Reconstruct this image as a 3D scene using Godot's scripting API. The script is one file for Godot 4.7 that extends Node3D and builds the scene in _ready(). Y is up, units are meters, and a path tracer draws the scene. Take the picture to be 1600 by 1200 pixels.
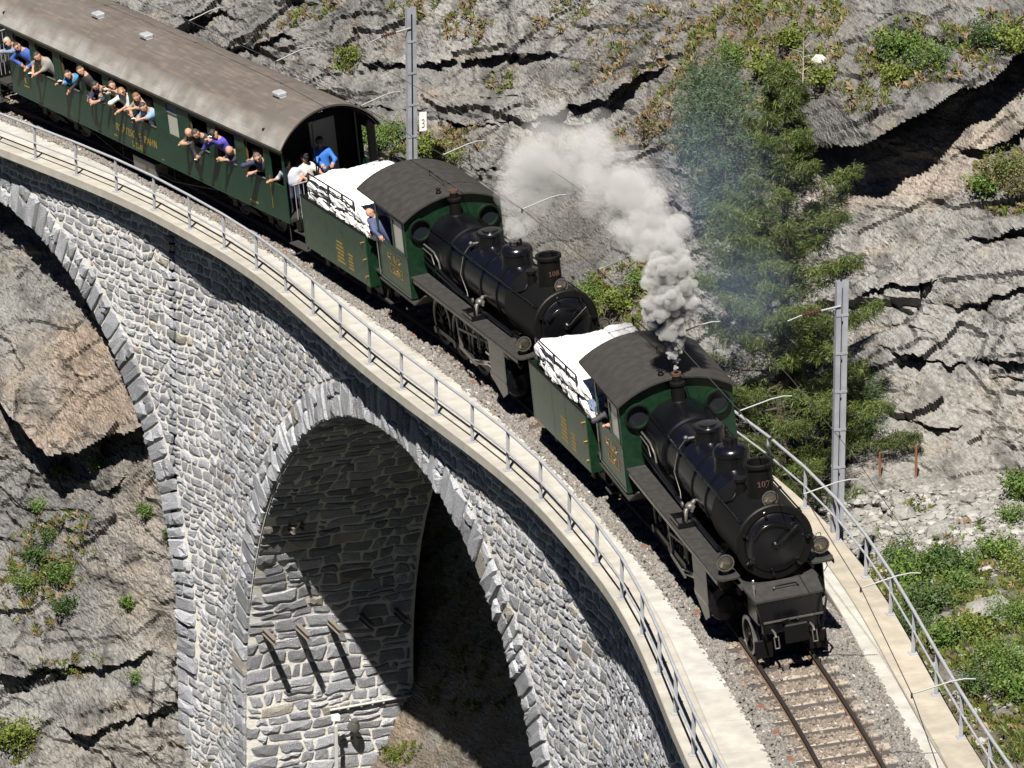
extends Node3D

const R := 100.0            # radius of the track centre line
const SEG := 0.244          # angle of one arch bay round the curve
const FH := Vector3(-0.9237296, 0, -0.38304521)
const RT := Vector3(0.38304521, 0, -0.9237296)
const CAMP := Vector3(91.4176, 32.1565, 37.2638)
const TILT := 0.610865
var rng := RandomNumberGenerator.new()
var M := {}
var n_rough := FastNoiseLite.new()
var n_cell := FastNoiseLite.new()
var n_cell2 := FastNoiseLite.new()
var n_cell3 := FastNoiseLite.new()
var n_warp := FastNoiseLite.new()
var n_big := FastNoiseLite.new()
var n_fine := FastNoiseLite.new()

func _ready() -> void:
	rng.seed = 7
	var cam := Camera3D.new()
	cam.name = "camera"
	cam.position = CAMP
	cam.basis = Basis(Vector3.UP, 1.1777) * Basis(Vector3.RIGHT, -0.321) * Basis(Vector3.BACK, -0.0022)
	cam.fov = 9.5342
	cam.near = 1.0
	cam.far = 6000.0
	add_child(cam)
	cam.current = true
	var env := Environment.new()
	env.background_mode = Environment.BG_SKY
	var sm := ProceduralSkyMaterial.new()
	sm.sky_top_color = Color(0.17, 0.36, 0.72)
	sm.sky_horizon_color = Color(0.55, 0.68, 0.84)
	sm.sky_curve = 0.12
	sm.ground_bottom_color = Color(0.10, 0.11, 0.09)
	sm.ground_horizon_color = Color(0.24, 0.28, 0.29)
	env.sky = Sky.new()
	env.sky.sky_material = sm
	env.background_energy_multiplier = 0.10
	env.tonemap_mode = Environment.TONE_MAPPER_LINEAR
	env.tonemap_exposure = 2.6
	env.sdfgi_enabled = true
	env.ssao_enabled = true
	env.ssil_enabled = true
	env.volumetric_fog_enabled = true
	env.volumetric_fog_density = 0.0
	var we := WorldEnvironment.new()
	we.name = "world_environment"
	we.environment = env
	add_child(we)
	var sun := DirectionalLight3D.new()
	sun.name = "sun"
	sun.light_energy = 1.6
	sun.light_color = Color(1.0, 0.975, 0.93)
	sun.light_angular_distance = 0.5
	sun.shadow_enabled = true
	add_child(sun)
	sun.look_at_from_position(Vector3.ZERO, -Vector3(0.464, 0.824, 0.325), Vector3.UP)
	setup_noise()
	setup_materials()
	tune_materials()
	build_hillside()
	build_viaduct()
	build_track()
	build_line()
	build_trains()
	var coach := build_coach()
	copy_of(coach, "second dark green coach, cut off by the left edge of the photograph", frame(-34.3))
	build_people()
	build_pier_things()
	build_plants()
	build_steam()

# ------------------------------------------------------------------ mesh builder
class MB:
	var v := PackedVector3Array()
	var n := PackedVector3Array()
	var c := PackedColorArray()
	var col := Color(1, 1, 1)
	var xf := Transform3D()
	func tri(a: Vector3, b: Vector3, d: Vector3) -> void:
		a = xf * a; b = xf * b; d = xf * d
		var m := (b - a).cross(d - a).normalized()
		v.append(a); v.append(d); v.append(b)
		n.append(m); n.append(m); n.append(m)
		c.append(col); c.append(col); c.append(col)
	func quad(a: Vector3, b: Vector3, d: Vector3, e: Vector3) -> void:
		tri(a, b, d); tri(a, d, e)
	func trin(a: Vector3, b: Vector3, d: Vector3, na: Vector3, nb: Vector3, nd: Vector3) -> void:
		v.append(xf * a); v.append(xf * d); v.append(xf * b)
		n.append((xf.basis * na).normalized()); n.append((xf.basis * nd).normalized()); n.append((xf.basis * nb).normalized())
		c.append(col); c.append(col); c.append(col)
	func quadn(a: Vector3, b: Vector3, d: Vector3, e: Vector3, na: Vector3, nb: Vector3, nd: Vector3, ne: Vector3) -> void:
		trin(a, b, d, na, nb, nd); trin(a, d, e, na, nd, ne)
	func box(p: Vector3, s: Vector3, bev := 0.0) -> void:
		var h := s * 0.5
		if bev <= 0.0:
			var q := func(x, y, z): return p + Vector3(x * h.x, y * h.y, z * h.z)
			quad(q.call(1, -1, 1), q.call(1, -1, -1), q.call(1, 1, -1), q.call(1, 1, 1))
			quad(q.call(-1, -1, -1), q.call(-1, -1, 1), q.call(-1, 1, 1), q.call(-1, 1, -1))
			quad(q.call(-1, 1, 1), q.call(1, 1, 1), q.call(1, 1, -1), q.call(-1, 1, -1))
			quad(q.call(-1, -1, -1), q.call(1, -1, -1), q.call(1, -1, 1), q.call(-1, -1, 1))
			quad(q.call(-1, -1, 1), q.call(1, -1, 1), q.call(1, 1, 1), q.call(-1, 1, 1))
			quad(q.call(1, -1, -1), q.call(-1, -1, -1), q.call(-1, 1, -1), q.call(1, 1, -1))
			return
		var b := minf(bev, minf(h.x, minf(h.y, h.z)) * 0.95)
		var i := h - Vector3(b, b, b)
		for s1: float in [-1.0, 1.0]:
			for ax in 3:
				var u := (ax + 1) % 3
				var w := (ax + 2) % 3
				var e := Vector3(); e[ax] = s1 * h[ax]
				var f := []
				for k in [[-1, -1], [1, -1], [1, 1], [-1, 1]]:
					var t := e; t[u] = k[0] * i[u]; t[w] = k[1] * i[w]
					f.append(p + t)
				if s1 > 0: quad(f[0], f[1], f[2], f[3])
				else: quad(f[3], f[2], f[1], f[0])
				for s2: float in [-1.0, 1.0]:   # bevel between +-ax and +-u
					var a0 := Vector3(); a0[ax] = s1 * h[ax]; a0[u] = s2 * i[u]; a0[w] = -i[w]
					var a1 := a0; a1[w] = i[w]
					var b0 := Vector3(); b0[ax] = s1 * i[ax]; b0[u] = s2 * h[u]; b0[w] = -i[w]
					var b1 := b0; b1[w] = i[w]
					if s1 * s2 > 0: quad(p + a0, p + b0, p + b1, p + a1)
					else: quad(p + b0, p + a0, p + a1, p + b1)
		for x: float in [-1.0, 1.0]:
			for y: float in [-1.0, 1.0]:
				for z: float in [-1.0, 1.0]:
					var a := p + Vector3(x * h.x, y * i.y, z * i.z)
					var d := p + Vector3(x * i.x, y * h.y, z * i.z)
					var e := p + Vector3(x * i.x, y * i.y, z * h.z)
					if x * y * z > 0: tri(a, d, e)
					else: tri(a, e, d)
	func bar(a: Vector3, b: Vector3, w: float, h: float, up := Vector3.UP) -> void:
		var keep := xf
		var d := b - a
		var x := d.normalized()
		var z := x.cross(up)
		if z.length() < 0.01: z = x.cross(Vector3.RIGHT)
		z = z.normalized()
		xf = xf * Transform3D(Basis(x, z.cross(x), z), (a + b) * 0.5)
		box(Vector3.ZERO, Vector3(d.length(), h, w))
		xf = keep
	func tube(pts: Array, r, seg := 8, caps := true) -> void:
		var np := pts.size()
		var prev := []
		var side := Vector3.ZERO
		for k in np:
			var d: Vector3 = ((pts[mini(k + 1, np - 1)] as Vector3) - (pts[maxi(k - 1, 0)] as Vector3)).normalized()
			if side == Vector3.ZERO:
				side = d.cross(Vector3.UP if absf(d.y) < 0.9 else Vector3.RIGHT).normalized()
			else:
				side = (side - d * side.dot(d)).normalized()
			var up := side.cross(d)
			var rr: float = r[k] if r is Array else r
			var ring := []
			for j in seg:
				var a := TAU * j / seg
				var dn := side * cos(a) + up * sin(a)
				ring.append([pts[k] + dn * rr, dn])
			if k > 0:
				for j in seg:
					var j2 := (j + 1) % seg
					quadn(prev[j][0], ring[j][0], ring[j2][0], prev[j2][0], prev[j][1], ring[j][1], ring[j2][1], prev[j2][1])
			if caps and (k == 0 or k == np - 1):
				for j in seg:
					var j2 := (j + 1) % seg
					if k == 0: tri(pts[k], ring[j][0], ring[j2][0])
					else: tri(pts[k], ring[j2][0], ring[j][0])
			prev = ring
	# profile: Vector2(radius, along); axis = local y of fr
	func lathe(prof: Array, seg: int, fr: Transform3D, soft := 0.0) -> void:
		var keep := xf
		xf = xf * fr
		var np := prof.size()
		var pn := []
		for k in np - 1:
			var d: Vector2 = prof[k + 1] - prof[k]
			pn.append(Vector2(d.y, -d.x).normalized())
		for k in np - 1:
			var n0: Vector2 = pn[k]
			var n1: Vector2 = pn[k]
			if k > 0 and pn[k - 1].dot(pn[k]) > 1.0 - soft: n0 = (pn[k - 1] + pn[k]).normalized()
			if k < np - 2 and pn[k + 1].dot(pn[k]) > 1.0 - soft: n1 = (pn[k + 1] + pn[k]).normalized()
			var p0: Vector2 = prof[k]
			var p1: Vector2 = prof[k + 1]
			for j in seg:
				var a := TAU * j / seg
				var b := TAU * (j + 1) / seg
				var ca := Vector3(cos(a), 0, sin(a))
				var cb := Vector3(cos(b), 0, sin(b))
				var A := ca * p0.x + Vector3(0, p0.y, 0)
				var B := cb * p0.x + Vector3(0, p0.y, 0)
				var C := cb * p1.x + Vector3(0, p1.y, 0)
				var D := ca * p1.x + Vector3(0, p1.y, 0)
				var na0 := ca * n0.x + Vector3(0, n0.y, 0)
				var nb0 := cb * n0.x + Vector3(0, n0.y, 0)
				var nb1 := cb * n1.x + Vector3(0, n1.y, 0)
				var na1 := ca * n1.x + Vector3(0, n1.y, 0)
				if p0.x > 1e-5: trin(A, C, B, na0, nb1, nb0)
				if p1.x > 1e-5: trin(A, D, C, na0, na1, nb1)
		xf = keep
	func prism(poly: PackedVector2Array, z0: float, z1: float, fr := Transform3D()) -> void:
		var keep := xf
		xf = xf * fr
		if Geometry2D.is_polygon_clockwise(poly): poly.reverse()
		var t := Geometry2D.triangulate_polygon(poly)
		for k in range(0, t.size(), 3):
			var a := poly[t[k]]; var b := poly[t[k + 1]]; var d := poly[t[k + 2]]
			if (b - a).cross(d - a) < 0:
				var e := b; b = d; d = e
			tri(Vector3(a.x, a.y, z1), Vector3(b.x, b.y, z1), Vector3(d.x, d.y, z1))
			tri(Vector3(a.x, a.y, z0), Vector3(d.x, d.y, z0), Vector3(b.x, b.y, z0))
		for k in poly.size():
			var a := poly[k]; var b := poly[(k + 1) % poly.size()]
			quad(Vector3(a.x, a.y, z0), Vector3(b.x, b.y, z0), Vector3(b.x, b.y, z1), Vector3(a.x, a.y, z1))
		xf = keep
	func ball(p: Vector3, r: Vector3, seg := 10, rings := 6) -> void:
		for k in rings:
			var t0 := PI * k / rings - PI / 2
			var t1 := PI * (k + 1) / rings - PI / 2
			for j in seg:
				var a := TAU * j / seg
				var b := TAU * (j + 1) / seg
				var q := [Vector3(cos(t0) * cos(a), sin(t0), cos(t0) * sin(a)), Vector3(cos(t0) * cos(b), sin(t0), cos(t0) * sin(b)), Vector3(cos(t1) * cos(b), sin(t1), cos(t1) * sin(b)), Vector3(cos(t1) * cos(a), sin(t1), cos(t1) * sin(a))]
				var w := []
				var nn := []
				for e in q:
					w.append(p + e * r)
					nn.append((e / r).normalized())
				if k > 0: trin(w[0], w[2], w[1], nn[0], nn[2], nn[1])
				if k < rings - 1: trin(w[0], w[3], w[2], nn[0], nn[3], nn[2])
	func mesh() -> ArrayMesh:
		var a := []
		a.resize(Mesh.ARRAY_MAX)
		a[Mesh.ARRAY_VERTEX] = v
		a[Mesh.ARRAY_NORMAL] = n
		a[Mesh.ARRAY_COLOR] = c
		var m := ArrayMesh.new()
		m.add_surface_from_arrays(Mesh.PRIMITIVE_TRIANGLES, a)
		return m

func ax_x(p: Vector3) -> Transform3D:     # lathe frame whose axis points along +x
	return Transform3D(Basis(Vector3(0, 1, 0), Vector3(1, 0, 0), Vector3(0, 0, -1)), p)
func ax_z(p: Vector3) -> Transform3D:     # lathe frame whose axis points along +z
	return Transform3D(Basis(Vector3(1, 0, 0), Vector3(0, 0, 1), Vector3(0, -1, 0)), p)
func ax_y(p: Vector3) -> Transform3D:
	return Transform3D(Basis(), p)

# ------------------------------------------------------------------ nodes
func obj(called: String, mb, mat: Material, parent: Node = self) -> MeshInstance3D:
	var o := MeshInstance3D.new()
	o.name = called
	o.mesh = mb.mesh() if mb is MB else mb
	o.material_override = mat
	parent.add_child(o, true)
	return o
func thing(called: String, label: String, category: String, at := Transform3D(), group := "") -> Node3D:
	var o := Node3D.new()
	o.name = called
	add_child(o, true)
	o.transform = at
	return tag(o, label, category, group)
func tag(o: Node3D, label: String, category: String, group := "") -> Node3D:
	o.set_meta("label", label)
	o.set_meta("category", category)
	if group: o.set_meta("group", group)
	return o
func kind(o: Node3D, k: String) -> Node3D:
	o.set_meta("kind", k)
	return o
func copy_of(o: Node3D, label: String, at: Transform3D) -> Node3D:
	var r: Node3D = o.duplicate()
	r.name = o.name
	add_child(r, true)
	r.transform = at
	r.set_meta("label", label)
	return r

# ------------------------------------------------------------------ places
func pt(s: float, r: float, y: float) -> Vector3:          # along the curve, outwards (+ = far side), up
	var a := s / R
	return Vector3((R + r) * sin(a), y, R - (R + r) * cos(a))
func frame(s: float, cant := 6.0) -> Transform3D:          # x forward, y up, z towards the inside of the curve
	var a := s / R
	var x := Vector3(cos(a), 0, sin(a))
	var z := Vector3(-sin(a), 0, cos(a))
	var c := deg_to_rad(cant)
	return Transform3D(Basis(x, Vector3.UP * cos(c) + z * sin(c), z * cos(c) - Vector3.UP * sin(c)), pt(s, 0, 0.15))
func bay(i: int) -> Transform3D:                            # local frame of arch bay i, at deck height
	var a := i * SEG
	return Transform3D(Basis(Vector3(cos(a), 0, sin(a)), Vector3.UP, Vector3(-sin(a), 0, cos(a))), Vector3(R * sin(a), 0, R - R * cos(a)))
func corner(s: float) -> float:                             # 0 at the middle of a bay, 1 over a pier
	var t := s / R / SEG
	return absf(t - roundf(t)) * 2.0
func r_near(s: float) -> float:
	return -2.61 + 0.49 * pow(sin(minf(corner(s) * 1.15, 1.0) * PI / 2), 2)
func r_far(s: float) -> float:
	return 2.35 + 0.63 * pow(sin(corner(s) * PI / 2), 2)

# ------------------------------------------------------------------ materials
func noise_tex(f: float, oct: int, lo: float, hi: float, sd: int, type := FastNoiseLite.TYPE_SIMPLEX_SMOOTH, size := 512) -> NoiseTexture2D:
	var n := FastNoiseLite.new()
	n.noise_type = type
	n.frequency = f
	n.fractal_octaves = oct
	n.seed = sd
	var t := NoiseTexture2D.new()
	t.width = size; t.height = size
	t.seamless = true
	t.noise = n
	var g := Gradient.new()
	g.set_color(0, Color(lo, lo, lo)); g.set_color(1, Color(hi, hi, hi))
	t.color_ramp = g
	return t
func mat(called: String, lin: Color, rough := 0.8, metal := 0.0, tex: Texture2D = null, scale := 1.0, bump: Texture2D = null, bump_cm := 1.0, vc := false) -> StandardMaterial3D:
	var m := StandardMaterial3D.new()
	m.resource_name = called
	m.albedo_color = Color(lin.r * 0.77, lin.g * 0.77, lin.b * 0.77).linear_to_srgb()
	m.roughness = rough
	m.metallic = metal
	m.vertex_color_use_as_albedo = vc
	if tex or bump:
		m.uv1_triplanar = true
		m.uv1_world_triplanar = true
		m.uv1_scale = Vector3(scale, scale, scale)
	if tex: m.albedo_texture = tex
	if bump:
		m.heightmap_enabled = true
		m.heightmap_texture = bump
		m.heightmap_scale = bump_cm
	M[called] = m
	return m

const GRID := [
	[-27.0, -24.9, -23.1, -21.5, -20.2, -19.3, -18.2, -15.9, -11.1, -3.1, 5.7, 12.9, 17.4, 19.5, 20.0, 20.0, 20.5],
	[-27.1, -25.0, -23.1, -21.4, -20.2, -19.5, -19.0, -17.4, -12.8, -3.7, 6.1, 13.5, 17.9, 19.9, 20.2, 20.1, 20.4],
	[-27.2, -25.0, -23.0, -21.3, -19.9, -19.4, -19.2, -17.6, -13.0, -2.8, 7.6, 14.8, 18.6, 20.0, 20.1, 20.0, 20.2],
	[-27.3, -25.1, -23.1, -21.3, -19.8, -19.2, -18.7, -16.5, -10.6, -0.1, 10.3, 16.5, 19.0, 19.6, 19.5, 19.4, 19.6],
	[-27.5, -25.2, -23.1, -21.3, -19.9, -19.1, -18.2, -15.2, -8.1, 2.9, 13.2, 17.7, 18.5, 18.5, 18.4, 18.4, 18.7],
	[-27.7, -25.4, -23.3, -21.5, -20.0, -18.9, -17.7, -14.5, -7.2, 4.3, 14.7, 16.7, 16.5, 16.5, 16.6, 16.9, 17.6],
	[-28.0, -25.6, -23.5, -21.6, -20.0, -18.6, -17.3, -14.8, -8.1, 3.4, 11.7, 12.2, 13.2, 13.9, 14.5, 15.3, 16.3],
	[-28.3, -25.9, -23.7, -21.7, -19.9, -18.2, -16.7, -15.3, -9.5, 1.2, 6.6, 7.5, 9.6, 11.3, 12.4, 13.6, 15.1],
	[-28.7, -26.3, -24.0, -21.9, -20.0, -18.1, -15.7, -15.6, -9.7, -0.9, 3.2, 4.3, 6.9, 9.1, 10.7, 12.3, 14.0],
	[-29.2, -26.7, -24.3, -22.1, -20.1, -17.8, -13.8, -14.2, -9.8, -2.5, 0.8, 3.0, 5.5, 7.7, 9.5, 11.3, 13.2],
	[-29.8, -27.1, -24.6, -22.1, -19.8, -17.0, -12.7, -12.2, -9.4, -3.6, -0.2, 2.8, 4.8, 6.8, 8.7, 10.6, 12.5],
	[-30.5, -27.8, -25.0, -22.1, -19.1, -16.2, -12.9, -11.0, -9.4, -4.7, -0.4, 2.3, 4.2, 6.1, 8.1, 10.0, 12.0],
	[-31.4, -28.6, -25.8, -22.7, -19.0, -16.0, -13.7, -10.8, -9.2, -5.4, -0.9, 1.2, 3.3, 5.4, 7.5, 9.6, 11.6],
	[-32.4, -29.8, -27.1, -24.1, -20.8, -18.0, -15.5, -12.2, -9.7, -6.0, -2.3, 0.2, 2.4, 4.7, 7.0, 9.1, 11.2],
	[-33.6, -31.1, -28.6, -26.0, -23.3, -20.6, -17.3, -13.0, -9.7, -6.5, -3.3, -0.8, 1.7, 4.1, 6.5, 8.7, 10.8],
	[-34.8, -32.4, -30.0, -27.6, -25.4, -22.5, -18.3, -13.8, -10.0, -6.9, -4.1, -1.5, 1.0, 3.5, 6.0, 8.3, 10.4],
	[-35.8, -33.4, -30.9, -28.4, -25.9, -22.6, -18.3, -14.0, -10.2, -7.1, -4.5, -2.0, 0.6, 3.1, 5.5, 7.9, 10.1],
	[-36.6, -34.1, -31.4, -28.4, -25.2, -21.5, -17.5, -13.6, -10.1, -7.2, -4.6, -2.2, 0.3, 2.8, 5.2, 7.5, 9.8],
	[-37.1, -34.3, -31.3, -27.8, -24.0, -20.0, -16.3, -12.9, -9.8, -7.0, -4.6, -2.2, 0.2, 2.6, 5.0, 7.3, 9.5]]
# overhanging ledges of the cliff: amount, reach upwards, then the points of the lip
const LEDGES := [
	[0.42, 0.9, [-4.3, 11.45, -3.99, 11.39, -2.79, 11.07, -1.63, 10.97, -0.64, 10.92, 0.02, 10.8, 0.83, 10.46, 1.5, 10.0]],
	[0.45, 0.8, [-4.6, 10.2, -3.45, 9.85, -2.61, 9.52, -2.0, 9.42]],
	[0.4, 0.35, [-2.1, 9.2, -1.12, 8.98, -0.37, 8.75, 0.05, 8.63]],
	[0.6, 0.9, [0.2, 8.5, 1.05, 8.61, 1.7, 8.74, 2.37, 8.49, 2.72, 8.67, 3.18, 8.85, 4.0, 8.8]],
	[3.3, 2.8, [6.3, 5.2, 6.9, 5.3, 7.3, 5.42, 7.76, 5.56, 8.32, 5.62, 9.13, 5.8, 9.6, 6.05, 10.33, 6.55, 10.93, 6.75, 11.78, 7.3, 13.5, 8.3]],
	[0.45, 0.6, [9.9, 4.2, 10.76, 3.95, 11.24, 4.09, 11.66, 4.43, 12.6, 5.0]],
	[0.55, 0.8, [8.0, -0.4, 8.9, -0.82, 9.69, -1.06, 10.43, -1.08, 11.35, -1.3, 12.5, -1.4]],
	[0.5, 0.5, [8.4, -2.2, 9.08, -2.72, 9.6, -2.9, 10.1, -2.8]],
	[0.4, 0.5, [7.6, 0.9, 8.5, 1.15, 9.3, 0.95, 9.9, 1.2]],
	[0.4, 0.5, [9.4, 0.35, 10.4, 0.2, 11.4, 0.5, 12.4, 0.4]],
	[0.35, 0.4, [10.0, 2.0, 10.7, 1.75, 11.5, 1.95, 12.3, 1.8]],
	[1.5, 2.3, [-14.6, 4.9, -13.7, 4.25, -13.33, 3.72, -12.69, 2.9, -12.04, 2.44, -11.29, 2.32, -10.44, 2.5, -9.7, 2.48, -9.0, 2.42]],
	[0.4, 0.7, [-14.5, -3.2, -13.2, -3.5, -11.6, -3.3, -10.3, -3.6, -9.2, -3.4]],
	[0.35, 0.5, [-12.2, -5.0, -11.0, -5.25, -9.6, -5.0, -8.6, -4.7]],
	[0.3, 0.5, [-11.4, 1.3, -10.6, 0.9, -9.8, 1.15]],
	[0.35, 0.5, [-8.6, 13.7, -7.6, 13.3, -6.4, 13.2, -5.4, 12.5]],
	[0.4, 0.5, [-9.6, 15.3, -8.6, 14.9, -7.4, 14.8]],
	[0.3, 0.4, [-1.2, 7.7, 0.1, 7.45, 1.2, 7.6]],
]
# patches of tint on the rock: centre, radii, colour (linear), strength
const TINTS := [
	[9.6, 3.75, 2.6, 0.75, Color(0.60, 0.50, 0.42), 0.95],
	[8.6, 2.6, 1.8, 0.7, Color(0.52, 0.50, 0.47), 0.6],
	[11.6, 5.3, 1.3, 0.9, Color(0.50, 0.43, 0.35), 0.8],
	[9.8, 0.0, 3.0, 2.2, Color(0.44, 0.43, 0.42), 0.85],
	[9.6, -3.6, 2.6, 1.6, Color(0.44, 0.42, 0.39), 0.9],
	[8.9, -6.0, 2.6, 1.0, Color(0.55, 0.53, 0.49), 0.9],
	[-11.2, 3.8, 2.4, 1.5, Color(0.50, 0.38, 0.29), 0.85],
	[-9.6, 1.2, 1.2, 1.3, Color(0.50, 0.42, 0.35), 0.7],
	[-9.6, -1.6, 1.2, 2.0, Color(0.47, 0.42, 0.37), 0.8],
	[-11.6, 1.0, 1.5, 1.0, Color(0.20, 0.20, 0.205), 0.75],
	[-12.4, -2.6, 1.6, 1.6, Color(0.25, 0.245, 0.24), 0.6],
	[-10.4, -5.6, 2.0, 0.9, Color(0.40, 0.36, 0.31), 0.6],
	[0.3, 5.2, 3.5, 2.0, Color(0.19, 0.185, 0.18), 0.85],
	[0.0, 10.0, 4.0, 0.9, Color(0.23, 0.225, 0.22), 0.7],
	[-1.2, 9.75, 1.2, 0.3, Color(0.42, 0.39, 0.35), 0.6],
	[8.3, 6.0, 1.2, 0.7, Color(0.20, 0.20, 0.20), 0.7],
	[-3.6, -6.2, 1.2, 0.8, Color(0.44, 0.34, 0.26), 1.0],
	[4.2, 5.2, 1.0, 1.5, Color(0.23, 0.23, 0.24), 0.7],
]
# vegetation: centre, radii, share of green (else straw), density
const GREENS := [
	[-1.61, 8.35, 0.98, 0.34, 0.25, 1.0], [1.06, 7.88, 0.9, 0.38, 0.2, 1.0], [-1.13, 11.72, 0.58, 0.5, 0.3, 0.8], [1.48, 11.22, 0.79, 0.39, 0.25, 0.8],
	[-2.47, 12.5, 0.84, 0.26, 0.5, 1.0], [-4.25, 11.39, 0.44, 0.42, 0.8, 0.7], [-3.25, 8.36, 0.6, 0.45, 0.8, 1.0], [-2.1, 8.04, 0.55, 0.33, 0.8, 1.0],
	[6.0, 8.3, 1.7, 1.6, 0.6, 1.2], [4.36, 7.4, 0.86, 1.0, 0.4, 0.8], [3.31, 7.24, 0.7, 0.36, 0.15, 1.0], [2.45, 2.6, 1.1, 0.95, 0.8, 1.3],
	[8.9, -9.9, 1.9, 4.2, 0.85, 0.9], [8.0, -8.4, 0.9, 1.8, 0.95, 1.3], [9.23, 7.3, 1.1, 0.75, 0.6, 1.2], [11.02, 7.5, 0.8, 0.6, 0.5, 1.2],
	[11.12, 2.93, 0.67, 0.66, 0.6, 1.2], [-12.58, -0.95, 0.92, 1.37, 0.6, 0.7], [-13.17, -5.45, 0.56, 0.49, 0.95, 1.2], [-11.95, -0.39, 0.93, 1.0, 0.6, 0.5],
	[-11.63, -3.48, 0.89, 0.34, 0.7, 0.6], [-3.1, -6.7, 0.7, 0.3, 0.95, 1.0], [10.88, -5.09, 0.3, 0.8, 0.9, 1.0], [-0.2, -3.6, 2.2, 2.6, 0.9, 0.35], [-5.4, 13.4, 0.7, 0.25, 0.6, 0.7], [-0.1, 9.9, 0.4, 0.3, 0.4, 0.7],
	[10.4, -10.5, 1.6, 3.5, 0.85, 0.9], [3.2, 9.6, 1.4, 0.8, 0.3, 0.6], [8.0, 6.5, 0.6, 0.4, 0.7, 0.8], [5.4, 4.6, 0.9, 1.4, 0.7, 0.5],
]

func cub(p0: float, p1: float, p2: float, p3: float, t: float) -> float:
	return p1 + 0.5 * t * (p2 - p0 + t * (2.0 * p0 - 5.0 * p1 + 4.0 * p2 - p3 + t * (3.0 * (p1 - p2) + p3 - p0)))
func column(u: float) -> PackedFloat32Array:
	var fu := (u + 32.0) / 4.0
	var iu := clampi(int(floor(fu)), 1, 14)
	var t := fu - iu
	var out := PackedFloat32Array()
	for row: Array in GRID:
		if t < -1.0 or t > 2.0: out.append(row[iu] + (row[iu + 1] - row[iu]) * t)
		else: out.append(cub(row[iu - 1], row[iu], row[iu + 1], row[iu + 2], clampf(t, -1, 2)))
	return out
func base_n(colm: PackedFloat32Array, v: float) -> float:
	var fv := (v + 28.0) / 3.0
	var iv := clampi(int(floor(fv)), 1, 16)
	var t := fv - iv
	if t < -1.0 or t > 2.0: return colm[iv] + (colm[iv + 1] - colm[iv]) * t
	return cub(colm[iv - 1], colm[iv], colm[iv + 1], colm[iv + 2], t)
func blob(u: float, v: float, b: Array) -> float:
	var dx: float = (u - b[0]) / b[2]
	var dy: float = (v - b[1]) / b[3]
	return clampf(1.4 - sqrt(dx * dx + dy * dy), 0.0, 1.0)
func softness(u: float, v: float) -> float:      # 1 on soil and scree, 0 on bare rock
	var s := 0.0
	if u > 5.5 and v < -4.2: s = clampf((-4.6 - v) * 0.8, 0, 1) * clampf((u - 5.5) * 0.8, 0, 1)
	if v < -1.0 and u > -6.0 and u < 5.5: s = maxf(s, clampf((-1.0 - v) * 0.4, 0, 0.8))
	if v > 1.0:
		s = maxf(s, 0.75 * blob(u, v, [5.9, 8.4, 1.9, 1.7]))
		s = maxf(s, 0.75 * blob(u, v, [2.5, 2.5, 1.2, 0.9]))
		s = maxf(s, 0.7 * blob(u, v, [-1.6, 8.3, 1.1, 0.3]))
		s = maxf(s, 0.6 * blob(u, v, [0.8, 5.0, 2.6, 1.4]))
	return s
const SMOOTH := [[9.4, 5.0, 2.9, 0.9, 0.85], [9.6, 3.9, 2.6, 0.95, 0.9], [-11.0, -1.6, 3.2, 4.2, 0.62], [9.6, -3.5, 2.2, 1.3, 0.5], [0.8, 5.2, 3.0, 1.7, 0.75], [9.0, 2.3, 2.5, 0.9, 0.55], [-11.2, 3.6, 2.4, 1.3, 0.5], [0.0, 9.9, 3.5, 0.5, 0.4]]
func smooth_rock(u: float, v: float) -> float:
	var s := 0.0
	for b: Array in SMOOTH: s = maxf(s, b[4] * blob(u, v, b))
	return s
func ledge(u: float, v: float) -> float:
	var out := 0.0
	for L: Array in LEDGES:
		var p: Array = L[2]
		var np := p.size()
		if u < p[0] or u > p[np - 2]: continue
		var y := 0.0
		for k in range(2, np, 2):
			if u <= p[k]:
				y = lerpf(p[k - 1], p[k + 1], (u - p[k - 2]) / (p[k] - p[k - 2]))
				break
		var big: float = 1.0 / maxf(1.0, L[0])
		y += 0.12 * n_warp.get_noise_2d(u * 9.0 * big, p[1] * 7.0) + 0.05 * big * n_warp.get_noise_2d(u * 31.0 * big, p[1] * 3.0)
		var t := v - y
		if t > 3.5 * L[1] or t < -1.1: continue
		var e: float = minf(smoothstep(0.0, 0.7 + 0.4 * L[0], u - p[0]), smoothstep(0.0, 0.7, p[np - 2] - u))
		e *= 0.8 + (0.5 if L[0] < 1.0 else 0.18) * n_warp.get_noise_2d(u * 5.0 * big + 40.0, p[1])
		if t >= 0.0: out += L[0] * e * exp(-t / L[1])
		else: out += e * L[0] * (clampf(1.0 + t / 0.09, 0.0, 1.0) - 0.55 * clampf(-t / 0.09, 0.0, 1.0) * clampf(1.0 + (t + 0.1) / 0.9, 0, 1))
	return out
var _rock := 0.0
var _out := 0.0          # how far the stone stands out level, towards the valley
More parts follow.
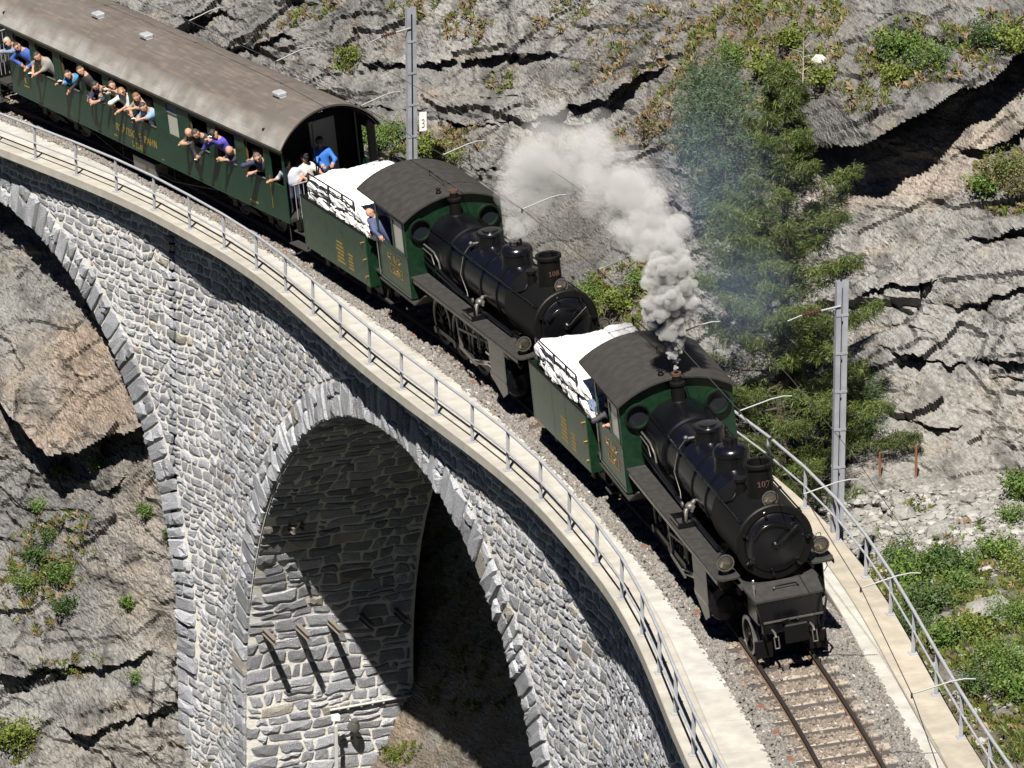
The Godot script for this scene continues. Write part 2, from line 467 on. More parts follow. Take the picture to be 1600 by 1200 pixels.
func detail(u: float, v: float, n0: float) -> float:
	var soft := softness(u, v)
	_rock = 1.0 - soft
	var calm := 1.0 - smooth_rock(u, v)
	var w := n_warp.get_noise_2d(u, v)
	var w2 := n_rough.get_noise_2d(u * 1.3 + 17.0, v * 1.3)
	var y := v * 0.82 + n0 * 0.57 + 0.09 * u + 0.5 * w + 0.10 * w2
	var m1 := clampf(0.55 + 1.2 * n_big.get_noise_2d(u + 50.0, v), 0.0, 1.4)
	var m2 := clampf(0.5 + 1.3 * n_big.get_noise_2d(u * 2.0, v * 2.0 + 90.0), 0.0, 1.4)
	var st := 0.20 * m1 * m1 * saw(y / 1.3)
	st += 0.09 * m2 * m2 * saw(y / 0.47 + 0.4 * w + 0.35 * w2)
	st += 0.012 * m1 * saw(y / 0.17 + 0.8 * w2)
	var wx := u + 0.5 * w + 0.16 * w2
	var wv := v + 0.12 * w2 + 0.06 * u
	var a := 0.24 * n_cell.get_noise_2d(wx * 0.75, wv * 1.3)
	var cr := -n_cell2.get_noise_2d(wx * 0.75 + 0.05 * w2, wv * 1.3)
	a -= 0.20 * smoothstep(0.945, 1.0, cr) * m2
	cr = -n_cell2.get_noise_2d(wx * 1.9 + 40.0, wv * 2.6 + 0.1 * w2)
	a -= 0.07 * smoothstep(0.90, 1.0, cr) * m1
	a += 0.11 * n_cell3.get_noise_2d(wx * 0.55, wv * 0.9) * (0.3 + m1)
	a += 0.045 * n_cell3.get_noise_2d(wx * 1.4 + 30.0, wv * 1.9)
	var r := 0.55 * n_big.get_noise_2d(u, v) + 0.10 * w2
	var fine := 0.03 * n_fine.get_noise_2d(u * 2.6, v * 3.2)
	_out = st * calm * (1.0 - soft) + ledge(u, v)
	return r * (1.0 - 0.5 * soft) + (a * (0.35 + 0.65 * calm) + fine) * (1.0 - soft) + soft * (0.06 * n_fine.get_noise_2d(u * 3.0, v * 4.5) + 0.10 * n_rough.get_noise_2d(u * 2.5, v * 1.2))
func saw(f: float) -> float:
	var x: float = f - floorf(f)
	return (1.0 - x) if x > 0.12 else x / 0.12 * 0.88 
func to_world(u: float, v: float, n: float, out := 0.0) -> Vector3:
	var y := v * cos(TILT) + n * sin(TILT)
	var q := 100.0 + v * sin(TILT) - n * cos(TILT) - out
	return Vector3(CAMP.x, y, CAMP.z) + FH * q + RT * u
func ground(u: float, v: float) -> Vector3:
	var b := base_n(column(u), v)
	var d := detail(u, v, b)
	return to_world(u, v, b + d, _out)
func ground_normal(u: float, v: float) -> Vector3:
	var p := ground(u, v)
	var a := ground(u + 0.25, v) - p
	var b := ground(u, v + 0.25) - p
	var m := a.cross(b).normalized()
	return m if m.y > -0.2 else -m
func steps(lo: float, hi: float, d: float, far: float) -> PackedFloat32Array:
	var out := PackedFloat32Array()
	var left := []
	var x: float = lo
	var g: float = d
	while x > lo - far:
		g *= 1.35
		x -= g
		left.append(x)
	left.reverse()
	for k: float in left: out.append(k)
	x = lo
	while x < hi:
		out.append(x)
		x += d
	g = d
	while x < hi + far:
		out.append(x)
		g *= 1.35
		x += g
	return out

func build_hillside() -> void:
	var us := steps(-15.6, 13.2, 0.052, 60.0)
	var ws := steps(-14.5, 13.5, 0.055, 45.0)
	var nu := us.size()
	var nw := ws.size()
	var vv := PackedVector3Array(); vv.resize(nu * nw)
	var cc := PackedColorArray(); cc.resize(nu * nw)
	for i in nu:
		var u := us[i]
		var colm := column(u)
		var vc := 0.96 - 0.36 * clampf(u, -18, 16)
		for j in nw:
			var v := vc + ws[j]
			var b := base_n(colm, v)
			var d := detail(u, v, b)
			var k := i * nw + j
			vv[k] = to_world(u, v, b + d, _out)
			# colour of the stone itself
			var t := 0.5 + 0.6 * n_big.get_noise_2d(u * 0.8 + 200.0, v * 0.8) + 0.35 * n_rough.get_noise_2d(u * 1.2 + 7.0, v * 0.5)
			var c := Color(0.21, 0.208, 0.206).lerp(Color(0.45, 0.44, 0.425), clampf(t, 0, 1))
			for T: Array in TINTS:
				var e := blob(u, v, T)
				if e > 0.0: c = c.lerp(T[4], minf(1.0, e * 1.5) * T[5] * clampf(0.75 + 0.9 * n_rough.get_noise_2d(u * 0.9, v * 0.9 + 31.0), 0.2, 1.0))
			var o := n_rough.get_noise_2d(u * 0.7 + 91.0, v * 1.6)
			if o > 0.25: c = c.lerp(Color(0.44, 0.36, 0.28), clampf((o - 0.25) * 2.2, 0, 0.45))
			var lich := n_rough.get_noise_2d(u * 1.9 + 11.0, v * 1.5)
			if lich > 0.1: c = c * (1.0 - 0.45 * clampf((lich - 0.1) * 3.0, 0, 1) * _rock)
			if _rock < 1.0:
				var soil := Color(0.20, 0.16, 0.11)
				if u > 5.5 and v < -4.0:
					soil = Color(0.42, 0.40, 0.365) if v > -7.0 else Color(0.17, 0.145, 0.09)
				elif v > 3.0 and v < 6.5 and u < 3.5: soil = Color(0.17, 0.165, 0.155)
				c = c.lerp(soil, (1.0 - _rock) * clampf(0.8 + n_rough.get_noise_2d(u * 2.0, v * 2.0), 0.2, 1.0))
			c = c * (1.0 + 0.5 * n_fine.get_noise_2d(u * 5.0, v * 6.0))
			cc[k] = Color(maxf(c.r, 0.02), maxf(c.g, 0.02), maxf(c.b, 0.02))
	var idx := PackedInt32Array()
	idx.resize((nu - 1) * (nw - 1) * 6)
	var q := 0
	for i in nu - 1:
		for j in nw - 1:
			var a := i * nw + j
			var b := a + nw
			idx[q] = a; idx[q + 1] = a + 1; idx[q + 2] = b; idx[q + 3] = b; idx[q + 4] = a + 1; idx[q + 5] = b + 1
			q += 6
	var arr := []
	arr.resize(Mesh.ARRAY_MAX)
	arr[Mesh.ARRAY_VERTEX] = vv
	arr[Mesh.ARRAY_COLOR] = cc
	arr[Mesh.ARRAY_INDEX] = idx
	var me := ArrayMesh.new()
	me.add_surface_from_arrays(Mesh.PRIMITIVE_TRIANGLES, arr)
	kind(obj("hillside", me, M.rock), "structure")
	# valley floor far below, out to the horizon
	var g := MB.new()
	for k in 24:
		var a := TAU * k / 24.0
		var b := TAU * (k + 1) / 24.0
		for ring in [[0.0, 60.0], [60.0, 400.0], [400.0, 4000.0]]:
			var p := func(t, r): return Vector3(cos(t) * r, -48.0, sin(t) * r)
			if ring[0] == 0.0: g.tri(Vector3(0, -48, 0), p.call(b, ring[1]), p.call(a, ring[1]))
			else: g.quad(p.call(a, ring[0]), p.call(b, ring[0]), p.call(b, ring[1]), p.call(a, ring[1]))
	kind(obj("valley_ground", g, M.valley), "structure")

func setup_noise() -> void:
	for k in [[n_rough, 0.55, 4, 3], [n_warp, 0.22, 2, 5], [n_big, 0.16, 2, 8], [n_fine, 0.9, 2, 12]]:
		k[0].noise_type = FastNoiseLite.TYPE_SIMPLEX_SMOOTH
		k[0].frequency = k[1]
		k[0].fractal_octaves = k[2]
		k[0].seed = k[3]
	n_fine.fractal_type = FastNoiseLite.FRACTAL_RIDGED
	for k in [[n_cell, 0.8, FastNoiseLite.RETURN_CELL_VALUE, 21], [n_cell2, 0.8, FastNoiseLite.RETURN_DISTANCE2_SUB, 22], [n_cell3, 2.6, FastNoiseLite.RETURN_CELL_VALUE, 23]]:
		k[0].noise_type = FastNoiseLite.TYPE_CELLULAR
		k[0].frequency = k[1]
		k[0].cellular_return_type = k[2]
		k[0].fractal_type = FastNoiseLite.FRACTAL_NONE
		k[0].seed = k[3]

func setup_materials() -> void:
	var grain := noise_tex(0.02, 5, 0.62, 1.0, 1)
	var soft := noise_tex(0.008, 4, 0.75, 1.0, 2)
	var soft2 := noise_tex(0.006, 5, 0.86, 1.0, 9)
	var streaky := noise_tex(0.012, 5, 0.55, 1.0, 6)
	var bump := noise_tex(0.03, 5, 0.0, 1.0, 3)
	var bump2 := noise_tex(0.012, 5, 0.0, 1.0, 4)
	mat("rock", Color(0.62, 0.62, 0.62), 0.95, 0.0, grain, 0.8, bump, 4.0, true)
	mat("valley", Color(0.028, 0.040, 0.018), 1.0, 0.0, soft, 0.02)
	mat("stone", Color(1, 1, 1), 0.92, 0.0, grain, 1.7, bump, 3.5, true)
	mat("mortar", Color(0.70, 0.68, 0.64), 0.95, 0.0, soft2, 1.2, bump, 1.5)
	mat("concrete", Color(0.42, 0.412, 0.392), 0.9, 0.0, soft2, 0.5, bump, 0.4, true)
	mat("ballast_bed", Color(0.13, 0.115, 0.105), 1.0, 0.0, grain, 2.5, bump, 3.0)
	mat("ballast", Color(1, 1, 1), 0.95, 0.0, null, 1, null, 1, true)
	mat("rail_steel", Color(0.10, 0.09, 0.085), 0.35, 0.7, soft, 3.0)
	mat("rail_rust", Color(0.16, 0.095, 0.06), 0.9, 0.0, grain, 3.0)
	mat("sleeper", Color(0.37, 0.32, 0.265), 0.9, 0.0, soft, 1.6)
	mat("boulder", Color(0.33, 0.325, 0.31), 0.95, 0.0, grain, 1.2, bump, 2.0)
	mat("rust_cap", Color(0.22, 0.10, 0.06), 0.9, 0.0, grain, 3.0)
	mat("galvanised", Color(0.33, 0.345, 0.38), 0.45, 0.0, soft2, 1.2)
	mat("mast_steel", Color(0.29, 0.305, 0.345), 0.5, 0.0, soft2, 0.8)
	mat("wire", Color(0.06, 0.06, 0.06), 0.5, 0.4)
	mat("arm_steel", Color(0.27, 0.28, 0.28), 0.5)
	mat("insulator", Color(0.06, 0.02, 0.017), 0.3)
	mat("black_paint", Color(0.0042, 0.0042, 0.006), 0.24, 0.0, soft2, 1.2)
	mat("black_gloss", Color(0.005, 0.005, 0.0065), 0.2, 0.0, soft, 1.5)
	mat("black_dull", Color(0.0055, 0.0054, 0.0054), 0.55, 0.0, grain, 1.5)
	mat("board_grey", Color(0.046, 0.045, 0.044), 0.6, 0.0, soft, 1.1)
	mat("green_paint", Color(0.009, 0.033, 0.016), 0.25, 0.0, soft, 1.2)
	mat("green_mottled", Color(0.024, 0.060, 0.034), 0.32, 0.0, soft, 0.8)  # lighter mottled green: pale reflections of the scenery put into the paint
	mat("green_coach", Color(0.013, 0.043, 0.026), 0.35, 0.0, soft2, 0.6)
	mat("roof_cab", Color(0.042, 0.040, 0.038), 0.8, 0.0, soft, 0.9)
	mat("roof_coach", Color(1, 1, 1), 0.65, 0.0, soft2, 0.55, null, 1.0, true)
	mat("steel_bright", Color(0.55, 0.54, 0.52), 0.3, 0.9)
	mat("steel_dull", Color(0.20, 0.19, 0.175), 0.5, 0.5, grain, 2.0)
	mat("casing", Color(0.12, 0.118, 0.11), 0.4, 0.1, soft, 1.5)
	mat("brass", Color(0.55, 0.36, 0.12), 0.35, 0.9)
	mat("copper", Color(0.10, 0.055, 0.038), 0.6, 0.3)
	mat("lettering", Color(0.24, 0.16, 0.025), 0.6)
	mat("letter_black", Color(0.02, 0.02, 0.02), 0.8)
	mat("white_plate", Color(0.75, 0.75, 0.75), 0.6)
	mat("sack", Color(0.85, 0.85, 0.86), 0.7, 0.0, soft2, 2.0, bump, 2.5)
	mat("sack_blue", Color(0.16, 0.21, 0.34), 0.7, 0.0, soft, 2.0, bump, 2.0)
	mat("strap_red", Color(0.55, 0.05, 0.06), 0.7)
	mat("frosted_and_glare", Color(0.36, 0.36, 0.33), 0.25)  # frosted glass and door; on cab panes a painted white reflection
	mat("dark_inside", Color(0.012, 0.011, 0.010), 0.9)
	mat("wood", Color(0.22, 0.10, 0.035), 0.5, 0.0, streaky, 2.0)
	mat("person", Color(1, 1, 1), 0.8, 0.0, null, 1, null, 1, true)
	mat("hair", Color(1, 1, 1), 0.7, 0.0, null, 1, null, 1, true)
	mat("camera_black", Color(0.012, 0.012, 0.013), 0.35)
	mat("lamp_glass", Color(0.42, 0.36, 0.28), 0.10, 0.9)
	mat("dark_glass", Color(0.012, 0.014, 0.018), 0.06)
	mat("bark", Color(0.11, 0.085, 0.065), 0.95, 0.0, grain, 3.0)
	mat("dead_wood", Color(0.35, 0.32, 0.28), 0.9)
	mat("rusty_iron", Color(0.28, 0.11, 0.055), 0.9, 0.0, grain, 4.0)
	mat("beam_iron", Color(0.30, 0.26, 0.23), 0.6, 0.2, grain, 2.0)
	mat("pipe_grey", Color(0.45, 0.45, 0.44), 0.5, 0.1)
	for k in [["leaf", 0.5], ["needle", 0.35], ["grass", 0.5]]:
		var m := mat(k[0], Color(1, 1, 1), 0.65, 0.0, null, 1, null, 1, true)
		m.backlight_enabled = true
		m.backlight = Color(k[1], k[1], k[1])
		m.cull_mode = BaseMaterial3D.CULL_DISABLED
	var pane := mat("pane", Color(0.8, 0.85, 0.85), 0.05)
	pane.transparency = BaseMaterial3D.TRANSPARENCY_ALPHA
	pane.albedo_color.a = 0.12

func tune_materials() -> void:
	for k in ["green_mottled", "green_coach", "black_dull", "board_grey", "roof_cab"]: M[k].metallic_specular = 0.3

# ------------------------------------------------------------------ the viaduct
func z_near(x: float, y: float) -> float:
	return 2.20 - 0.022 * y
func z_far(x: float, y: float) -> float:
	return -2.0 + 0.005 * y
const YC := -11.62
const AR := 10.0

var stone_mb: MB
var stone_list := []     # [size, mesh builder] of the larger stones
func stone_tone() -> Color:
	var t := rng.randf()
	var b := 0.30 + 0.30 * t
	var c := Color(b * 0.94, b * 0.97, b * 1.07)
	var k := rng.randf()
	if k < 0.05: c = Color(b * 1.08, b * 1.0, b * 0.9)
	elif k < 0.28: c = c * 1.15
	return c
# one stone: its outline on the surface, how far it stands proud, and the map from (along, up, out) to space
func stone(poly: Array, h: float, map: Callable, big := false, keep_tone := Color(-1, 0, 0)) -> void:
	var n := poly.size()
	var cen := Vector2.ZERO
	for p in poly: cen += p
	cen /= n
	var size := 0.0
	for p in poly: size = maxf(size, (p - cen).length())
	var mb: MB = MB.new() if big else stone_mb
	var tone := stone_tone() if keep_tone.r < 0 else keep_tone
	var rings := [[], [], []]
	var hh := [h * rng.randf_range(0.8, 1.15), 0.0]
	for k in n:
		var p: Vector2 = poly[k]
		var d := (cen - p)
		var dl := d.length()
		d /= maxf(dl, 0.001)
		var e0 := minf(0.018, dl * 0.2)
		var e1 := minf(0.045 + 0.03 * rng.randf(), dl * 0.45)
		rings[0].append(map.call(p.x, p.y, -0.05))
		var q := p + d * e0
		rings[1].append(map.call(q.x, q.y, h * rng.randf_range(0.35, 0.8)))
		q = p + d * e1
		rings[2].append(map.call(q.x, q.y, h * rng.randf_range(0.6, 1.25)))
	var top: Vector3 = map.call(cen.x + rng.randf_range(-0.2, 0.2) * size, cen.y + rng.randf_range(-0.2, 0.2) * size, h * rng.randf_range(0.8, 1.7))
	var out: Vector3 = map.call(cen.x, cen.y, 1.0) - map.call(cen.x, cen.y, 0.0)
	var flip: bool = (rings[2][1] - rings[2][0]).cross(top - rings[2][0]).dot(out) < 0.0
	mb.col = tone
	for k in n:
		var j := (k + 1) % n
		mb.col = tone * rng.randf_range(0.9, 1.1)
		for r in 2:
			if flip: mb.quad(rings[r][j], rings[r][k], rings[r + 1][k], rings[r + 1][j])
			else: mb.quad(rings[r][k], rings[r][j], rings[r + 1][j], rings[r + 1][k])
		if flip: mb.tri(rings[2][j], rings[2][k], top)
		else: mb.tri(rings[2][k], rings[2][j], top)
	if big: stone_list.append([size, mb])
func chip(p: Array) -> Array:                       # knock the corners off
	var out := []
	var n := p.size()
	for k in n:
		var a: Vector2 = p[(k + n - 1) % n]
		var b: Vector2 = p[k]
		var c: Vector2 = p[(k + 1) % n]
		var t := rng.randf()
		if t < 0.35: out.append(b)
		else:
			out.append(b.lerp(a, rng.randf_range(0.08, 0.28)))
			out.append(b.lerp(c, rng.randf_range(0.08, 0.28)))
	return out
# roughly coursed rubble over a rectangle; keep(x, y) says where stones may stand
func rubble(x0: float, x1: float, y0: float, y1: float, keep: Callable, map: Callable, hmin: float, hmax: float, wmin: float, wmax: float, proud: float, big_from: float) -> void:
	var y := y1
	var row := 0
	while y > y0:
		var hgt := rng.randf_range(hmin, hmax)
		var x := x0 - rng.randf() * wmax
		var wave := func(xx, yy): return 0.10 * n_warp.get_noise_2d(xx * 3.0, yy * 3.0) + 0.05 * n_warp.get_noise_2d(xx * 9.0, yy * 9.0)
		while x < x1:
			var w := rng.randf_range(wmin, wmax)
			if rng.randf() < 0.2: w *= 0.6
			var xa := maxf(x, x0)
			var xb := minf(x + w, x1)
			x += w
			if xb - xa < 0.12: continue
			var g := rng.randf_range(0.014, 0.030)
			var la := rng.randf_range(-0.07, 0.07)
			var lb := rng.randf_range(-0.07, 0.07)
			var ps := []
			if rng.randf() < 0.16 and hgt > 0.27:
				var m := rng.randf_range(0.4, 0.6)
				ps = [[0.0, m], [m, 1.0]]
			else: ps = [[0.0, 1.0]]
			for pr in ps:
				var yb: float = y - hgt + hgt * pr[0] + (g if pr[0] > 0 else 0.0)
				var yt: float = y - hgt + hgt * pr[1] - (g if pr[1] < 1 else 0.0)
				var q := [Vector2(xa + g - la, yb + g), Vector2((xa + xb) / 2, yb + g * rng.randf_range(0.3, 1.2)), Vector2(xb - g - lb, yb + g), Vector2(xb - g + lb, yt - g), Vector2((xa + xb) / 2, yt - g * rng.randf_range(0.3, 1.2)), Vector2(xa + g + la, yt - g)]
				var ok := true
				for k in q.size():
					q[k].y += wave.call(q[k].x, q[k].y)
				var cen := Vector2((xa + xb) / 2, (yb + yt) / 2)
				var kk = keep.call(cen.x, cen.y)
				if kk is bool:
					if not kk: continue
				elif kk is Callable:
					var any := false
					for k in q.size():
						q[k] = kk.call(q[k])
					var c2 := Vector2.ZERO
					for k in q.size(): c2 += q[k]
					var area := 0.0
					for k in q.size(): area += q[k].cross(q[(k + 1) % q.size()])
					if absf(area) < 0.03: continue
				q = chip(q)
				var sz := (xb - xa) * (yt - yb)
				stone(q, proud * rng.randf_range(0.6, 1.3), map, sz > big_from)
		y -= hgt
		row += 1

func build_viaduct() -> void:
	var via := thing("viaduct", "tall curved viaduct of grey rubble stone with wide round arches under the train", "viaduct")
	var core := MB.new()
	stone_mb = MB.new()
	for i in [-2, -1, 0, 1, 2]:
		var B := bay(i)
		core.xf = B
		var xs := []
		for k in 61: xs.append(-12.1 + 24.2 * k / 60.0)
		var lim := func(x, z): return clampf(x, -(R - z) * tan(SEG / 2), (R - z) * tan(SEG / 2))
		var low := func(x): return YC + sqrt(AR * AR - x * x) if absf(x) < AR else -30.0
		for k in 60:
			var xa: float = xs[k]
			var xb: float = xs[k + 1]
			var ya: float = low.call(xa)
			var yb: float = low.call(xb)
			if absf(xa) >= AR or absf(xb) >= AR:
				ya = minf(ya, -30.0) if absf(xa) >= AR else YC
				yb = minf(yb, -30.0) if absf(xb) >= AR else YC
				if absf(xa) < AR: xa = AR * signf(xa); ya = -30.0
				if absf(xb) < AR: xb = AR * signf(xb); yb = -30.0
			var rows := 6
			for j in rows:
				var t0 := float(j) / rows
				var t1 := float(j + 1) / rows
				var p := []
				for e in [[xa, lerpf(ya, -0.25, t0)], [xb, lerpf(yb, -0.25, t0)], [xb, lerpf(yb, -0.25, t1)], [xa, lerpf(ya, -0.25, t1)]]:
					var zn := z_near(e[0], e[1])
					p.append(Vector3(lim.call(e[0], zn), e[1], zn))
				core.quad(p[0], p[1], p[2], p[3])
				p = []
				for e in [[xa, lerpf(ya, -0.25, t0)], [xb, lerpf(yb, -0.25, t0)], [xb, lerpf(yb, -0.25, t1)], [xa, lerpf(ya, -0.25, t1)]]:
					var zf := z_far(e[0], e[1])
					p.append(Vector3(lim.call(e[0], zf), e[1], zf))
				core.quad(p[1], p[0], p[3], p[2])
		# vault and the inner faces of the piers
		var prof := []
		prof.append(Vector2(-AR, -30.0))
		for k in 41:
			var a := PI - PI * k / 40.0
			prof.append(Vector2(cos(a) * AR, YC + sin(a) * AR))
		prof.append(Vector2(AR, -30.0))
		for k in prof.size() - 1:
			var a: Vector2 = prof[k]
			var b: Vector2 = prof[k + 1]
			core.quad(Vector3(a.x, a.y, z_near(a.x, a.y) - 0.03), Vector3(b.x, b.y, z_near(b.x, b.y) - 0.03), Vector3(b.x, b.y, z_far(b.x, b.y)), Vector3(a.x, a.y, z_far(a.x, a.y)))
	core.xf = Transform3D()
	# trough under the ballast
	for k in 76:
		var s := -44.0 + k
		var p := []
		for q in [[s, r_near(s) + 0.05], [s, r_far(s) - 0.05]]: p.append([q[0], q[1]])
		core.quad(pt(s, r_near(s) + 0.02, -0.28), pt(s + 1, r_near(s + 1) + 0.02, -0.28), pt(s + 1, r_far(s + 1) - 0.02, -0.28), pt(s, r_far(s) - 0.02, -0.28))
	obj("masonry_core", core, M.mortar, via)
	const LW := 23.84          # length of one bay along the near wall
	var wall := func(x, y, h):
		var i := roundi(x / LW)
		var X: float = (x - i * LW) / LW * 2.0 * (R - z_near(12.0, y)) * tan(SEG / 2)
		return bay(i) * Vector3(X, y, z_near(X, y) + h)
	var keep := func(x, y):
		var i := roundi(x / LW)
		var d := Vector2(x - i * LW, y - YC)
		if y < YC: return absf(d.x) > AR + 0.62
		if d.length() < AR + 0.78: return false
		if d.length() < AR + 1.25:
			return func(p):
				var e := Vector2(p.x - i * LW, p.y - YC)
				var l := e.length()
				if l < AR + 0.89 and p.y > YC: e = e / l * (AR + 0.89)
				return Vector2(e.x + i * LW, e.y + YC)
		return true
	rubble(-LW - 4.0, LW + 6.0, -15.5, -0.30, keep, wall, 0.14, 0.29, 0.18, 0.55, 0.036, 0.120)
	for i in [-1, 0, 1]:
		var B := bay(i)
		var face := func(x, y, h): return wall.call(x + i * LW, y, h)
		# arch ring
		var phi0: float = [-0.05, 0.0, 0.75][i + 1]
		var phi1: float = [1.75, PI, PI][i + 1]
		var a := phi0
		while a < phi1:
			var da := rng.randf_range(0.030, 0.052)
			var g := 0.0022
			var ro := AR + rng.randf_range(0.78, 0.93)
			var ri := AR - 0.02
			var q := []
			var cutr := rng.randf_range(0.32, 0.55)
			var split := rng.randf() < 0.45
			var parts := [[ri, ro]] if not split else [[ri, AR + cutr], [AR + cutr + 0.025, ro]]
			for pr in parts:
				q = [Vector2(cos(a + g), sin(a + g)) * pr[0], Vector2(cos(a + da / 2), sin(a + da / 2)) * (pr[0] + 0.0), Vector2(cos(a + da - g), sin(a + da - g)) * pr[0], Vector2(cos(a + da - g), sin(a + da - g)) * (pr[1] - 0.03 * rng.randf()), Vector2(cos(a + da / 2), sin(a + da / 2)) * (pr[1] + 0.02), Vector2(cos(a + g), sin(a + g)) * (pr[1] - 0.03 * rng.randf())]
				for k in q.size(): q[k].y += YC
				stone(chip(q), rng.randf_range(0.05, 0.12), face, true)
			a += da
		# quoins of the piers below the springing
		for sd in [-1.0, 1.0]:
			if (i == -1 and sd < 0) or (i == 1 and sd > 0): continue
			var y := YC
			while y > -15.5:
				var hh := rng.randf_range(0.3, 0.5)
				var w := rng.randf_range(0.4, 0.75)
				var q := [Vector2(sd * (AR - 0.02), y - hh + 0.015), Vector2(sd * (AR + w / 2), y - hh + 0.015), Vector2(sd * (AR + w), y - hh + 0.015), Vector2(sd * (AR + w), y - 0.015), Vector2(sd * (AR + w / 2), y - 0.01), Vector2(sd * (AR - 0.02), y - 0.015)]
				stone(chip(q), rng.randf_range(0.035, 0.06), face, true)
				y -= hh
		# inner face of the left pier and the vault above it
		if i <= 0:
			var soffit := func(x, w, h):          # x across the vault, w up the pier and round the arch
				if w < 0.0: return B * Vector3(-AR + h, YC + w, minf(x, z_near(-AR, YC + w) - 0.03))
				var f: float = PI - w / AR
				return B * Vector3(cos(f) * (AR - h), YC + sin(f) * (AR - h), minf(x, z_near(cos(f) * AR, YC + sin(f) * AR) - 0.03))
			var keep2 := func(x, w): return x < z_near(-AR, YC + minf(w, 0.0)) - 0.05
			rubble(-1.98, 2.75, -4.6, (20.0 if i == 0 else 3.0), keep2, soffit, 0.22, 0.40, 0.35, 0.95, 0.04, 0.30 if i == 0 else 9.0)
	stone_list.sort_custom(func(a, b): return a[0] > b[0])
	for k in stone_list.size():
		if k < 300: obj("stone", stone_list[k][1], M.stone, via)
		else:
			var e: MB = stone_list[k][1]
			stone_mb.v.append_array(e.v); stone_mb.n.append_array(e.n); stone_mb.c.append_array(e.c)
	kind(obj("rubble_masonry", stone_mb, M.stone, via), "stuff")
	# coping and walkway slabs
	var s := -44.0
	while s < 31.0:
		var ds := 1.5
		for row in [["coping_slab", 0], ["walkway_slab", 1], ["walkway_slab", 2], ["coping_slab", 3]]:
			var m := MB.new()
			var t := rng.randf_range(0.9, 1.06)
			var base := [Color(0.93, 0.90, 0.84), Color(1.04, 1.02, 0.99), Color(1.04, 1.02, 0.99), Color(0.90, 0.83, 0.72)]
			m.col = base[row[1]] * t
			var dy: float = [0.0, -0.012, -0.012, 0.0][row[1]]
			var th: float = [0.22, 0.2, 0.2, 0.22][row[1]]
			var ed := func(x):
				match row[1]:
					0: return [r_near(x) - 0.16, r_near(x) + 0.50]
					1: return [r_near(x) + 0.505, -1.26]
					2: return [r_far(x) - 0.98, r_far(x) - 0.625]
				return [r_far(x) - 0.62, r_far(x) + 0.06]
			var g := 0.004
			for k in 3:
				var a := s + g + (ds - 2 * g) * k / 3.0
				var b := s + g + (ds - 2 * g) * (k + 1) / 3.0
				var ea: Array = ed.call(a)
				var eb: Array = ed.call(b)
				var c := 0.015
				# far edge r1, near edge r0: top with small chamfers, both sides, underside
				var A := [pt(a, ea[0], dy - th), pt(a, ea[0], dy - c), pt(a, ea[0] + c, dy), pt(a, ea[1] - c, dy), pt(a, ea[1], dy - c), pt(a, ea[1], dy - th)]
				var Bp := [pt(b, eb[0], dy - th), pt(b, eb[0], dy - c), pt(b, eb[0] + c, dy), pt(b, eb[1] - c, dy), pt(b, eb[1], dy - c), pt(b, eb[1], dy - th)]
				for e in 6:
					var f := (e + 1) % 6
					m.quad(A[e], Bp[e], Bp[f], A[f])
				if k == 0: m.quad(A[0], A[1], A[4], A[5]); m.quad(A[1], A[2], A[3], A[4])
				if k == 2: m.quad(Bp[5], Bp[4], Bp[1], Bp[0]); m.quad(Bp[4], Bp[3], Bp[2], Bp[1])
			obj(row[0], m, M.concrete, via)
		s += ds

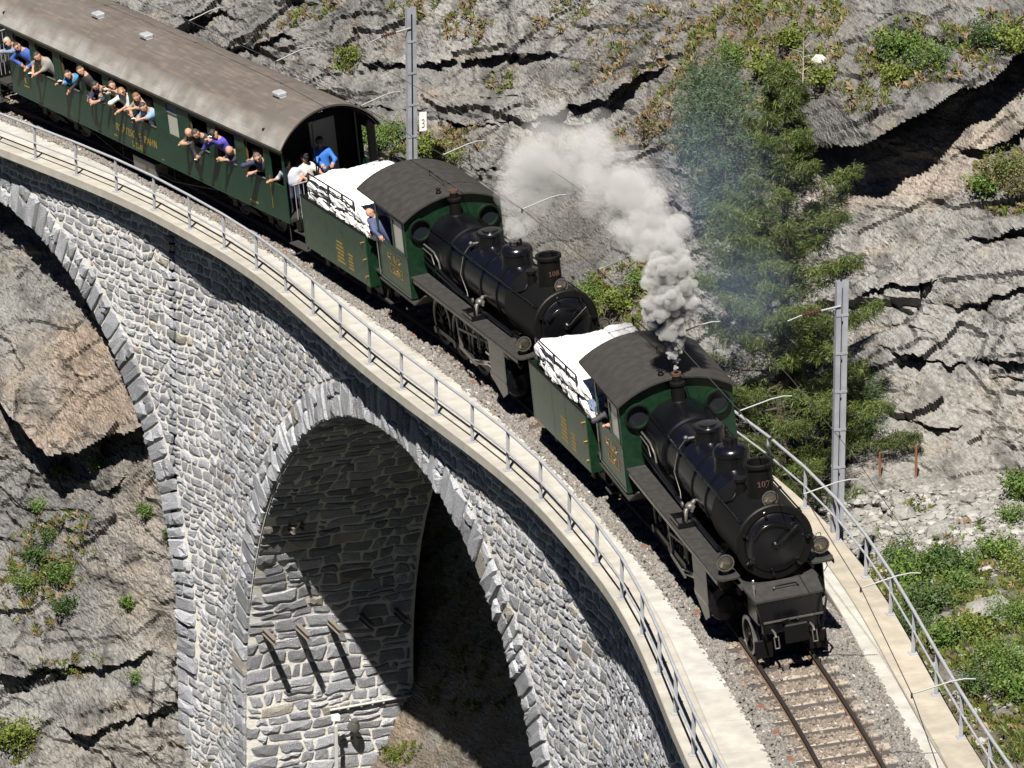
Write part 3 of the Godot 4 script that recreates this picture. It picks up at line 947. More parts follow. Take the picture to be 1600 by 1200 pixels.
# ------------------------------------------------------------------ track
func ballast_y(r: float) -> float:
	if r < -0.95: return lerpf(-0.05, 0.0, clampf((-0.95 - r) / 0.15, 0, 1)) - clampf((-1.30 - r) / 0.1, 0, 1) * 0.06
	if r < 0.95: return -0.05 + 0.15 * (r + 0.95) / 1.9
	return lerpf(0.10, -0.06, clampf((r - 0.95) / 0.75, 0, 1))
func build_track() -> void:
	var bed := MB.new()
	var rs := [-1.45, -1.30, -0.95, -0.4, 0.0, 0.4, 0.95, 1.2, 1.5, 2.1]
	for k in 76:
		var s := -44.0 + k
		for j in rs.size() - 1:
			bed.quad(pt(s, rs[j], ballast_y(rs[j]) - 0.03), pt(s + 1, rs[j], ballast_y(rs[j]) - 0.03), pt(s + 1, rs[j + 1], ballast_y(rs[j + 1]) - 0.03), pt(s, rs[j + 1], ballast_y(rs[j + 1]) - 0.03))
	kind(obj("ballast_bed", bed, M.ballast_bed), "structure")
	# loose stones
	var mm := MultiMesh.new()
	mm.transform_format = MultiMesh.TRANSFORM_3D
	mm.use_colors = true
	mm.mesh = pebble(1)
	var xs := []
	while xs.size() < 62000:
		var s := rng.randf_range(-32.0, 28.0)
		var rr := rng.randf_range(-1.40, 1.75)
		var edge := r_far(s) - 0.93
		if rr > edge + 0.04 * rng.randf(): continue
		if rr < -1.27 and rng.randf() < 0.75: continue
		var under := absf(rr) < 0.86 and fposmod(s - 0.22, 0.62) > 0.18 and fposmod(s - 0.22, 0.62) < 0.44
		if under and rng.randf() < 0.995: continue
		if absf(absf(rr) - 0.53) < 0.05: continue
		xs.append([s, rr])
	mm.instance_count = xs.size()
	for k in xs.size():
		var z := rng.randf_range(0.022, 0.045)
		var b := Basis.from_euler(Vector3(rng.randf() * TAU, rng.randf() * TAU, rng.randf() * TAU)).scaled(Vector3(z * rng.randf_range(0.8, 1.4), z, z * rng.randf_range(0.7, 1.2)))
		mm.set_instance_transform(k, Transform3D(b, pt(xs[k][0], xs[k][1], ballast_y(xs[k][1]) - 0.022 + rng.randf() * 0.03)))
		var t := rng.randf()
		var g := 0.115 + 0.10 * t * t
		var c := Color(g * 1.06, g, g * 0.94)
		if absf(xs[k][1]) < 0.75: c = Color(g * 1.1, g * 0.9, g * 0.74)
		elif rng.randf() < 0.2: c = Color(g * 1.15, g * 0.98, g * 0.88)
		if rng.randf() < 0.012: c = Color(0.36, 0.36, 0.36)
		mm.set_instance_color(k, c)
	var mi := MultiMeshInstance3D.new()
	mi.name = "ballast_gravel"
	mi.multimesh = mm
	mi.material_override = M.ballast
	add_child(mi)
	kind(mi, "stuff")
	mi.set_meta("label", "grey and brown crushed stone ballast along the track")
	# rails and sleepers
	var tr := thing("railway_track", "metre gauge track with dark worn rails on pale sleepers", "railway track")
	var prof := [Vector2(-0.055, -0.138), Vector2(0.055, -0.138), Vector2(0.055, -0.125), Vector2(0.012, -0.11), Vector2(0.012, -0.04), Vector2(0.031, -0.033), Vector2(0.031, -0.006), Vector2(0.024, 0.0), Vector2(-0.024, 0.0), Vector2(-0.031, -0.006), Vector2(-0.031, -0.033), Vector2(-0.012, -0.04), Vector2(-0.012, -0.11), Vector2(-0.055, -0.125)]
	for side in [0.53, -0.53]:
		var top := MB.new()
		var web := MB.new()
		for k in 96:
			var f0 := frame(-45.0 + k * 0.8)
			var f1 := frame(-45.0 + (k + 1) * 0.8)
			for e in prof.size():
				var f := (e + 1) % prof.size()
				var p0: Vector2 = prof[e]
				var p1: Vector2 = prof[f]
				var m: MB = top if (e >= 6 and e <= 8) else web
				m.quad(f0 * Vector3(0, p0.y, side + p0.x), f0 * Vector3(0, p1.y, side + p1.x), f1 * Vector3(0, p1.y, side + p1.x), f1 * Vector3(0, p0.y, side + p0.x))
		var rl := obj("rail", web, M.rail_rust, tr)
		obj("running_surface", top, M.rail_steel, rl)
	var sl := MB.new()
	sl.box(Vector3(0, -0.175, 0), Vector3(0.22, 0.10, 1.8), 0.02)
	var slm := sl.mesh()
	var cap := MB.new()
	cap.box(Vector3(0, -0.13, 0.93), Vector3(0.22, 0.12, 0.16), 0.02)
	var capm := cap.mesh()
	var chair := MB.new()
	for sd in [0.53, -0.53]:
		chair.box(Vector3(0, -0.132, sd + 0.09), Vector3(0.10, 0.03, 0.06), 0.008)
		chair.box(Vector3(0, -0.132, sd - 0.09), Vector3(0.10, 0.03, 0.06), 0.008)
	var chm := chair.mesh()
	for k in 115:
		var s := -43.4 + 0.62 * k + 0.31
		if s > 20.3 or k % 3 == 0 or s < -8:
			var o := obj("sleeper", slm, M.sleeper, tr)
			o.transform = frame(s)
			kind(obj("rail_fastening", chm, M.rail_rust, o), "stuff")
			if k % 2 == 0:
				obj("end_cap", capm, M.rust_cap, o)
func pebble(sd: int) -> ArrayMesh:
	var r2 := RandomNumberGenerator.new()
	r2.seed = sd
	var m := MB.new()
	var t := (1.0 + sqrt(5.0)) / 2.0
	var vs := [Vector3(-1, t, 0), Vector3(1, t, 0), Vector3(-1, -t, 0), Vector3(1, -t, 0), Vector3(0, -1, t), Vector3(0, 1, t), Vector3(0, -1, -t), Vector3(0, 1, -t), Vector3(t, 0, -1), Vector3(t, 0, 1), Vector3(-t, 0, -1), Vector3(-t, 0, 1)]
	for k in 12: vs[k] = vs[k].normalized() * r2.randf_range(0.75, 1.25)
	for f in [[0, 11, 5], [0, 5, 1], [0, 1, 7], [0, 7, 10], [0, 10, 11], [1, 5, 9], [5, 11, 4], [11, 10, 2], [10, 7, 6], [7, 1, 8], [3, 9, 4], [3, 4, 2], [3, 2, 6], [3, 6, 8], [3, 8, 9], [4, 9, 5], [2, 4, 11], [6, 2, 10], [8, 6, 7], [9, 8, 1]]:
		m.tri(vs[f[0]], vs[f[1]], vs[f[2]])
	return m.mesh()

# ------------------------------------------------------------------ railings, masts, wires
func railing(near: bool) -> void:
	var o := thing("railing", "grey steel railing on the near edge of the viaduct, in front of the train" if near else "grey steel railing on the far edge of the viaduct, behind the train", "railing")
	var r := func(s): return r_near(s) if near else r_far(s) - 0.06
	var tops := []
	var mids := []
	var s := -44.5
	while s < 30.5:
		var f := frame(s, 0.0)
		f.origin = pt(s, r.call(s), 0)
		var m := MB.new()
		m.xf = f
		m.box(Vector3(0, 0.43, 0), Vector3(0.022, 0.86, 0.075), 0.006)
		m.box(Vector3(0.018, 0.43, 0.0), Vector3(0.014, 0.86, 0.030))
		m.box(Vector3(0, 0.008, 0), Vector3(0.16, 0.016, 0.17), 0.004)
		obj("post", m, M.galvanised, o)
		tops.append(f * Vector3(0, 0.875, 0.02))
		mids.append(f * Vector3(0, 0.45, 0.055 if near else 0.0))
		s += 2.0
	var t := MB.new()
	t.tube(tops, 0.033, 10)
	obj("top_rail", t, M.galvanised, o)
	t = MB.new()
	t.tube(mids, 0.022, 8)
	obj("middle_rail", t, M.galvanised, o)

func mast(s: float, r: float, top: float, label: String) -> Node3D:
	var f := frame(s, 0.0)
	f.origin = pt(s, r, 0)
	var o := thing("catenary_mast", label, "mast", f, "catenary masts along the far side of the viaduct")
	for z in [-0.072, 0.072]:
		var m := MB.new()
		var sg := signf(z)
		m.box(Vector3(0, (top - 4.0) / 2, z + 0.045 * sg), Vector3(0.12, top + 4.0, 0.012))
		m.box(Vector3(0.056, (top - 4.0) / 2, z), Vector3(0.012, top + 4.0, 0.10))
		m.box(Vector3(-0.056, (top - 4.0) / 2, z), Vector3(0.012, top + 4.0, 0.10))
		obj("channel", m, M.mast_steel, o)
	var y := -1.0
	while y < top - 0.2:
		var b := MB.new()
		b.box(Vector3(0.068, y, 0), Vector3(0.01, 0.05, 0.26))
		b.box(Vector3(-0.068, y, 0), Vector3(0.01, 0.05, 0.26))
		obj("tie_plate", b, M.mast_steel, o)
		y += 0.8
	var arm := MB.new()
	arm.tube([Vector3(0.08, top - 0.5, 0.05), Vector3(0.08, top - 0.56, 0.45)], 0.02, 6)
	arm.tube([Vector3(0.08, top - 0.62, 0.85), Vector3(0.08, top - 0.72, 1.15)], 0.012, 6)
	var a := obj("bracket", arm, M.galvanised, o)
	var ins := MB.new()
	var pr := []
	for k in 7:
		pr.append(Vector2(0.018, k * 0.06)); pr.append(Vector2(0.045, k * 0.06 + 0.015)); pr.append(Vector2(0.045, k * 0.06 + 0.03)); pr.append(Vector2(0.018, k * 0.06 + 0.045))
	var d := Vector3(0, -0.06, 0.4).normalized()
	var x := d.cross(Vector3.RIGHT).normalized()
	ins.lathe(pr, 10, Transform3D(Basis(x, d, x.cross(d)), Vector3(0.08, top - 0.56, 0.45)))
	obj("insulator", ins, M.insulator, a)
	return o
func build_line() -> void:
	railing(true)
	railing(false)
	mast(13.0, 3.06, 5.3, "grey twin channel mast by the far railing, right of the front engine")
	var m2 := mast(-10.35, 2.95, 5.45, "grey twin channel mast with white number plate, behind the rear tender")
	var pl := MB.new()
	pl.box(Vector3(0.09, 2.55, -0.27), Vector3(0.012, 0.48, 0.20), 0.004)
	var p := obj("number_plate", pl, M.white_plate, m2)
	text("3", 0.22, Transform3D(Basis(Vector3(0, 0, -1), Vector3.UP, Vector3.RIGHT), Vector3(0.098, 2.50, -0.27)), M.letter_black, p, "numeral", 0.55)
	# wires
	var w := []
	var w2 := []
	var arms := []
	var s := -44.25
	while s < 40:
		w.append(pt(s, -0.4, 4.36))
		w2.append(pt(s, 0.58, 4.95))
		arms.append(s)
		s += 4.75
	var mb := MB.new()
	mb.tube(w, 0.009, 5)
	tag(obj("contact_wire", mb, M.wire), "thin dark contact wire hanging over the middle of the track", "wire")
	mb = MB.new()
	mb.tube(w2, 0.007, 5)
	tag(obj("pull_off_wire", mb, M.wire), "thin dark pull-off wire hanging above the far railing", "wire")
	mb = MB.new()
	mb.tube([Vector3.ZERO, Vector3(0, 0.10, -0.33), Vector3(0, 0.19, -0.62), Vector3(0, 0.23, -0.85), Vector3(0, 0.22, -1.02)], 0.014, 6)
	var ht := MB.new()
	ht.box(Vector3(0, -0.03, 0), Vector3(0.03, 0.09, 0.03))
	var am := mb.mesh()
	var clm := ht.mesh()
	var labels := {-21: "curved pale steady arm above the middle of the coach roof's far edge", -16: "curved pale steady arm over the rocks behind the coach roof", -11: "curved pale steady arm just left of the mast with the number plate", -6: "curved pale steady arm right above the rear tender's sacks", -2: "curved pale steady arm above the roof of the second engine's cab", 3: "curved pale steady arm amid the second engine's thin steam", 8: "curved pale steady arm above the weeds behind the second engine's smokebox", 13: "curved pale steady arm right of the front engine's steam jet", 18: "curved pale steady arm just right of the front engine's cab", 22: "curved pale steady arm in front of the foot of the right mast", 27: "curved pale steady arm crossing the far railing just ahead of the front engine", 32: "curved pale steady arm over the bare track in the lower right corner"}
	for a in arms:
		if not labels.has(roundi(a)): continue
		var f := frame(a, 0.0)
		f.origin = pt(a, -0.4, 4.36)
		var lab: String = labels[roundi(a)]
		var o := thing("steady_arm", lab, "steady arm", f, "steady arms along the contact wire")
		obj("rod", am, M.arm_steel, o)
		obj("clamp", clm, M.wire, o)

func text(t: String, h: float, at: Transform3D, m: Material, parent: Node, called := "lettering", squash := 1.0, serif := false) -> MeshInstance3D:
	var tm := TextMesh.new()
	tm.text = t
	var f := SystemFont.new()
	f.font_names = ["Droid Serif" if serif else "Droid Sans"]
	f.font_weight = 700 if serif else 400
	tm.font = f
	tm.font_size = 64
	tm.pixel_size = h / 46.0
	tm.depth = 0.006
	tm.curve_step = 4.0
	var o := MeshInstance3D.new()
	o.name = called
	o.mesh = tm
	o.material_override = m
	parent.add_child(o, true)
	o.transform = at * Transform3D(Basis.from_scale(Vector3(squash, 1, 1)), Vector3.ZERO)
	return o

# ------------------------------------------------------------------ engines and tenders
func wheel(parent: Node3D, x: float, z: float, r: float, spokes: int, bright := false) -> void:
	var sg := signf(z)
	var m := MB.new()
	for k in spokes:
		var a := TAU * k / spokes
		m.bar(Vector3(x + cos(a) * r * 0.18, r + sin(a) * r * 0.18, z), Vector3(x + cos(a) * r * 0.82, r + sin(a) * r * 0.82, z), 0.04, 0.05, Vector3(0, 0, 1))
	m.lathe([Vector2(0, -0.07), Vector2(r * 0.22, -0.07), Vector2(r * 0.22, 0.07), Vector2(0.05, 0.09), Vector2(0, 0.09)], 14, ax_z(Vector3(x, r, z)))
	m.lathe([Vector2(r * 0.80, -0.05), Vector2(r * 0.90, -0.05), Vector2(r * 0.90, 0.05), Vector2(r * 0.80, 0.05), Vector2(r * 0.80, -0.05)], 28, ax_z(Vector3(x, r, z)))
	var w := obj("wheel", m, M.black_dull, parent)
	m = MB.new()
	m.lathe([Vector2(r * 0.88, -0.06), Vector2(r + 0.03, -0.06) if sg < 0 else Vector2(r, -0.06), Vector2(r, 0.0), Vector2(r, 0.06) if sg < 0 else Vector2(r + 0.03, 0.06), Vector2(r * 0.88, 0.06)], 32, ax_z(Vector3(x, r, z)))
	obj("tyre", m, M.steel_bright if bright else M.steel_dull, w)
func arc_roof(x0: float, x1: float, hw: float, eave: float, crown: float, th: float, n := 18) -> MB:
	var m := MB.new()
	var h := crown - eave
	var rr := (hw * hw + h * h) / (2.0 * h)
	var pts := []
	for k in n + 1:
		var z := -hw + 2.0 * hw * k / n
		pts.append(Vector2(z, crown - rr + sqrt(rr * rr - z * z)))
	for k in n:
		var a: Vector2 = pts[k]
		var b: Vector2 = pts[k + 1]
		var na := Vector3(0, a.y - crown + rr, a.x).normalized()
		var nb := Vector3(0, b.y - crown + rr, b.x).normalized()
		m.quadn(Vector3(x0, a.y, a.x), Vector3(x0, b.y, b.x), Vector3(x1, b.y, b.x), Vector3(x1, a.y, a.x), na, nb, nb, na)
		m.quadn(Vector3(x0, b.y - th, b.x), Vector3(x0, a.y - th, a.x), Vector3(x1, a.y - th, a.x), Vector3(x1, b.y - th, b.x), -nb, -na, -na, -nb)
		m.quad(Vector3(x1, a.y - th, a.x), Vector3(x1, a.y, a.x), Vector3(x1, b.y, b.x), Vector3(x1, b.y - th, b.x))
		m.quad(Vector3(x0, b.y - th, b.x), Vector3(x0, b.y, b.x), Vector3(x0, a.y, a.x), Vector3(x0, a.y - th, a.x))
	for s: float in [-1.0, 1.0]:
		m.quad(Vector3(x0, eave - th, s * hw), Vector3(x1, eave - th, s * hw), Vector3(x1, eave, s * hw), Vector3(x0, eave, s * hw)) if s > 0 else m.quad(Vector3(x1, eave - th, s * hw), Vector3(x0, eave - th, s * hw), Vector3(x0, eave, s * hw), Vector3(x1, eave, s * hw))
	return m
func lamp(parent: Node3D, p: Vector3, r: float) -> void:
	var m := MB.new()
	m.lathe([Vector2(0, -r * 1.15), Vector2(r * 0.45, -r * 1.1), Vector2(r * 0.85, -r * 0.65), Vector2(r, -0.02), Vector2(r * 1.08, 0.0), Vector2(r * 1.08, 0.035), Vector2(r * 0.93, 0.04), Vector2(r * 0.93, 0.0)], 20, ax_x(p), 0.3)
	m.box(p + Vector3(-0.05, -r - 0.05, 0), Vector3(0.10, 0.10, 0.12), 0.01)
	m.tube([p + Vector3(-0.06, r * 0.9, -0.05), p + Vector3(-0.06, r * 1.35, -0.04), p + Vector3(-0.06, r * 1.35, 0.04), p + Vector3(-0.06, r * 0.9, 0.05)], 0.008, 5)
	var o := obj("headlight", m, M.black_gloss, parent)
	m = MB.new()
	m.lathe([Vector2(r * 0.92, 0.028), Vector2(r * 0.7, 0.05), Vector2(r * 0.35, 0.066), Vector2(0, 0.07)], 20, ax_x(p), 0.5)
	obj("lens", m, M.lamp_glass, o)
	m = MB.new()
	m.lathe([Vector2(r * 0.93, 0.036), Vector2(r * 1.09, 0.036), Vector2(r * 1.09, 0.05), Vector2(r * 0.93, 0.05), Vector2(r * 0.93, 0.036)], 20, ax_x(p))
	obj("rim", m, M.steel_dull, o)

func build_engine(number: String, label: String) -> Node3D:
	var o := thing("steam_locomotive", label, "steam locomotive", Transform3D(), "the two coupled steam engines")
	var BC := 2.22
	var m := MB.new()
	# boiler
	m.lathe([Vector2(0.72, -2.62), Vector2(0.72, -1.32), Vector2(0.65, -1.28), Vector2(0.65, 2.2)], 48, ax_x(Vector3(0, BC, 0)))
	var boiler := obj("boiler", m, M.black_paint, o)
	for x in [-1.30, -0.45, 0.62, 1.55, 2.16]:
		m = MB.new()
		m.lathe([Vector2(0.65, -0.022), Vector2(0.678, -0.018), Vector2(0.678, 0.018), Vector2(0.65, 0.022)], 48, ax_x(Vector3(x, BC, 0)))
		obj("band", m, M.black_gloss, boiler)
	m = MB.new()
	m.box(Vector3(-2.0, 1.55, 0), Vector3(1.25, 0.9, 1.10), 0.05)
	obj("firebox", m, M.black_dull, o)
	# smokebox
	m = MB.new()
	m.lathe([Vector2(0.70, 2.18), Vector2(0.715, 2.2), Vector2(0.715, 3.86), Vector2(0.745, 3.88), Vector2(0.745, 3.96), Vector2(0.72, 3.985), Vector2(0.60, 3.99), Vector2(0.58, 3.97), Vector2(0, 3.97)], 56, ax_x(Vector3(0, BC, 0)))
	m.box(Vector3(3.2, 1.42, 0), Vector3(1.1, 0.5, 0.72), 0.03)
	var smoke := obj("smokebox", m, M.black_dull, o)
	m = MB.new()
	m.lathe([Vector2(0.58, 3.97), Vector2(0.58, 4.005), Vector2(0.545, 4.03), Vector2(0.45, 4.05), Vector2(0.25, 4.075), Vector2(0, 4.085)], 48, ax_x(Vector3(0, BC, 0)), 0.1)
	var door := obj("smokebox_door", m, M.black_paint, o)
	m = MB.new()
	var pts := []
	for k in 15:
		var a := deg_to_rad(28.0 + 118.0 * k / 14.0)
		pts.append(Vector3(4.12, BC + sin(a) * 0.42, -cos(a) * 0.42 + 0.06))
	m.tube(pts, 0.017, 7)
	m.tube([Vector3(4.04, BC + 0.2, 0.425), Vector3(4.12, BC + 0.2, 0.425)], 0.02, 6)
	obj("door_rail", m, M.black_gloss, door)
	m = MB.new()
	m.lathe([Vector2(0, 4.07), Vector2(0.085, 4.08), Vector2(0.085, 4.12), Vector2(0.05, 4.16), Vector2(0, 4.17)], 14, ax_x(Vector3(0, BC - 0.02, 0.02)))
	m.tube([Vector3(4.16, BC, 0.02), Vector3(4.16, BC + 0.17, -0.2), Vector3(4.14, BC + 0.33, -0.43)], 0.02, 7)
	obj("door_handle", m, M.black_gloss, door)
	for k in 7:
		var a := TAU * (k + 0.3) / 7.0
		m = MB.new()
		m.xf = Transform3D(Basis(Vector3.RIGHT, a), Vector3(4.0, BC, 0))
		m.box(Vector3(0.03, 0.62, 0), Vector3(0.05, 0.12, 0.05), 0.01)
		m.lathe([Vector2(0.03, 0.04), Vector2(0.03, 0.09), Vector2(0, 0.09)], 7, ax_x(Vector3(0, 0.60, 0)))
		obj("clamp", m, M.black_gloss, door)
	# chimney, domes, small fittings
	m = MB.new()
	m.lathe([Vector2(0.30, 2.72), Vector2(0.27, 2.88), Vector2(0.25, 2.92), Vector2(0.245, 3.50), Vector2(0.285, 3.52), Vector2(0.285, 3.58), Vector2(0.245, 3.60), Vector2(0.21, 3.58), Vector2(0.20, 3.1), Vector2(0, 3.1)], 32, ax_y(Vector3(3.28, 0, 0)))
	var ch := obj("chimney", m, M.black_dull, o)
	text(number, 0.11, Transform3D(Basis(Vector3(0, 0, -1), Vector3.UP, Vector3.RIGHT), Vector3(3.525, 3.22, 0.0)), M.copper, ch, "number", 1.0, true)
	m = MB.new()
	m.lathe([Vector2(0.38, 2.62), Vector2(0.37, 2.80), Vector2(0.345, 2.84), Vector2(0.345, 3.10), Vector2(0.36, 3.105), Vector2(0.36, 3.13), Vector2(0.34, 3.20), Vector2(0.28, 3.26), Vector2(0.18, 3.29), Vector2(0, 3.30)], 36, ax_y(Vector3(1.36, 0, 0)), 0.35)
	var dome := obj("steam_dome", m, M.black_gloss, o)
	m = MB.new()
	for k in 4:
		var a := TAU * k / 4.0 + 0.4
		m.lathe([Vector2(0.055, 0), Vector2(0.055, 0.12), Vector2(0, 0.13)], 8, ax_y(Vector3(1.36 + cos(a) * 0.07, 3.28, sin(a) * 0.09)))
	obj("safety_valve", m, M.black_dull, dome)
	m = MB.new()
	m.lathe([Vector2(0.33, 2.66), Vector2(0.32, 2.80), Vector2(0.295, 2.84), Vector2(0.295, 3.08), Vector2(0.31, 3.085), Vector2(0.31, 3.11), Vector2(0.28, 3.15), Vector2(0.18, 3.16), Vector2(0.17, 3.19), Vector2(0, 3.20)], 32, ax_y(Vector3(-0.22, 0, 0)), 0.25)
	var sand := obj("sand_dome", m, M.black_gloss, o)
	m = MB.new()
	m.tube([Vector3(-0.35, 2.86, 0.30), Vector3(-0.5, 2.80, 0.42), Vector3(-0.52, 2.62, 0.57), Vector3(-0.52, 2.2, 0.69), Vector3(-0.30, 1.85, 0.66), Vector3(-0.05, 1.68, 0.72)], 0.011, 7)
	obj("sand_pipe", m, M.steel_dull, sand)
	m = MB.new()
	m.tube([Vector3(-0.32, 2.9, 0.22), Vector3(-0.32, 2.9, 0.42)], 0.03, 7)
	m.ball(Vector3(-0.32, 2.92, 0.44), Vector3(0.05, 0.05, 0.05), 8, 5)
	obj("valve", m, M.steel_dull, sand)
	m = MB.new()
	m.lathe([Vector2(0.16, 2.90), Vector2(0.13, 2.96), Vector2(0.125, 3.26), Vector2(0.155, 3.28), Vector2(0.155, 3.33), Vector2(0.09, 3.35), Vector2(0.085, 3.48), Vector2(0.06, 3.48)], 20, ax_y(Vector3(-2.36, 0, 0)))
	var turret := obj("steam_turret", m, M.black_dull, o)
	m = MB.new()
	m.lathe([Vector2(0.08, 3.46), Vector2(0.10, 3.47), Vector2(0.10, 3.53), Vector2(0.06, 3.53), Vector2(0.05, 3.47)], 16, ax_y(Vector3(-2.36, 0, 0)))
	obj("outlet", m, M.copper, turret)
	m = MB.new()
	m.lathe([Vector2(0.11, 2.74), Vector2(0.10, 2.80), Vector2(0.10, 3.10), Vector2(0.125, 3.11), Vector2(0.125, 3.17), Vector2(0, 3.18)], 16, ax_y(Vector3(2.86, 0, 0.27)))
	m.tube([Vector3(2.86, 2.86, 0.38), Vector3(2.94, 2.80, 0.46), Vector3(2.80, 2.72, 0.55), Vector3(2.5, 2.66, 0.59)], 0.03, 7)
	obj("feed_heater", m, M.black_dull, o)
	for s: float in [0.6, -0.6]:
		m = MB.new()
		m.tube([Vector3(-2.6, 2.68, s * 0.98), Vector3(3.85, 2.68, s * 0.98)], 0.018, 7)
		for x in [-2.3, -1.1, 0.1, 1.3, 2.5, 3.7]:
			m.lathe([Vector2(0.03, -0.03), Vector2(0.03, 0.03), Vector2(0, 0.03)], 7, ax_x(Vector3(x, 2.68, s * 0.98)))
			m.tube([Vector3(x, 2.62, s * 0.86), Vector3(x, 2.68, s * 0.98)], 0.014, 5)
		obj("handrail", m, M.black_gloss, o)
		# pipes along the boiler
		m = MB.new()
		m.tube([Vector3(-2.6, 2.36, s * 1.30), Vector3(-1.9, 2.34, s * 1.30), Vector3(-1.72, 2.15, s * 1.25), Vector3(-1.68, 1.8, s * 1.22), Vector3(-1.5, 1.66, s * 1.2)], 0.022, 7)
		m.tube([Vector3(-2.6, 2.25, s * 1.32), Vector3(-2.05, 2.22, s * 1.32), Vector3(-1.9, 1.95, s * 1.3), Vector3(-1.85, 1.7, s * 1.22)], 0.014, 7)
		obj("steam_pipe", m, M.steel_dull, o)
		m = MB.new()
		m.tube([Vector3(-2.6, 1.92, s * 1.28), Vector3(0.4, 1.74, s * 1.24), Vector3(2.6, 1.72, s * 1.24)], 0.045, 8)
		m.tube([Vector3(-2.6, 2.08, s * 1.30), Vector3(-0.2, 1.84, s * 1.28)], 0.03, 8)
		obj("reversing_rod", m, M.black_gloss, o)
	m = MB.new()
	m.tube([Vector3(0.62, 1.98, 0.62), Vector3(0.75, 1.86, 0.84), Vector3(0.75, 1.66, 0.88)], 0.05, 9)
	m.ball(Vector3(0.72, 1.92, 0.75), Vector3(0.10, 0.09, 0.10), 10, 6)
	m.tube([Vector3(0.85, 1.95, 0.70), Vector3(1.05, 1.95, 0.80)], 0.03, 7)
	m.lathe([Vector2(0, 0), Vector2(0.06, 0), Vector2(0.06, 0.03), Vector2(0, 0.03)], 12, ax_z(Vector3(0.62, 1.95, 0.86)))
	obj("clack_valve", m, M.steel_dull, o)
	# running boards
	for s: float in [1.0, -1.0]:
		m = MB.new()
		var poly := PackedVector2Array([Vector2(-2.58, 0.70), Vector2(3.86, 0.70), Vector2(3.90, 0.74), Vector2(3.92, 1.04), Vector2(3.86, 1.12), Vector2(3.76, 1.15), Vector2(-2.58, 1.15)])
		var fr := Transform3D(Basis(Vector3(1, 0, 0), Vector3(0, 0, s), Vector3(0, -s, 0)), Vector3(0, 1.62, 0))
		m.prism(poly, -0.018, 0.018, fr)
		var rb := obj("running_board", m, M.board_grey, o)
		m = MB.new()
		m.box(Vector3(0.64, 1.56, s * 1.135), Vector3(6.4, 0.085, 0.02))
		obj("edge", m, M.black_gloss, rb)
		m = MB.new()
		for b in [[0.50, 0.0, 0.04, 0.36], [1.08, 0.0, 0.04, 0.36], [0.79, 0.17, 0.60, 0.04], [0.79, -0.17, 0.60, 0.04]]:
			m.box(Vector3(b[0], 1.70, s * 0.92 + b[1]), Vector3(b[2], 0.10, b[3]))
		m.tube([Vector3(0.79, 1.65, s * 0.92), Vector3(0.79, 1.84, s * 0.92)], 0.03, 7)
		obj("hatch_frame", m, M.black_gloss, rb)
		lamp(o, Vector3(3.72, 1.90, s * 0.93), 0.155)
		m = MB.new()
		m.tube([Vector3(3.6, 1.56, s * 1.05), Vector3(3.62, 1.40, s * 1.06), Vector3(3.60, 1.30, s * 1.0), Vector3(3.58, 1.36, s * 0.96)], 0.01, 5)
		obj("hook", m, M.steel_dull, rb)
	lamp(o, Vector3(3.86, 3.06, 0), 0.145)
	m = MB.new()
	m.box(Vector3(3.76, 2.93, 0), Vector3(0.16, 0.04, 0.24))
	obj("lamp_bracket", m, M.black_gloss, smoke)
	# cab
	var cab := MB.new()
	var front := PackedVector2Array([Vector2(-1.17, 1.1), Vector2(1.17, 1.1), Vector2(1.17, 2.99)])
	for k in 13:
		var z := 1.17 - 2.34 * k / 12.0
		front.append(Vector2(z, 2.99 + 0.38 * (1.0 - pow(z / 1.17, 2)) - 0.01))
	cab.prism(front, -0.02, 0.02, Transform3D(Basis(Vector3(0, 0, -1), Vector3.UP, Vector3.RIGHT), Vector3(-2.60, 0, 0)))
	obj("cab_front", cab, M.green_paint, o)
	for s: float in [0.83, -0.83]:
		m = MB.new()
		m.lathe([Vector2(0.27, 0.0), Vector2(0.27, 0.09), Vector2(0.23, 0.09), Vector2(0.225, 0.0)], 28, ax_x(Vector3(-2.58, 2.70, s)))
		var ph := obj("porthole", m, M.green_paint, o)
		m = MB.new()
		m.lathe([Vector2(0.26, 0.088), Vector2(0.255, 0.105), Vector2(0.225, 0.105), Vector2(0.22, 0.088)], 28, ax_x(Vector3(-2.58, 2.70, s)))
		obj("rim", m, M.black_dull, ph)
		m = MB.new()
		m.lathe([Vector2(0.225, 0.006), Vector2(0, 0.006)], 28, ax_x(Vector3(-2.58, 2.70, s)))
		obj("glass", m, M.dark_glass, ph)
	for s: float in [1.0, -1.0]:
		m = MB.new()
		var z := s * 1.165
		m.box(Vector3(-3.58, 1.59, z), Vector3(1.94, 1.0, 0.03), 0.006)
		m.box(Vector3(-3.58, 2.94, z), Vector3(1.94, 0.14, 0.03))
		m.box(Vector3(-2.665, 2.48, z), Vector3(0.11, 0.80, 0.03))
		m.box(Vector3(-3.46, 2.48, z), Vector3(0.09, 0.80, 0.03))
		m.box(Vector3(-4.50, 2.48, z), Vector3(0.10, 0.80, 0.03))
		var side := obj("cab_side", m, M.green_mottled, o)
		m = MB.new()
		m.box(Vector3(-3.58, 2.085, z + s * 0.02), Vector3(1.98, 0.035, 0.03), 0.006)
		m.box(Vector3(-3.58, 1.13, z + s * 0.02), Vector3(1.96, 0.05, 0.012))
		m.box(Vector3(-2.62, 1.59, z + s * 0.018), Vector3(0.03, 0.95, 0.01))
		obj("beading", m, M.green_paint, side)
		m = MB.new()
		m.box(Vector3(-3.06, 2.48, z), Vector3(0.60, 0.72, 0.012))
		obj("window_pane", m, M.frosted_and_glare, side)  # clear glass; its white reflection is painted as a pale opaque pane
		m = MB.new()
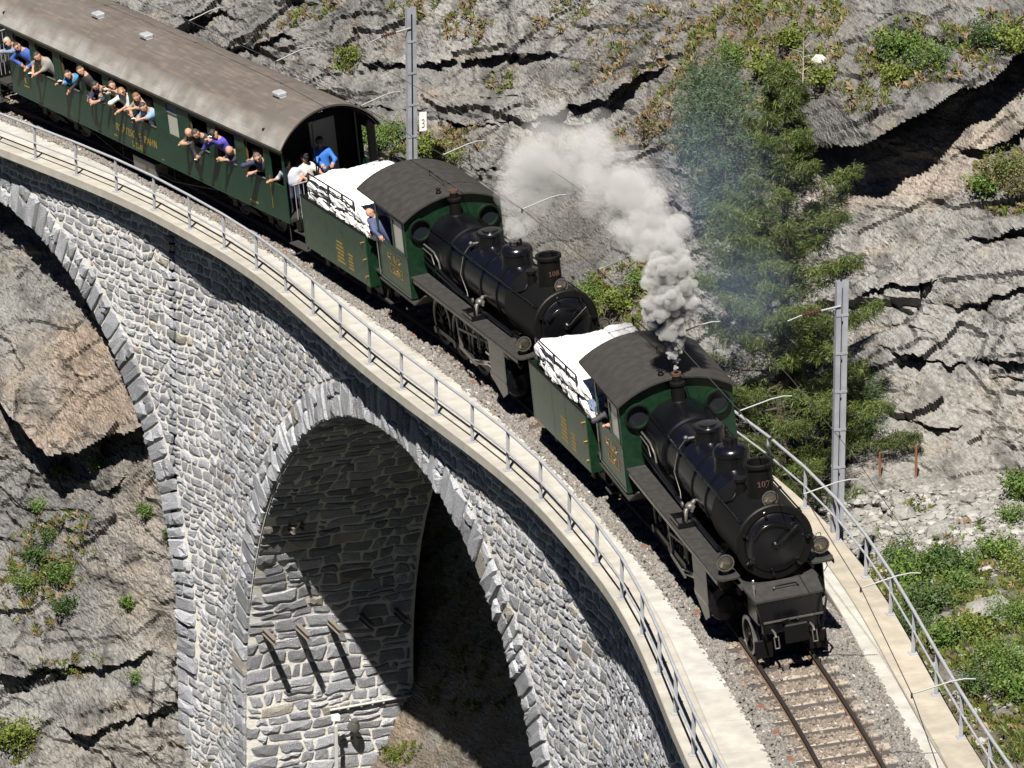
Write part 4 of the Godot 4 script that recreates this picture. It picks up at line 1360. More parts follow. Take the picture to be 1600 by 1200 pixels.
		for b in [[-3.06, 2.115, 0.68, 0.04], [-3.06, 2.845, 0.68, 0.04], [-2.74, 2.48, 0.04, 0.70], [-3.38, 2.48, 0.04, 0.70]]:
			m.box(Vector3(b[0], b[1], z + s * 0.012), Vector3(b[2], b[3], 0.03))
		obj("window_frame", m, M.green_paint, side)
		if s > 0:
			text("G 4/5", 0.17, Transform3D(Basis(), Vector3(-3.55, 1.80, z + 0.022)), M.brass, side, "class_lettering", 1.5, true)
			text(number, 0.12, Transform3D(Basis(), Vector3(-3.45, 1.50, z + 0.022)), M.brass, side, "number_lettering", 1.7, true)
			m = MB.new()
			for b in [[-3.45, 1.415, 0.80, 0.016], [-3.45, 1.625, 0.80, 0.016], [-3.05, 1.52, 0.016, 0.22], [-3.85, 1.52, 0.016, 0.22]]:
				m.box(Vector3(b[0], b[1], z + 0.02), Vector3(b[2], b[3], 0.012))
			obj("plate_frame", m, M.brass, side)
		m = MB.new()
		m.tube([Vector3(-4.57, 1.15, s * 1.20), Vector3(-4.57, 2.3, s * 1.20)], 0.016, 6)
		obj("grab_rail", m, M.steel_bright, side)
		m = MB.new()
		m.box(Vector3(-3.5, 1.04, s * 1.02), Vector3(2.3, 0.03, 0.40))
		m.bar(Vector3(-2.36, 1.04, s * 1.02), Vector3(-1.75, 1.42, s * 0.98), 0.40, 0.03)
		obj("footplate", m, M.board_grey, o)
		m = MB.new()
		m.box(Vector3(-4.45, 0.50, s * 1.02), Vector3(0.40, 0.03, 0.26))
		m.box(Vector3(-4.45, 0.77, s * 0.90), Vector3(0.30, 0.56, 0.02))
		obj("step", m, M.board_grey, o)
	m = arc_roof(-5.50, -2.44, 1.24, 2.99, 3.40, 0.035)
	var roof := obj("cab_roof", m, M.roof_cab, o)
	m = MB.new()
	m.tube([Vector3(-4.0, 3.36, -0.05), Vector3(-4.0, 3.55, -0.05), Vector3(-3.1, 3.50, -0.05), Vector3(-3.1, 3.36, -0.05)], 0.008, 5)
	m.lathe([Vector2(0.06, 3.37), Vector2(0.06, 3.43), Vector2(0.03, 3.46), Vector2(0.07, 3.49), Vector2(0, 3.53)], 10, ax_y(Vector3(-2.75, 0, 0.22)))
	obj("whistle_gear", m, M.black_dull, roof)
	m = MB.new()
	m.box(Vector3(-3.6, 1.12, 0), Vector3(2.0, 0.06, 2.2))
	m.box(Vector3(-2.72, 2.0, 0), Vector3(0.14, 1.8, 1.6), 0.05)
	m.box(Vector3(-3.0, 2.2, 0), Vector3(0.5, 1.1, 1.1), 0.2)
	obj("cab_interior", m, M.dark_inside, o)
	# frame, wheels, motion
	m = MB.new()
	for s: float in [0.40, -0.40]:
		m.box(Vector3(0.0, 0.93, s), Vector3(9.0, 0.62, 0.03))
	m.box(Vector3(-1.0, 1.0, 0), Vector3(6.0, 0.5, 0.7))
	obj("frame_plates", m, M.black_dull, o)
	for x in [-2.35, -1.15, 0.05, 1.25]:
		for s: float in [0.55, -0.55]: wheel(o, x, s, 0.525, 11)
	for s: float in [0.55, -0.55]: wheel(o, 3.72, s, 0.36, 8, true)
	for s: float in [1.0, -1.0]:
		m = MB.new()
		m.lathe([Vector2(0, 2.05), Vector2(0.34, 2.05), Vector2(0.36, 2.08), Vector2(0.36, 2.98), Vector2(0.34, 3.01), Vector2(0.20, 3.03), Vector2(0.18, 3.08), Vector2(0, 3.08)], 24, ax_x(Vector3(0, 0.78, s * 0.80)))
		m.lathe([Vector2(0, 1.9), Vector2(0.18, 1.9), Vector2(0.19, 3.1), Vector2(0, 3.12)], 18, ax_x(Vector3(0, 1.28, s * 0.78)))
		m.box(Vector3(2.5, 1.35, s * 0.62), Vector3(0.9, 0.5, 0.4))
		var cyl := obj("cylinder", m, M.black_gloss, o)
		m = MB.new()
		var poly := PackedVector2Array([Vector2(2.1, 1.15), Vector2(3.0, 1.20), Vector2(3.0, 0.55), Vector2(2.75, 0.40), Vector2(2.15, 0.70)])
		if s > 0: m.prism(poly, 1.135, 1.155)
		else: m.prism(poly, -1.155, -1.135)
		m.box(Vector3(2.55, 1.36, s * 1.14), Vector3(0.9, 0.38, 0.015))
		obj("casing", m, M.casing, cyl)
		m = MB.new()
		m.bar(Vector3(-2.35, 0.36, s * 0.72), Vector3(1.25, 0.36, s * 0.72), 0.05, 0.11)
		for x in [-2.35, -1.15, 0.05, 1.25]:
			m.lathe([Vector2(0, 0.0), Vector2(0.09, 0.0), Vector2(0.09, 0.14), Vector2(0, 0.14)], 12, ax_z(Vector3(x, 0.36, s * 0.72 - 0.07)))
		obj("side_rod", m, M.steel_dull, o)
		m = MB.new()
		m.bar(Vector3(0.05, 0.36, s * 0.86), Vector3(1.75, 0.80, s * 0.86), 0.05, 0.10)
		m.box(Vector3(1.72, 0.79, s * 0.86), Vector3(0.22, 0.26, 0.14), 0.02)
		m.bar(Vector3(1.2, 0.93, s * 0.86), Vector3(2.1, 0.93, s * 0.86), 0.10, 0.05)
		m.bar(Vector3(1.2, 0.65, s * 0.86), Vector3(2.1, 0.65, s * 0.86), 0.10, 0.05)
		obj("main_rod", m, M.steel_bright, o)
		m = MB.new()
		m.bar(Vector3(-0.35, 1.28, s * 0.94), Vector3(-0.25, 0.62, s * 0.94), 0.05, 0.10)
		m.bar(Vector3(-0.25, 0.62, s * 0.98), Vector3(0.72, 0.50, s * 0.98), 0.03, 0.06)
		m.bar(Vector3(-0.30, 1.05, s * 0.96), Vector3(1.75, 1.27, s * 0.92), 0.03, 0.06)
		m.bar(Vector3(1.75, 1.30, s * 0.94), Vector3(1.68, 0.62, s * 0.94), 0.03, 0.06)
		m.bar(Vector3(1.05, 1.52, s * 1.0), Vector3(1.05, 1.0, s * 1.0), 0.03, 0.03)
		m.bar(Vector3(1.15, 1.52, s * 1.0), Vector3(1.15, 1.0, s * 1.0), 0.03, 0.03)
		m.bar(Vector3(0.72, 0.50, s * 0.98), Vector3(0.30, 0.42, s * 0.90), 0.04, 0.06)
		obj("valve_gear", m, M.steel_dull, o)
	# front end
	m = MB.new()
	m.quad(Vector3(4.02, 1.48, 0.72), Vector3(4.62, 1.37, 0.66), Vector3(4.62, 1.37, -0.66), Vector3(4.02, 1.48, -0.72))
	m.quad(Vector3(4.02, 1.44, -0.72), Vector3(4.62, 1.33, -0.66), Vector3(4.62, 1.33, 0.66), Vector3(4.02, 1.44, 0.72))
	m.box(Vector3(3.7, 1.43, 0), Vector3(0.7, 0.03, 1.5))
	m.quad(Vector3(4.62, 1.33, 0.66), Vector3(4.62, 1.33, -0.66), Vector3(4.62, 1.37, -0.66), Vector3(4.62, 1.37, 0.66))
	var deck := obj("front_deck", m, M.board_grey, o)
	m = MB.new()
	m.tube([Vector3(4.34, 1.43, 0.22), Vector3(4.34, 1.50, 0.16), Vector3(4.34, 1.50, -0.22), Vector3(4.34, 1.43, -0.28)], 0.014, 6)
	obj("handle", m, M.black_gloss, deck)
	m = MB.new()
	m.box(Vector3(4.58, 1.12, 0), Vector3(0.05, 0.44, 1.28), 0.01)
	m.box(Vector3(4.3, 1.12, 0.62), Vector3(0.6, 0.44, 0.03))
	m.box(Vector3(4.3, 1.12, -0.62), Vector3(0.6, 0.44, 0.03))
	m.box(Vector3(4.55, 0.80, 0), Vector3(0.10, 0.24, 1.1), 0.01)
	var beam := obj("buffer_beam", m, M.black_paint, o)
	m = MB.new()
	for k in 11:
		for y in [1.30, 0.97]: m.lathe([Vector2(0.014, 0), Vector2(0.012, 0.012), Vector2(0, 0.016)], 6, ax_x(Vector3(4.605, y, -0.55 + 0.11 * k)))
	kind(obj("rivets", m, M.black_gloss, beam), "stuff")
	m = MB.new()
	m.box(Vector3(4.615, 0.92, 0), Vector3(0.03, 0.03, 1.26))
	obj("angle_iron", m, M.steel_dull, beam)
	m = MB.new()
	m.box(Vector3(4.93, 0.76, 0), Vector3(0.06, 0.38, 0.46), 0.025)
	m.lathe([Vector2(0.09, 4.6), Vector2(0.08, 4.9), Vector2(0, 4.9)], 14, ax_x(Vector3(0, 0.76, 0)))
	for z in [0.17, -0.12]: m.bar(Vector3(4.62, 0.88, z), Vector3(4.84, 1.0, z * 0.6), 0.03, 0.05)
	obj("centre_buffer", m, M.black_dull, o)
	for z in [0.38, -0.36]:
		m = MB.new()
		m.tube([Vector3(4.62, 0.76, z), Vector3(4.80, 0.76, z), Vector3(4.86, 0.70, z)], 0.025, 7)
		for d in [-0.04, 0.04]: m.tube([Vector3(4.86, 0.72, z + d), Vector3(4.90, 0.50, z + d)], 0.014, 6)
		m.tube([Vector3(4.90, 0.50, z - 0.04), Vector3(4.90, 0.50, z + 0.04)], 0.014, 6)
		obj("coupling_link", m, M.steel_dull, o)
	for s: float in [1.0, -1.0]:
		m = MB.new()
		m.tube([Vector3(4.55, 1.30, s * 0.68), Vector3(4.75, 1.30, s * 0.68), Vector3(4.80, 1.0, s * 0.60), Vector3(4.75, 0.70, s * 0.55), Vector3(4.66, 0.60, s * 0.52)], 0.022, 7)
		obj("brake_hose", m, M.black_dull, o)
		m = MB.new()
		m.box(Vector3(4.45, 0.34, s * 0.53), Vector3(0.03, 0.36, 0.34), 0.008)
		m.bar(Vector3(4.42, 0.9, s * 0.5), Vector3(4.44, 0.4, s * 0.52), 0.06, 0.04)
		obj("rail_guard", m, M.black_dull, o)
	m = MB.new()
	m.tube([Vector3(4.40, 1.40, 0.60), Vector3(4.40, 1.55, 0.60)], 0.022, 7)
	m.tube([Vector3(4.40, 1.55, 0.60), Vector3(4.40, 1.64, 0.60)], 0.032, 8)
	m.ball(Vector3(4.40, 1.70, 0.60), Vector3(0.03, 0.04, 0.03), 8, 5)
	obj("oil_cup", m, M.steel_bright, o)
	return o

func build_tender(label: String) -> Node3D:
	var o := thing("tender", label, "tender", Transform3D(), "the two tenders")
	var x0 := -2.22
	var x1 := 1.55
	for s: float in [1.0, -1.0]:
		var m := MB.new()
		m.box(Vector3((x0 + x1) / 2, 1.28, s * 1.16), Vector3(x1 - x0, 1.26, 0.03), 0.008)
		var sd := obj("side_panel", m, M.green_mottled, o)
		m = MB.new()
		for e in 3:
			m.lathe([Vector2(0, 0), Vector2(0.03, 0), Vector2(0.035, 0.05), Vector2(0, 0.06)], 8, Transform3D(Basis(Vector3.RIGHT, s * PI / 2), Vector3(x1 - 0.13 + 0.05 * (e - 1), 1.70 - 0.40 * e, s * 1.175)))
		obj("tail_lamp_bracket", m, M.brass, sd)
		m = MB.new()
		for k in 24:
			for x in [x0 + 0.06, (x0 + x1) / 2 - 0.4, (x0 + x1) / 2 + 0.5]:
				m.lathe([Vector2(0.012, 0), Vector2(0, 0.01)], 5, Transform3D(Basis(Vector3.RIGHT, s * PI / 2), Vector3(x, 0.72 + k * 0.05, s * 1.176)))
		kind(obj("rivets", m, M.green_mottled, sd), "stuff")
		if s > 0:
			m = MB.new()
			for k in 6:
				m.box(Vector3(-0.05 + 0.02 * (k % 2), 1.32 - k * 0.095, 1.178), Vector3(0.34 + 0.05 * ((k * 7) % 3), 0.045, 0.004))
				if k > 0: m.box(Vector3(0.55, 1.25 - k * 0.085, 1.178), Vector3(0.22 + 0.05 * (k % 2), 0.04, 0.004))
			kind(obj("yellow_data_lines", m, M.lettering, sd), "stuff")
		m = MB.new()
		m.box(Vector3((x0 + x1) / 2, 1.93, s * 1.155), Vector3(x1 - x0 + 0.02, 0.04, 0.06), 0.012)
		obj("top_edge", m, M.black_dull, sd)
	var m := MB.new()
	m.box(Vector3(x0, 1.28, 0), Vector3(0.03, 1.26, 2.3))
	m.box(Vector3(x1, 1.28, 0), Vector3(0.03, 1.26, 2.3))
	obj("end_panel", m, M.green_paint, o)
	m = MB.new()
	m.box(Vector3((x0 + x1) / 2, 1.80, 0), Vector3(x1 - x0 - 0.04, 0.05, 2.26))
	obj("tank_top", m, M.black_dull, o)
	m = MB.new()
	m.lathe([Vector2(0.24, 1.83), Vector2(0.24, 2.0), Vector2(0.22, 2.03), Vector2(0, 2.04)], 18, ax_y(Vector3(x0 + 0.35, 0, 0.70)))
	obj("water_filler", m, M.black_dull, o)
	for s: float in [1.08, -1.08]:
		m = MB.new()
		for y in [2.08, 2.24, 2.40, 2.56]: m.tube([Vector3(-1.80, y, s), Vector3(0.86, y, s)], 0.017, 6)
		var rk := obj("rack", m, M.black_gloss, o)
		for x in [-1.80, -0.60, 0.20, 0.86]:
			m = MB.new()
			m.box(Vector3(x, 2.18, s), Vector3(0.06, 0.72, 0.035))
			obj("post", m, M.black_gloss, rk)
	m = MB.new()
	for s: float in [0.85, -0.85]: m.box(Vector3(-0.3, 0.52, s), Vector3(3.6, 0.26, 0.03))
	m.box(Vector3(-0.3, 0.55, 0), Vector3(3.8, 0.2, 1.4))
	m.lathe([Vector2(0.08, -2.55), Vector2(0.08, -2.3), Vector2(0, -2.3)], 10, ax_x(Vector3(0, 0.76, 0)))
	m.box(Vector3(-2.56, 0.76, 0), Vector3(0.05, 0.34, 0.42), 0.02)
	obj("tender_frame", m, M.black_dull, o)
	for x in [-1.55, 0.85]:
		for s: float in [0.55, -0.55]:
			wheel(o, x, s, 0.37, 8)
			m = MB.new()
			m.box(Vector3(x, 0.37, s * 1.62), Vector3(0.24, 0.26, 0.10), 0.03)
			for k in 5: m.box(Vector3(x, 0.53 + k * 0.02, s * 1.62), Vector3(0.95 - k * 0.17, 0.018, 0.07))
			obj("axle_box", m, M.black_dull, o)
	m = MB.new()
	m.box(Vector3(1.75, 1.05, 0), Vector3(0.5, 0.05, 2.0))
	obj("footplate", m, M.board_grey, o)
	return o

func sack_mesh(sd: int) -> MB:
	var n := FastNoiseLite.new()
	n.seed = sd
	n.frequency = 2.6
	n.fractal_octaves = 3
	var m := MB.new()
	var f := func(a, b):
		var c := Vector3(signf(cos(a)) * pow(absf(cos(a)), 0.55) * pow(absf(cos(b)), 0.6), signf(sin(b)) * pow(absf(sin(b)), 0.7), signf(sin(a)) * pow(absf(sin(a)), 0.55) * pow(absf(cos(b)), 0.6))
		var p := c * Vector3(0.33, 0.17, 0.33)
		return p * 1.13 * (1.0 + 0.14 * n.get_noise_3d(p.x * 3.0, p.y * 5.0, p.z * 3.0)) + Vector3(0, 0.035 * n.get_noise_3d(p.x * 6.0, 3.0, p.z * 6.0), 0)
	var A := 26
	var B := 14
	for i in A:
		for j in B:
			var a := TAU * i / A
			var a2 := TAU * (i + 1) / A
			var b := -PI / 2 + PI * j / B
			var b2 := -PI / 2 + PI * (j + 1) / B
			var p: Vector3 = f.call(a, b)
			var q: Vector3 = f.call(a2, b)
			var r: Vector3 = f.call(a2, b2)
			var t: Vector3 = f.call(a, b2)
			if j > 0: m.tri(p, r, q)
			if j < B - 1: m.tri(p, t, r)
	return m
func heap_sacks(fr: Transform3D, engine: String) -> void:
	var ms := [sack_mesh(1).mesh(), sack_mesh(2).mesh(), sack_mesh(3).mesh(), sack_mesh(4).mesh()]
	var st := MB.new()
	st.box(Vector3(0.05, 0.165, 0), Vector3(0.30, 0.012, 0.035))
	st.box(Vector3(-0.12, 0.15, 0.09), Vector3(0.12, 0.012, 0.03))
	var stm := st.mesh()
	var k := 0
	for layer in 2:
		for i in 7:
			for j in 4:
				if layer == 0 and j > 0 and j < 3 and i > 0 and i < 6: continue
				var x := -1.62 + 0.56 * i + rng.randf_range(-0.04, 0.04) + (0.0 if i < 6 else -0.06)
				var z := -0.74 + 0.495 * j + rng.randf_range(-0.03, 0.03)
				var y := 2.0 + 0.25 * layer + rng.randf_range(-0.02, 0.03)
				if layer == 1 and i == 6: y -= 0.12
				var at := fr * Transform3D(Basis.from_euler(Vector3(rng.randf_range(-0.12, 0.12), rng.randf_range(-0.15, 0.15) + (PI / 2 if rng.randf() < 0.4 else 0.0), rng.randf_range(-0.12, 0.12))).scaled(Vector3(1, rng.randf_range(0.8, 0.95), 1)), Vector3(x, y, z))
				var blue := layer == 1 and i == 6 and j == 3 and engine == "front"
				var nth: String = ["seventh", "sixth", "fifth", "fourth", "third", "second", "first"][i]
				var col: String = ["by the far rack", "third from the near rack", "second from the near rack", "by the near rack"][j]
				var o := thing("sack", ("%swhite sack on the %s tender, %s row back, %s" % ["" if layer == 1 else "lower ", engine, nth, col]) if not blue else "blue sack hanging over the front of the front tender's heap", "sack", at, "white sacks heaped on the %s tender" % engine if not blue else "")
				obj("bag", ms[k % 4], M.sack_blue if blue else M.sack, o)
				if k % 9 == 4 and layer == 1 and not blue:
					obj("red_strap", stm, M.strap_red, o)
					o.set_meta("label", "red-strapped white sack on the %s tender, %s row back, %s" % [engine, nth, col])
				k += 1
func build_trains() -> void:
	var e1 := build_engine("107", "glossy black steam engine with green cab, leading the train, steam jet from its cab top")
	e1.transform = frame(15.3)
	var e2 := copy_of(e1, "black and green steam engine with green cab coupled second, behind the first tender", frame(15.3 - 13.97))
	for n in ["chimney/number", "cab_side/number_lettering"]:
		var t: MeshInstance3D = e2.get_node(n)
		var tm: TextMesh = t.mesh.duplicate()
		tm.text = "108"
		t.mesh = tm
	var t1 := build_tender("green tender with mottled reflections, heaped with white sacks, between the two engines")
	t1.transform = frame(8.5)
	var t2 := copy_of(t1, "green tender heaped with white sacks in front of the passenger coach", frame(8.5 - 13.97))
	heap_sacks(t1.transform, "front")
	heap_sacks(t2.transform, "rear")

# ------------------------------------------------------------------ passenger coach
const WINDOWS := [[-6.48, -5.55], [-5.18, -4.19], [-3.75, -2.78], [-2.38, -1.40], [-1.0, -0.02], [0.43, 1.38], [3.23, 4.17], [4.63, 5.55], [6.05, 6.98]]
func build_coach() -> Node3D:
	var o := thing("passenger_coach", "dark green passenger coach with yellow lettering and passengers at its open windows", "passenger coach", frame(-17.0), "the coaches of the train")
	var x0 := -6.9
	var x1 := 7.95
	for s: float in [1.0, -1.0]:
		var z := s * 1.285
		var m := MB.new()
		m.box(Vector3((x0 + x1) / 2, 1.325, z), Vector3(x1 - x0, 0.91, 0.035), 0.006)
		m.box(Vector3((x0 + x1) / 2, 2.67, z), Vector3(x1 - x0, 0.18, 0.035))
		var cuts := WINDOWS.duplicate(true)
		cuts.insert(6, [2.05, 2.60])
		cuts.append([7.30, 7.88])
		var x := x0
		for w in cuts:
			m.box(Vector3((x + w[0]) / 2, 2.18, z), Vector3(w[0] - x, 0.80, 0.035), 0.004)
			x = w[1]
		m.box(Vector3((x + x1) / 2, 2.18, z), Vector3(x1 - x, 0.80, 0.035), 0.004)
		var side := obj("side_wall", m, M.green_coach, o)
		m = MB.new()
		m.box(Vector3((x0 + x1) / 2, 0.885, z + s * 0.02), Vector3(x1 - x0, 0.05, 0.012))
		m.box(Vector3((x0 + x1) / 2, 2.735, z + s * 0.03), Vector3(x1 - x0, 0.03, 0.05))
		obj("beading", m, M.green_coach, side)
		for w in WINDOWS:
			m = MB.new()
			var c: float = (w[0] + w[1]) / 2
			var wd: float = w[1] - w[0]
			m.box(Vector3(w[0] + 0.025, 2.18, z - s * 0.03), Vector3(0.05, 0.80, 0.03))
			m.box(Vector3(w[1] - 0.025, 2.18, z - s * 0.03), Vector3(0.05, 0.80, 0.03))
			m.box(Vector3(c, 2.56, z - s * 0.03), Vector3(wd, 0.04, 0.03))
			var f := obj("window_frame", m, M.wood, side)
			m = MB.new()
			m.box(Vector3(c, 1.785, z + s * 0.02), Vector3(wd + 0.03, 0.022, 0.05), 0.006)
			obj("sill", m, M.casing, f)
		if s > 0:
			m = MB.new()
			m.box(Vector3(2.325, 2.06, z - 0.012), Vector3(0.53, 0.56, 0.012))
			var fw := obj("frosted_window", m, M.frosted_and_glare, side)
			m = MB.new()
			m.box(Vector3(2.325, 2.47, z - 0.012), Vector3(0.53, 0.20, 0.012))
			obj("upper_pane", m, M.sack_blue, fw)
			m = MB.new()
			m.box(Vector3(2.325, 2.355, z), Vector3(0.55, 0.03, 0.03))
			obj("transom", m, M.casing, fw)
			text("RHÄTISCHE  BAHN", 0.19, Transform3D(Basis(), Vector3(0.19, 1.28, z + 0.019)), M.lettering, side, "railway_name", 1.02)
			text("B 2245", 0.15, Transform3D(Basis(), Vector3(0.20, 1.00, z + 0.019)), M.lettering, side, "coach_number", 0.92)
			m = MB.new()
			for b in [[-6.05, 1.36, 0.07, 0.15], [-6.0, 1.20, 0.30, 0.035], [6.25, 1.02, 0.42, 0.045], [-1.0, 1.02, 0.18, 0.03], [1.55, 0.96, 0.1, 0.03]]:
				m.box(Vector3(b[0], b[1], z + 0.019), Vector3(b[2], b[3], 0.003))
			kind(obj("small_yellow_marks", m, M.lettering, side), "stuff")
			m = MB.new()
			m.tube([Vector3(7.28, 1.12, z + 0.06), Vector3(7.28, 1.95, z + 0.06)], 0.014, 6)
			obj("grab_rail", m, M.brass, side)
	# roof with weathering in its own colour
	var rf := MB.new()
	var nx := 220
	var nz := 56
	var hw := 1.40
	var eave := 2.775
	var crown := 3.56
	var hh := crown - eave
	var rr := (hw * hw + hh * hh) / (2 * hh)
	var pf := func(i, j):
		var x: float = -7.95 + 16.02 * i / nx
		var z: float = -hw + 2 * hw * j / nz
		return Vector3(x, crown - rr + sqrt(rr * rr - z * z), z)
	for i in nx:
		for j in nz:
			var p: Array = [pf.call(i, j), pf.call(i, j + 1), pf.call(i + 1, j + 1), pf.call(i + 1, j)]
			var c: Vector3 = (p[0] + p[2]) * 0.5
			var base := Color(0.088, 0.073, 0.064)
			var t := 0.6 * n_rough.get_noise_3d(c.x * 0.5, 0.0, c.z * 1.2)
			base = base.lerp(Color(0.125, 0.112, 0.102), clampf(0.5 + t, 0, 1))
			var e := clampf((absf(c.z) - 0.95) / 0.4, 0, 1)
			base = base.lerp(Color(0.29, 0.285, 0.275), clampf(e * (0.85 + 0.7 * n_rough.get_noise_2d(c.x * 2.0, c.z * 4.0)), 0, 0.95))
			var st := n_fine.get_noise_2d(c.x * 0.4 + 3.0, c.z * 9.0)
			if st > 0.35: base = base.lerp(Color(0.22, 0.165, 0.135), clampf((st - 0.35) * 0.8, 0, 0.35))
			rf.col = base
			var nn := []
			for q in p: nn.append(Vector3(0, q.y - crown + rr, q.z).normalized())
			rf.quadn(p[0], p[1], p[2], p[3], nn[0], nn[1], nn[2], nn[3])
	rf.col = Color(0.06, 0.055, 0.05)
	for j in nz:
		for i in [0, nx]:
			var a: Vector3 = pf.call(i, j)
			var b: Vector3 = pf.call(i, j + 1)
			var d := Vector3(0, -0.05, 0)
			rf.quad(a + d, a, b, b + d)
	for s: float in [1.0, -1.0]:
		rf.box(Vector3(0.06, eave - 0.03, s * (hw - 0.015)), Vector3(16.02, 0.06, 0.03))
	var roof := obj("roof", rf, M.roof_coach, o)
	var under := arc_roof(-7.9, 8.03, 1.36, 2.72, 3.48, 0.02)
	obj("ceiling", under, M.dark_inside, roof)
	for x in [-5.3, -2.75, -0.2, 2.35, 4.9]:
		var m := MB.new()
		var pts := []
		for j in 25:
			var z := -hw + 2 * hw * j / 24.0
			pts.append(Vector3(x, crown - rr + sqrt(maxf(rr * rr - z * z, 0)) + 0.004, z))
		m.col = Color(0.13, 0.12, 0.11)
		m.tube(pts, 0.006, 5)
		obj("roof_seam", m, M.roof_coach, roof)
	for x in [6.4, -0.45, -3.1]:
		var m := MB.new()
		m.box(Vector3(x, 3.58, 0.36), Vector3(0.34, 0.12, 0.26), 0.03)
		m.box(Vector3(x, 3.52, 0.36), Vector3(0.38, 0.04, 0.20), 0.01)
		obj("roof_vent", m, M.galvanised, roof)
	# inside, ends, platforms
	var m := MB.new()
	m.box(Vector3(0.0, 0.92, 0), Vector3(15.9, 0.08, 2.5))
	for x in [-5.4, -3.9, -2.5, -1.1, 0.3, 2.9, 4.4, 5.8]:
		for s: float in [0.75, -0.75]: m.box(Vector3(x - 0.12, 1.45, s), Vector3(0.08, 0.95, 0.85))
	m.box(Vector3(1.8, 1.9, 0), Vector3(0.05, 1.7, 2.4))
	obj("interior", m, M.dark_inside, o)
	for e in [[7.0, 1.0], [-7.0, -1.0]]:
		m = MB.new()
		m.box(Vector3(e[0], 2.0, 0), Vector3(0.05, 2.1, 2.5))
		var bh := obj("end_wall", m, M.black_dull, o)
		m = MB.new()
		m.box(Vector3(e[0] + e[1] * 0.035, 1.95, -0.35), Vector3(0.03, 1.9, 0.72), 0.01)
		var dr := obj("end_door", m, M.frosted_and_glare, bh)
		m = MB.new()
		m.box(Vector3(e[0] + e[1] * 0.055, 1.9, -0.06), Vector3(0.03, 0.1, 0.03))
		obj("handle", m, M.brass, dr)
		m = MB.new()
		for z in [0.45, -0.75]: m.tube([Vector3(e[0] + e[1] * 1.02, 0.95, z), Vector3(e[0] + e[1] * 1.02, 3.2, z)], 0.022, 6)
		m.box(Vector3(e[0] + e[1] * 0.9, 2.0, -1.20), Vector3(0.12, 2.0, 0.16))
		obj("roof_post", m, M.black_dull, bh)
		m = MB.new()
		for k in 9: m.tube([Vector3(e[0] + e[1] * 1.12, 0.98, 1.15 - 0.12 * k), Vector3(e[0] + e[1] * 1.12, 1.85, 1.15 - 0.12 * k)], 0.011, 5)
		m.tube([Vector3(e[0] + e[1] * 1.12, 1.86, 1.2), Vector3(e[0] + e[1] * 1.12, 1.86, 0.15)], 0.018, 6)
		m.tube([Vector3(e[0] + e[1] * 1.12, 1.86, -0.75), Vector3(e[0] + e[1] * 1.12, 1.86, -1.2)], 0.018, 6)
		for k in 4: m.tube([Vector3(e[0] + e[1] * 1.12, 0.98, -0.78 - 0.12 * k), Vector3(e[0] + e[1] * 1.12, 1.85, -0.78 - 0.12 * k)], 0.011, 5)
		obj("platform_railing", m, M.mast_steel, o)
		for s: float in [1.0, -1.0]:
			m = MB.new()
			m.box(Vector3(e[0] + e[1] * 1.25, 0.34, s * 1.16), Vector3(0.85, 0.03, 0.30), 0.006)
			m.box(Vector3(e[0] + e[1] * 1.25, 0.62, s * 1.02), Vector3(0.80, 0.03, 0.28), 0.006)
			m.tube([Vector3(e[0] + e[1] * 0.85, 0.34, s * 1.25), Vector3(e[0] + e[1] * 0.85, 0.95, s * 1.25)], 0.014, 5)
			m.tube([Vector3(e[0] + e[1] * 1.62, 0.34, s * 1.25), Vector3(e[0] + e[1] * 1.62, 1.3, s * 1.2)], 0.014, 5)
			obj("steps", m, M.board_grey, o)
		m = MB.new()
		m.box(Vector3(e[0] + e[1] * 1.1, 0.80, 0), Vector3(0.2, 0.22, 2.3))
		m.lathe([Vector2(0.07, 0), Vector2(0.07, 0.5), Vector2(0.19, 0.5), Vector2(0.19, 0.55), Vector2(0, 0.57)], 16, Transform3D(Basis(Vector3(0, e[1], 0), Vector3(e[1], 0, 0), Vector3(0, 0, -1)), Vector3(e[0] + e[1] * 1.1, 0.76, 0)))
		obj("buffer", m, M.black_dull, o)
	# running gear
	m = MB.new()
	for s: float in [1.05, -1.05]:
		m.box(Vector3(0, 0.78, s), Vector3(15.4, 0.18, 0.05))
		m.tube([Vector3(-3.6, 0.72, s), Vector3(-1.2, 0.32, s), Vector3(1.6, 0.32, s), Vector3(4.2, 0.72, s)], 0.02, 6)
		for x in [-1.2, 1.6]: m.tube([Vector3(x, 0.32, s), Vector3(x, 0.72, s)], 0.025, 6)
	obj("underframe", m, M.black_dull, o)
	m = MB.new()
	m.box(Vector3(0.13, 0.42, 0.98), Vector3(1.2, 0.36, 0.36), 0.02)
	obj("battery_box", m, M.casing, o)
	m = MB.new()
	m.lathe([Vector2(0, -0.5), Vector2(0.16, -0.5), Vector2(0.16, 0.5), Vector2(0, 0.5)], 16, ax_x(Vector3(2.6, 0.45, 0.5)))
	obj("air_tank", m, M.black_dull, o)
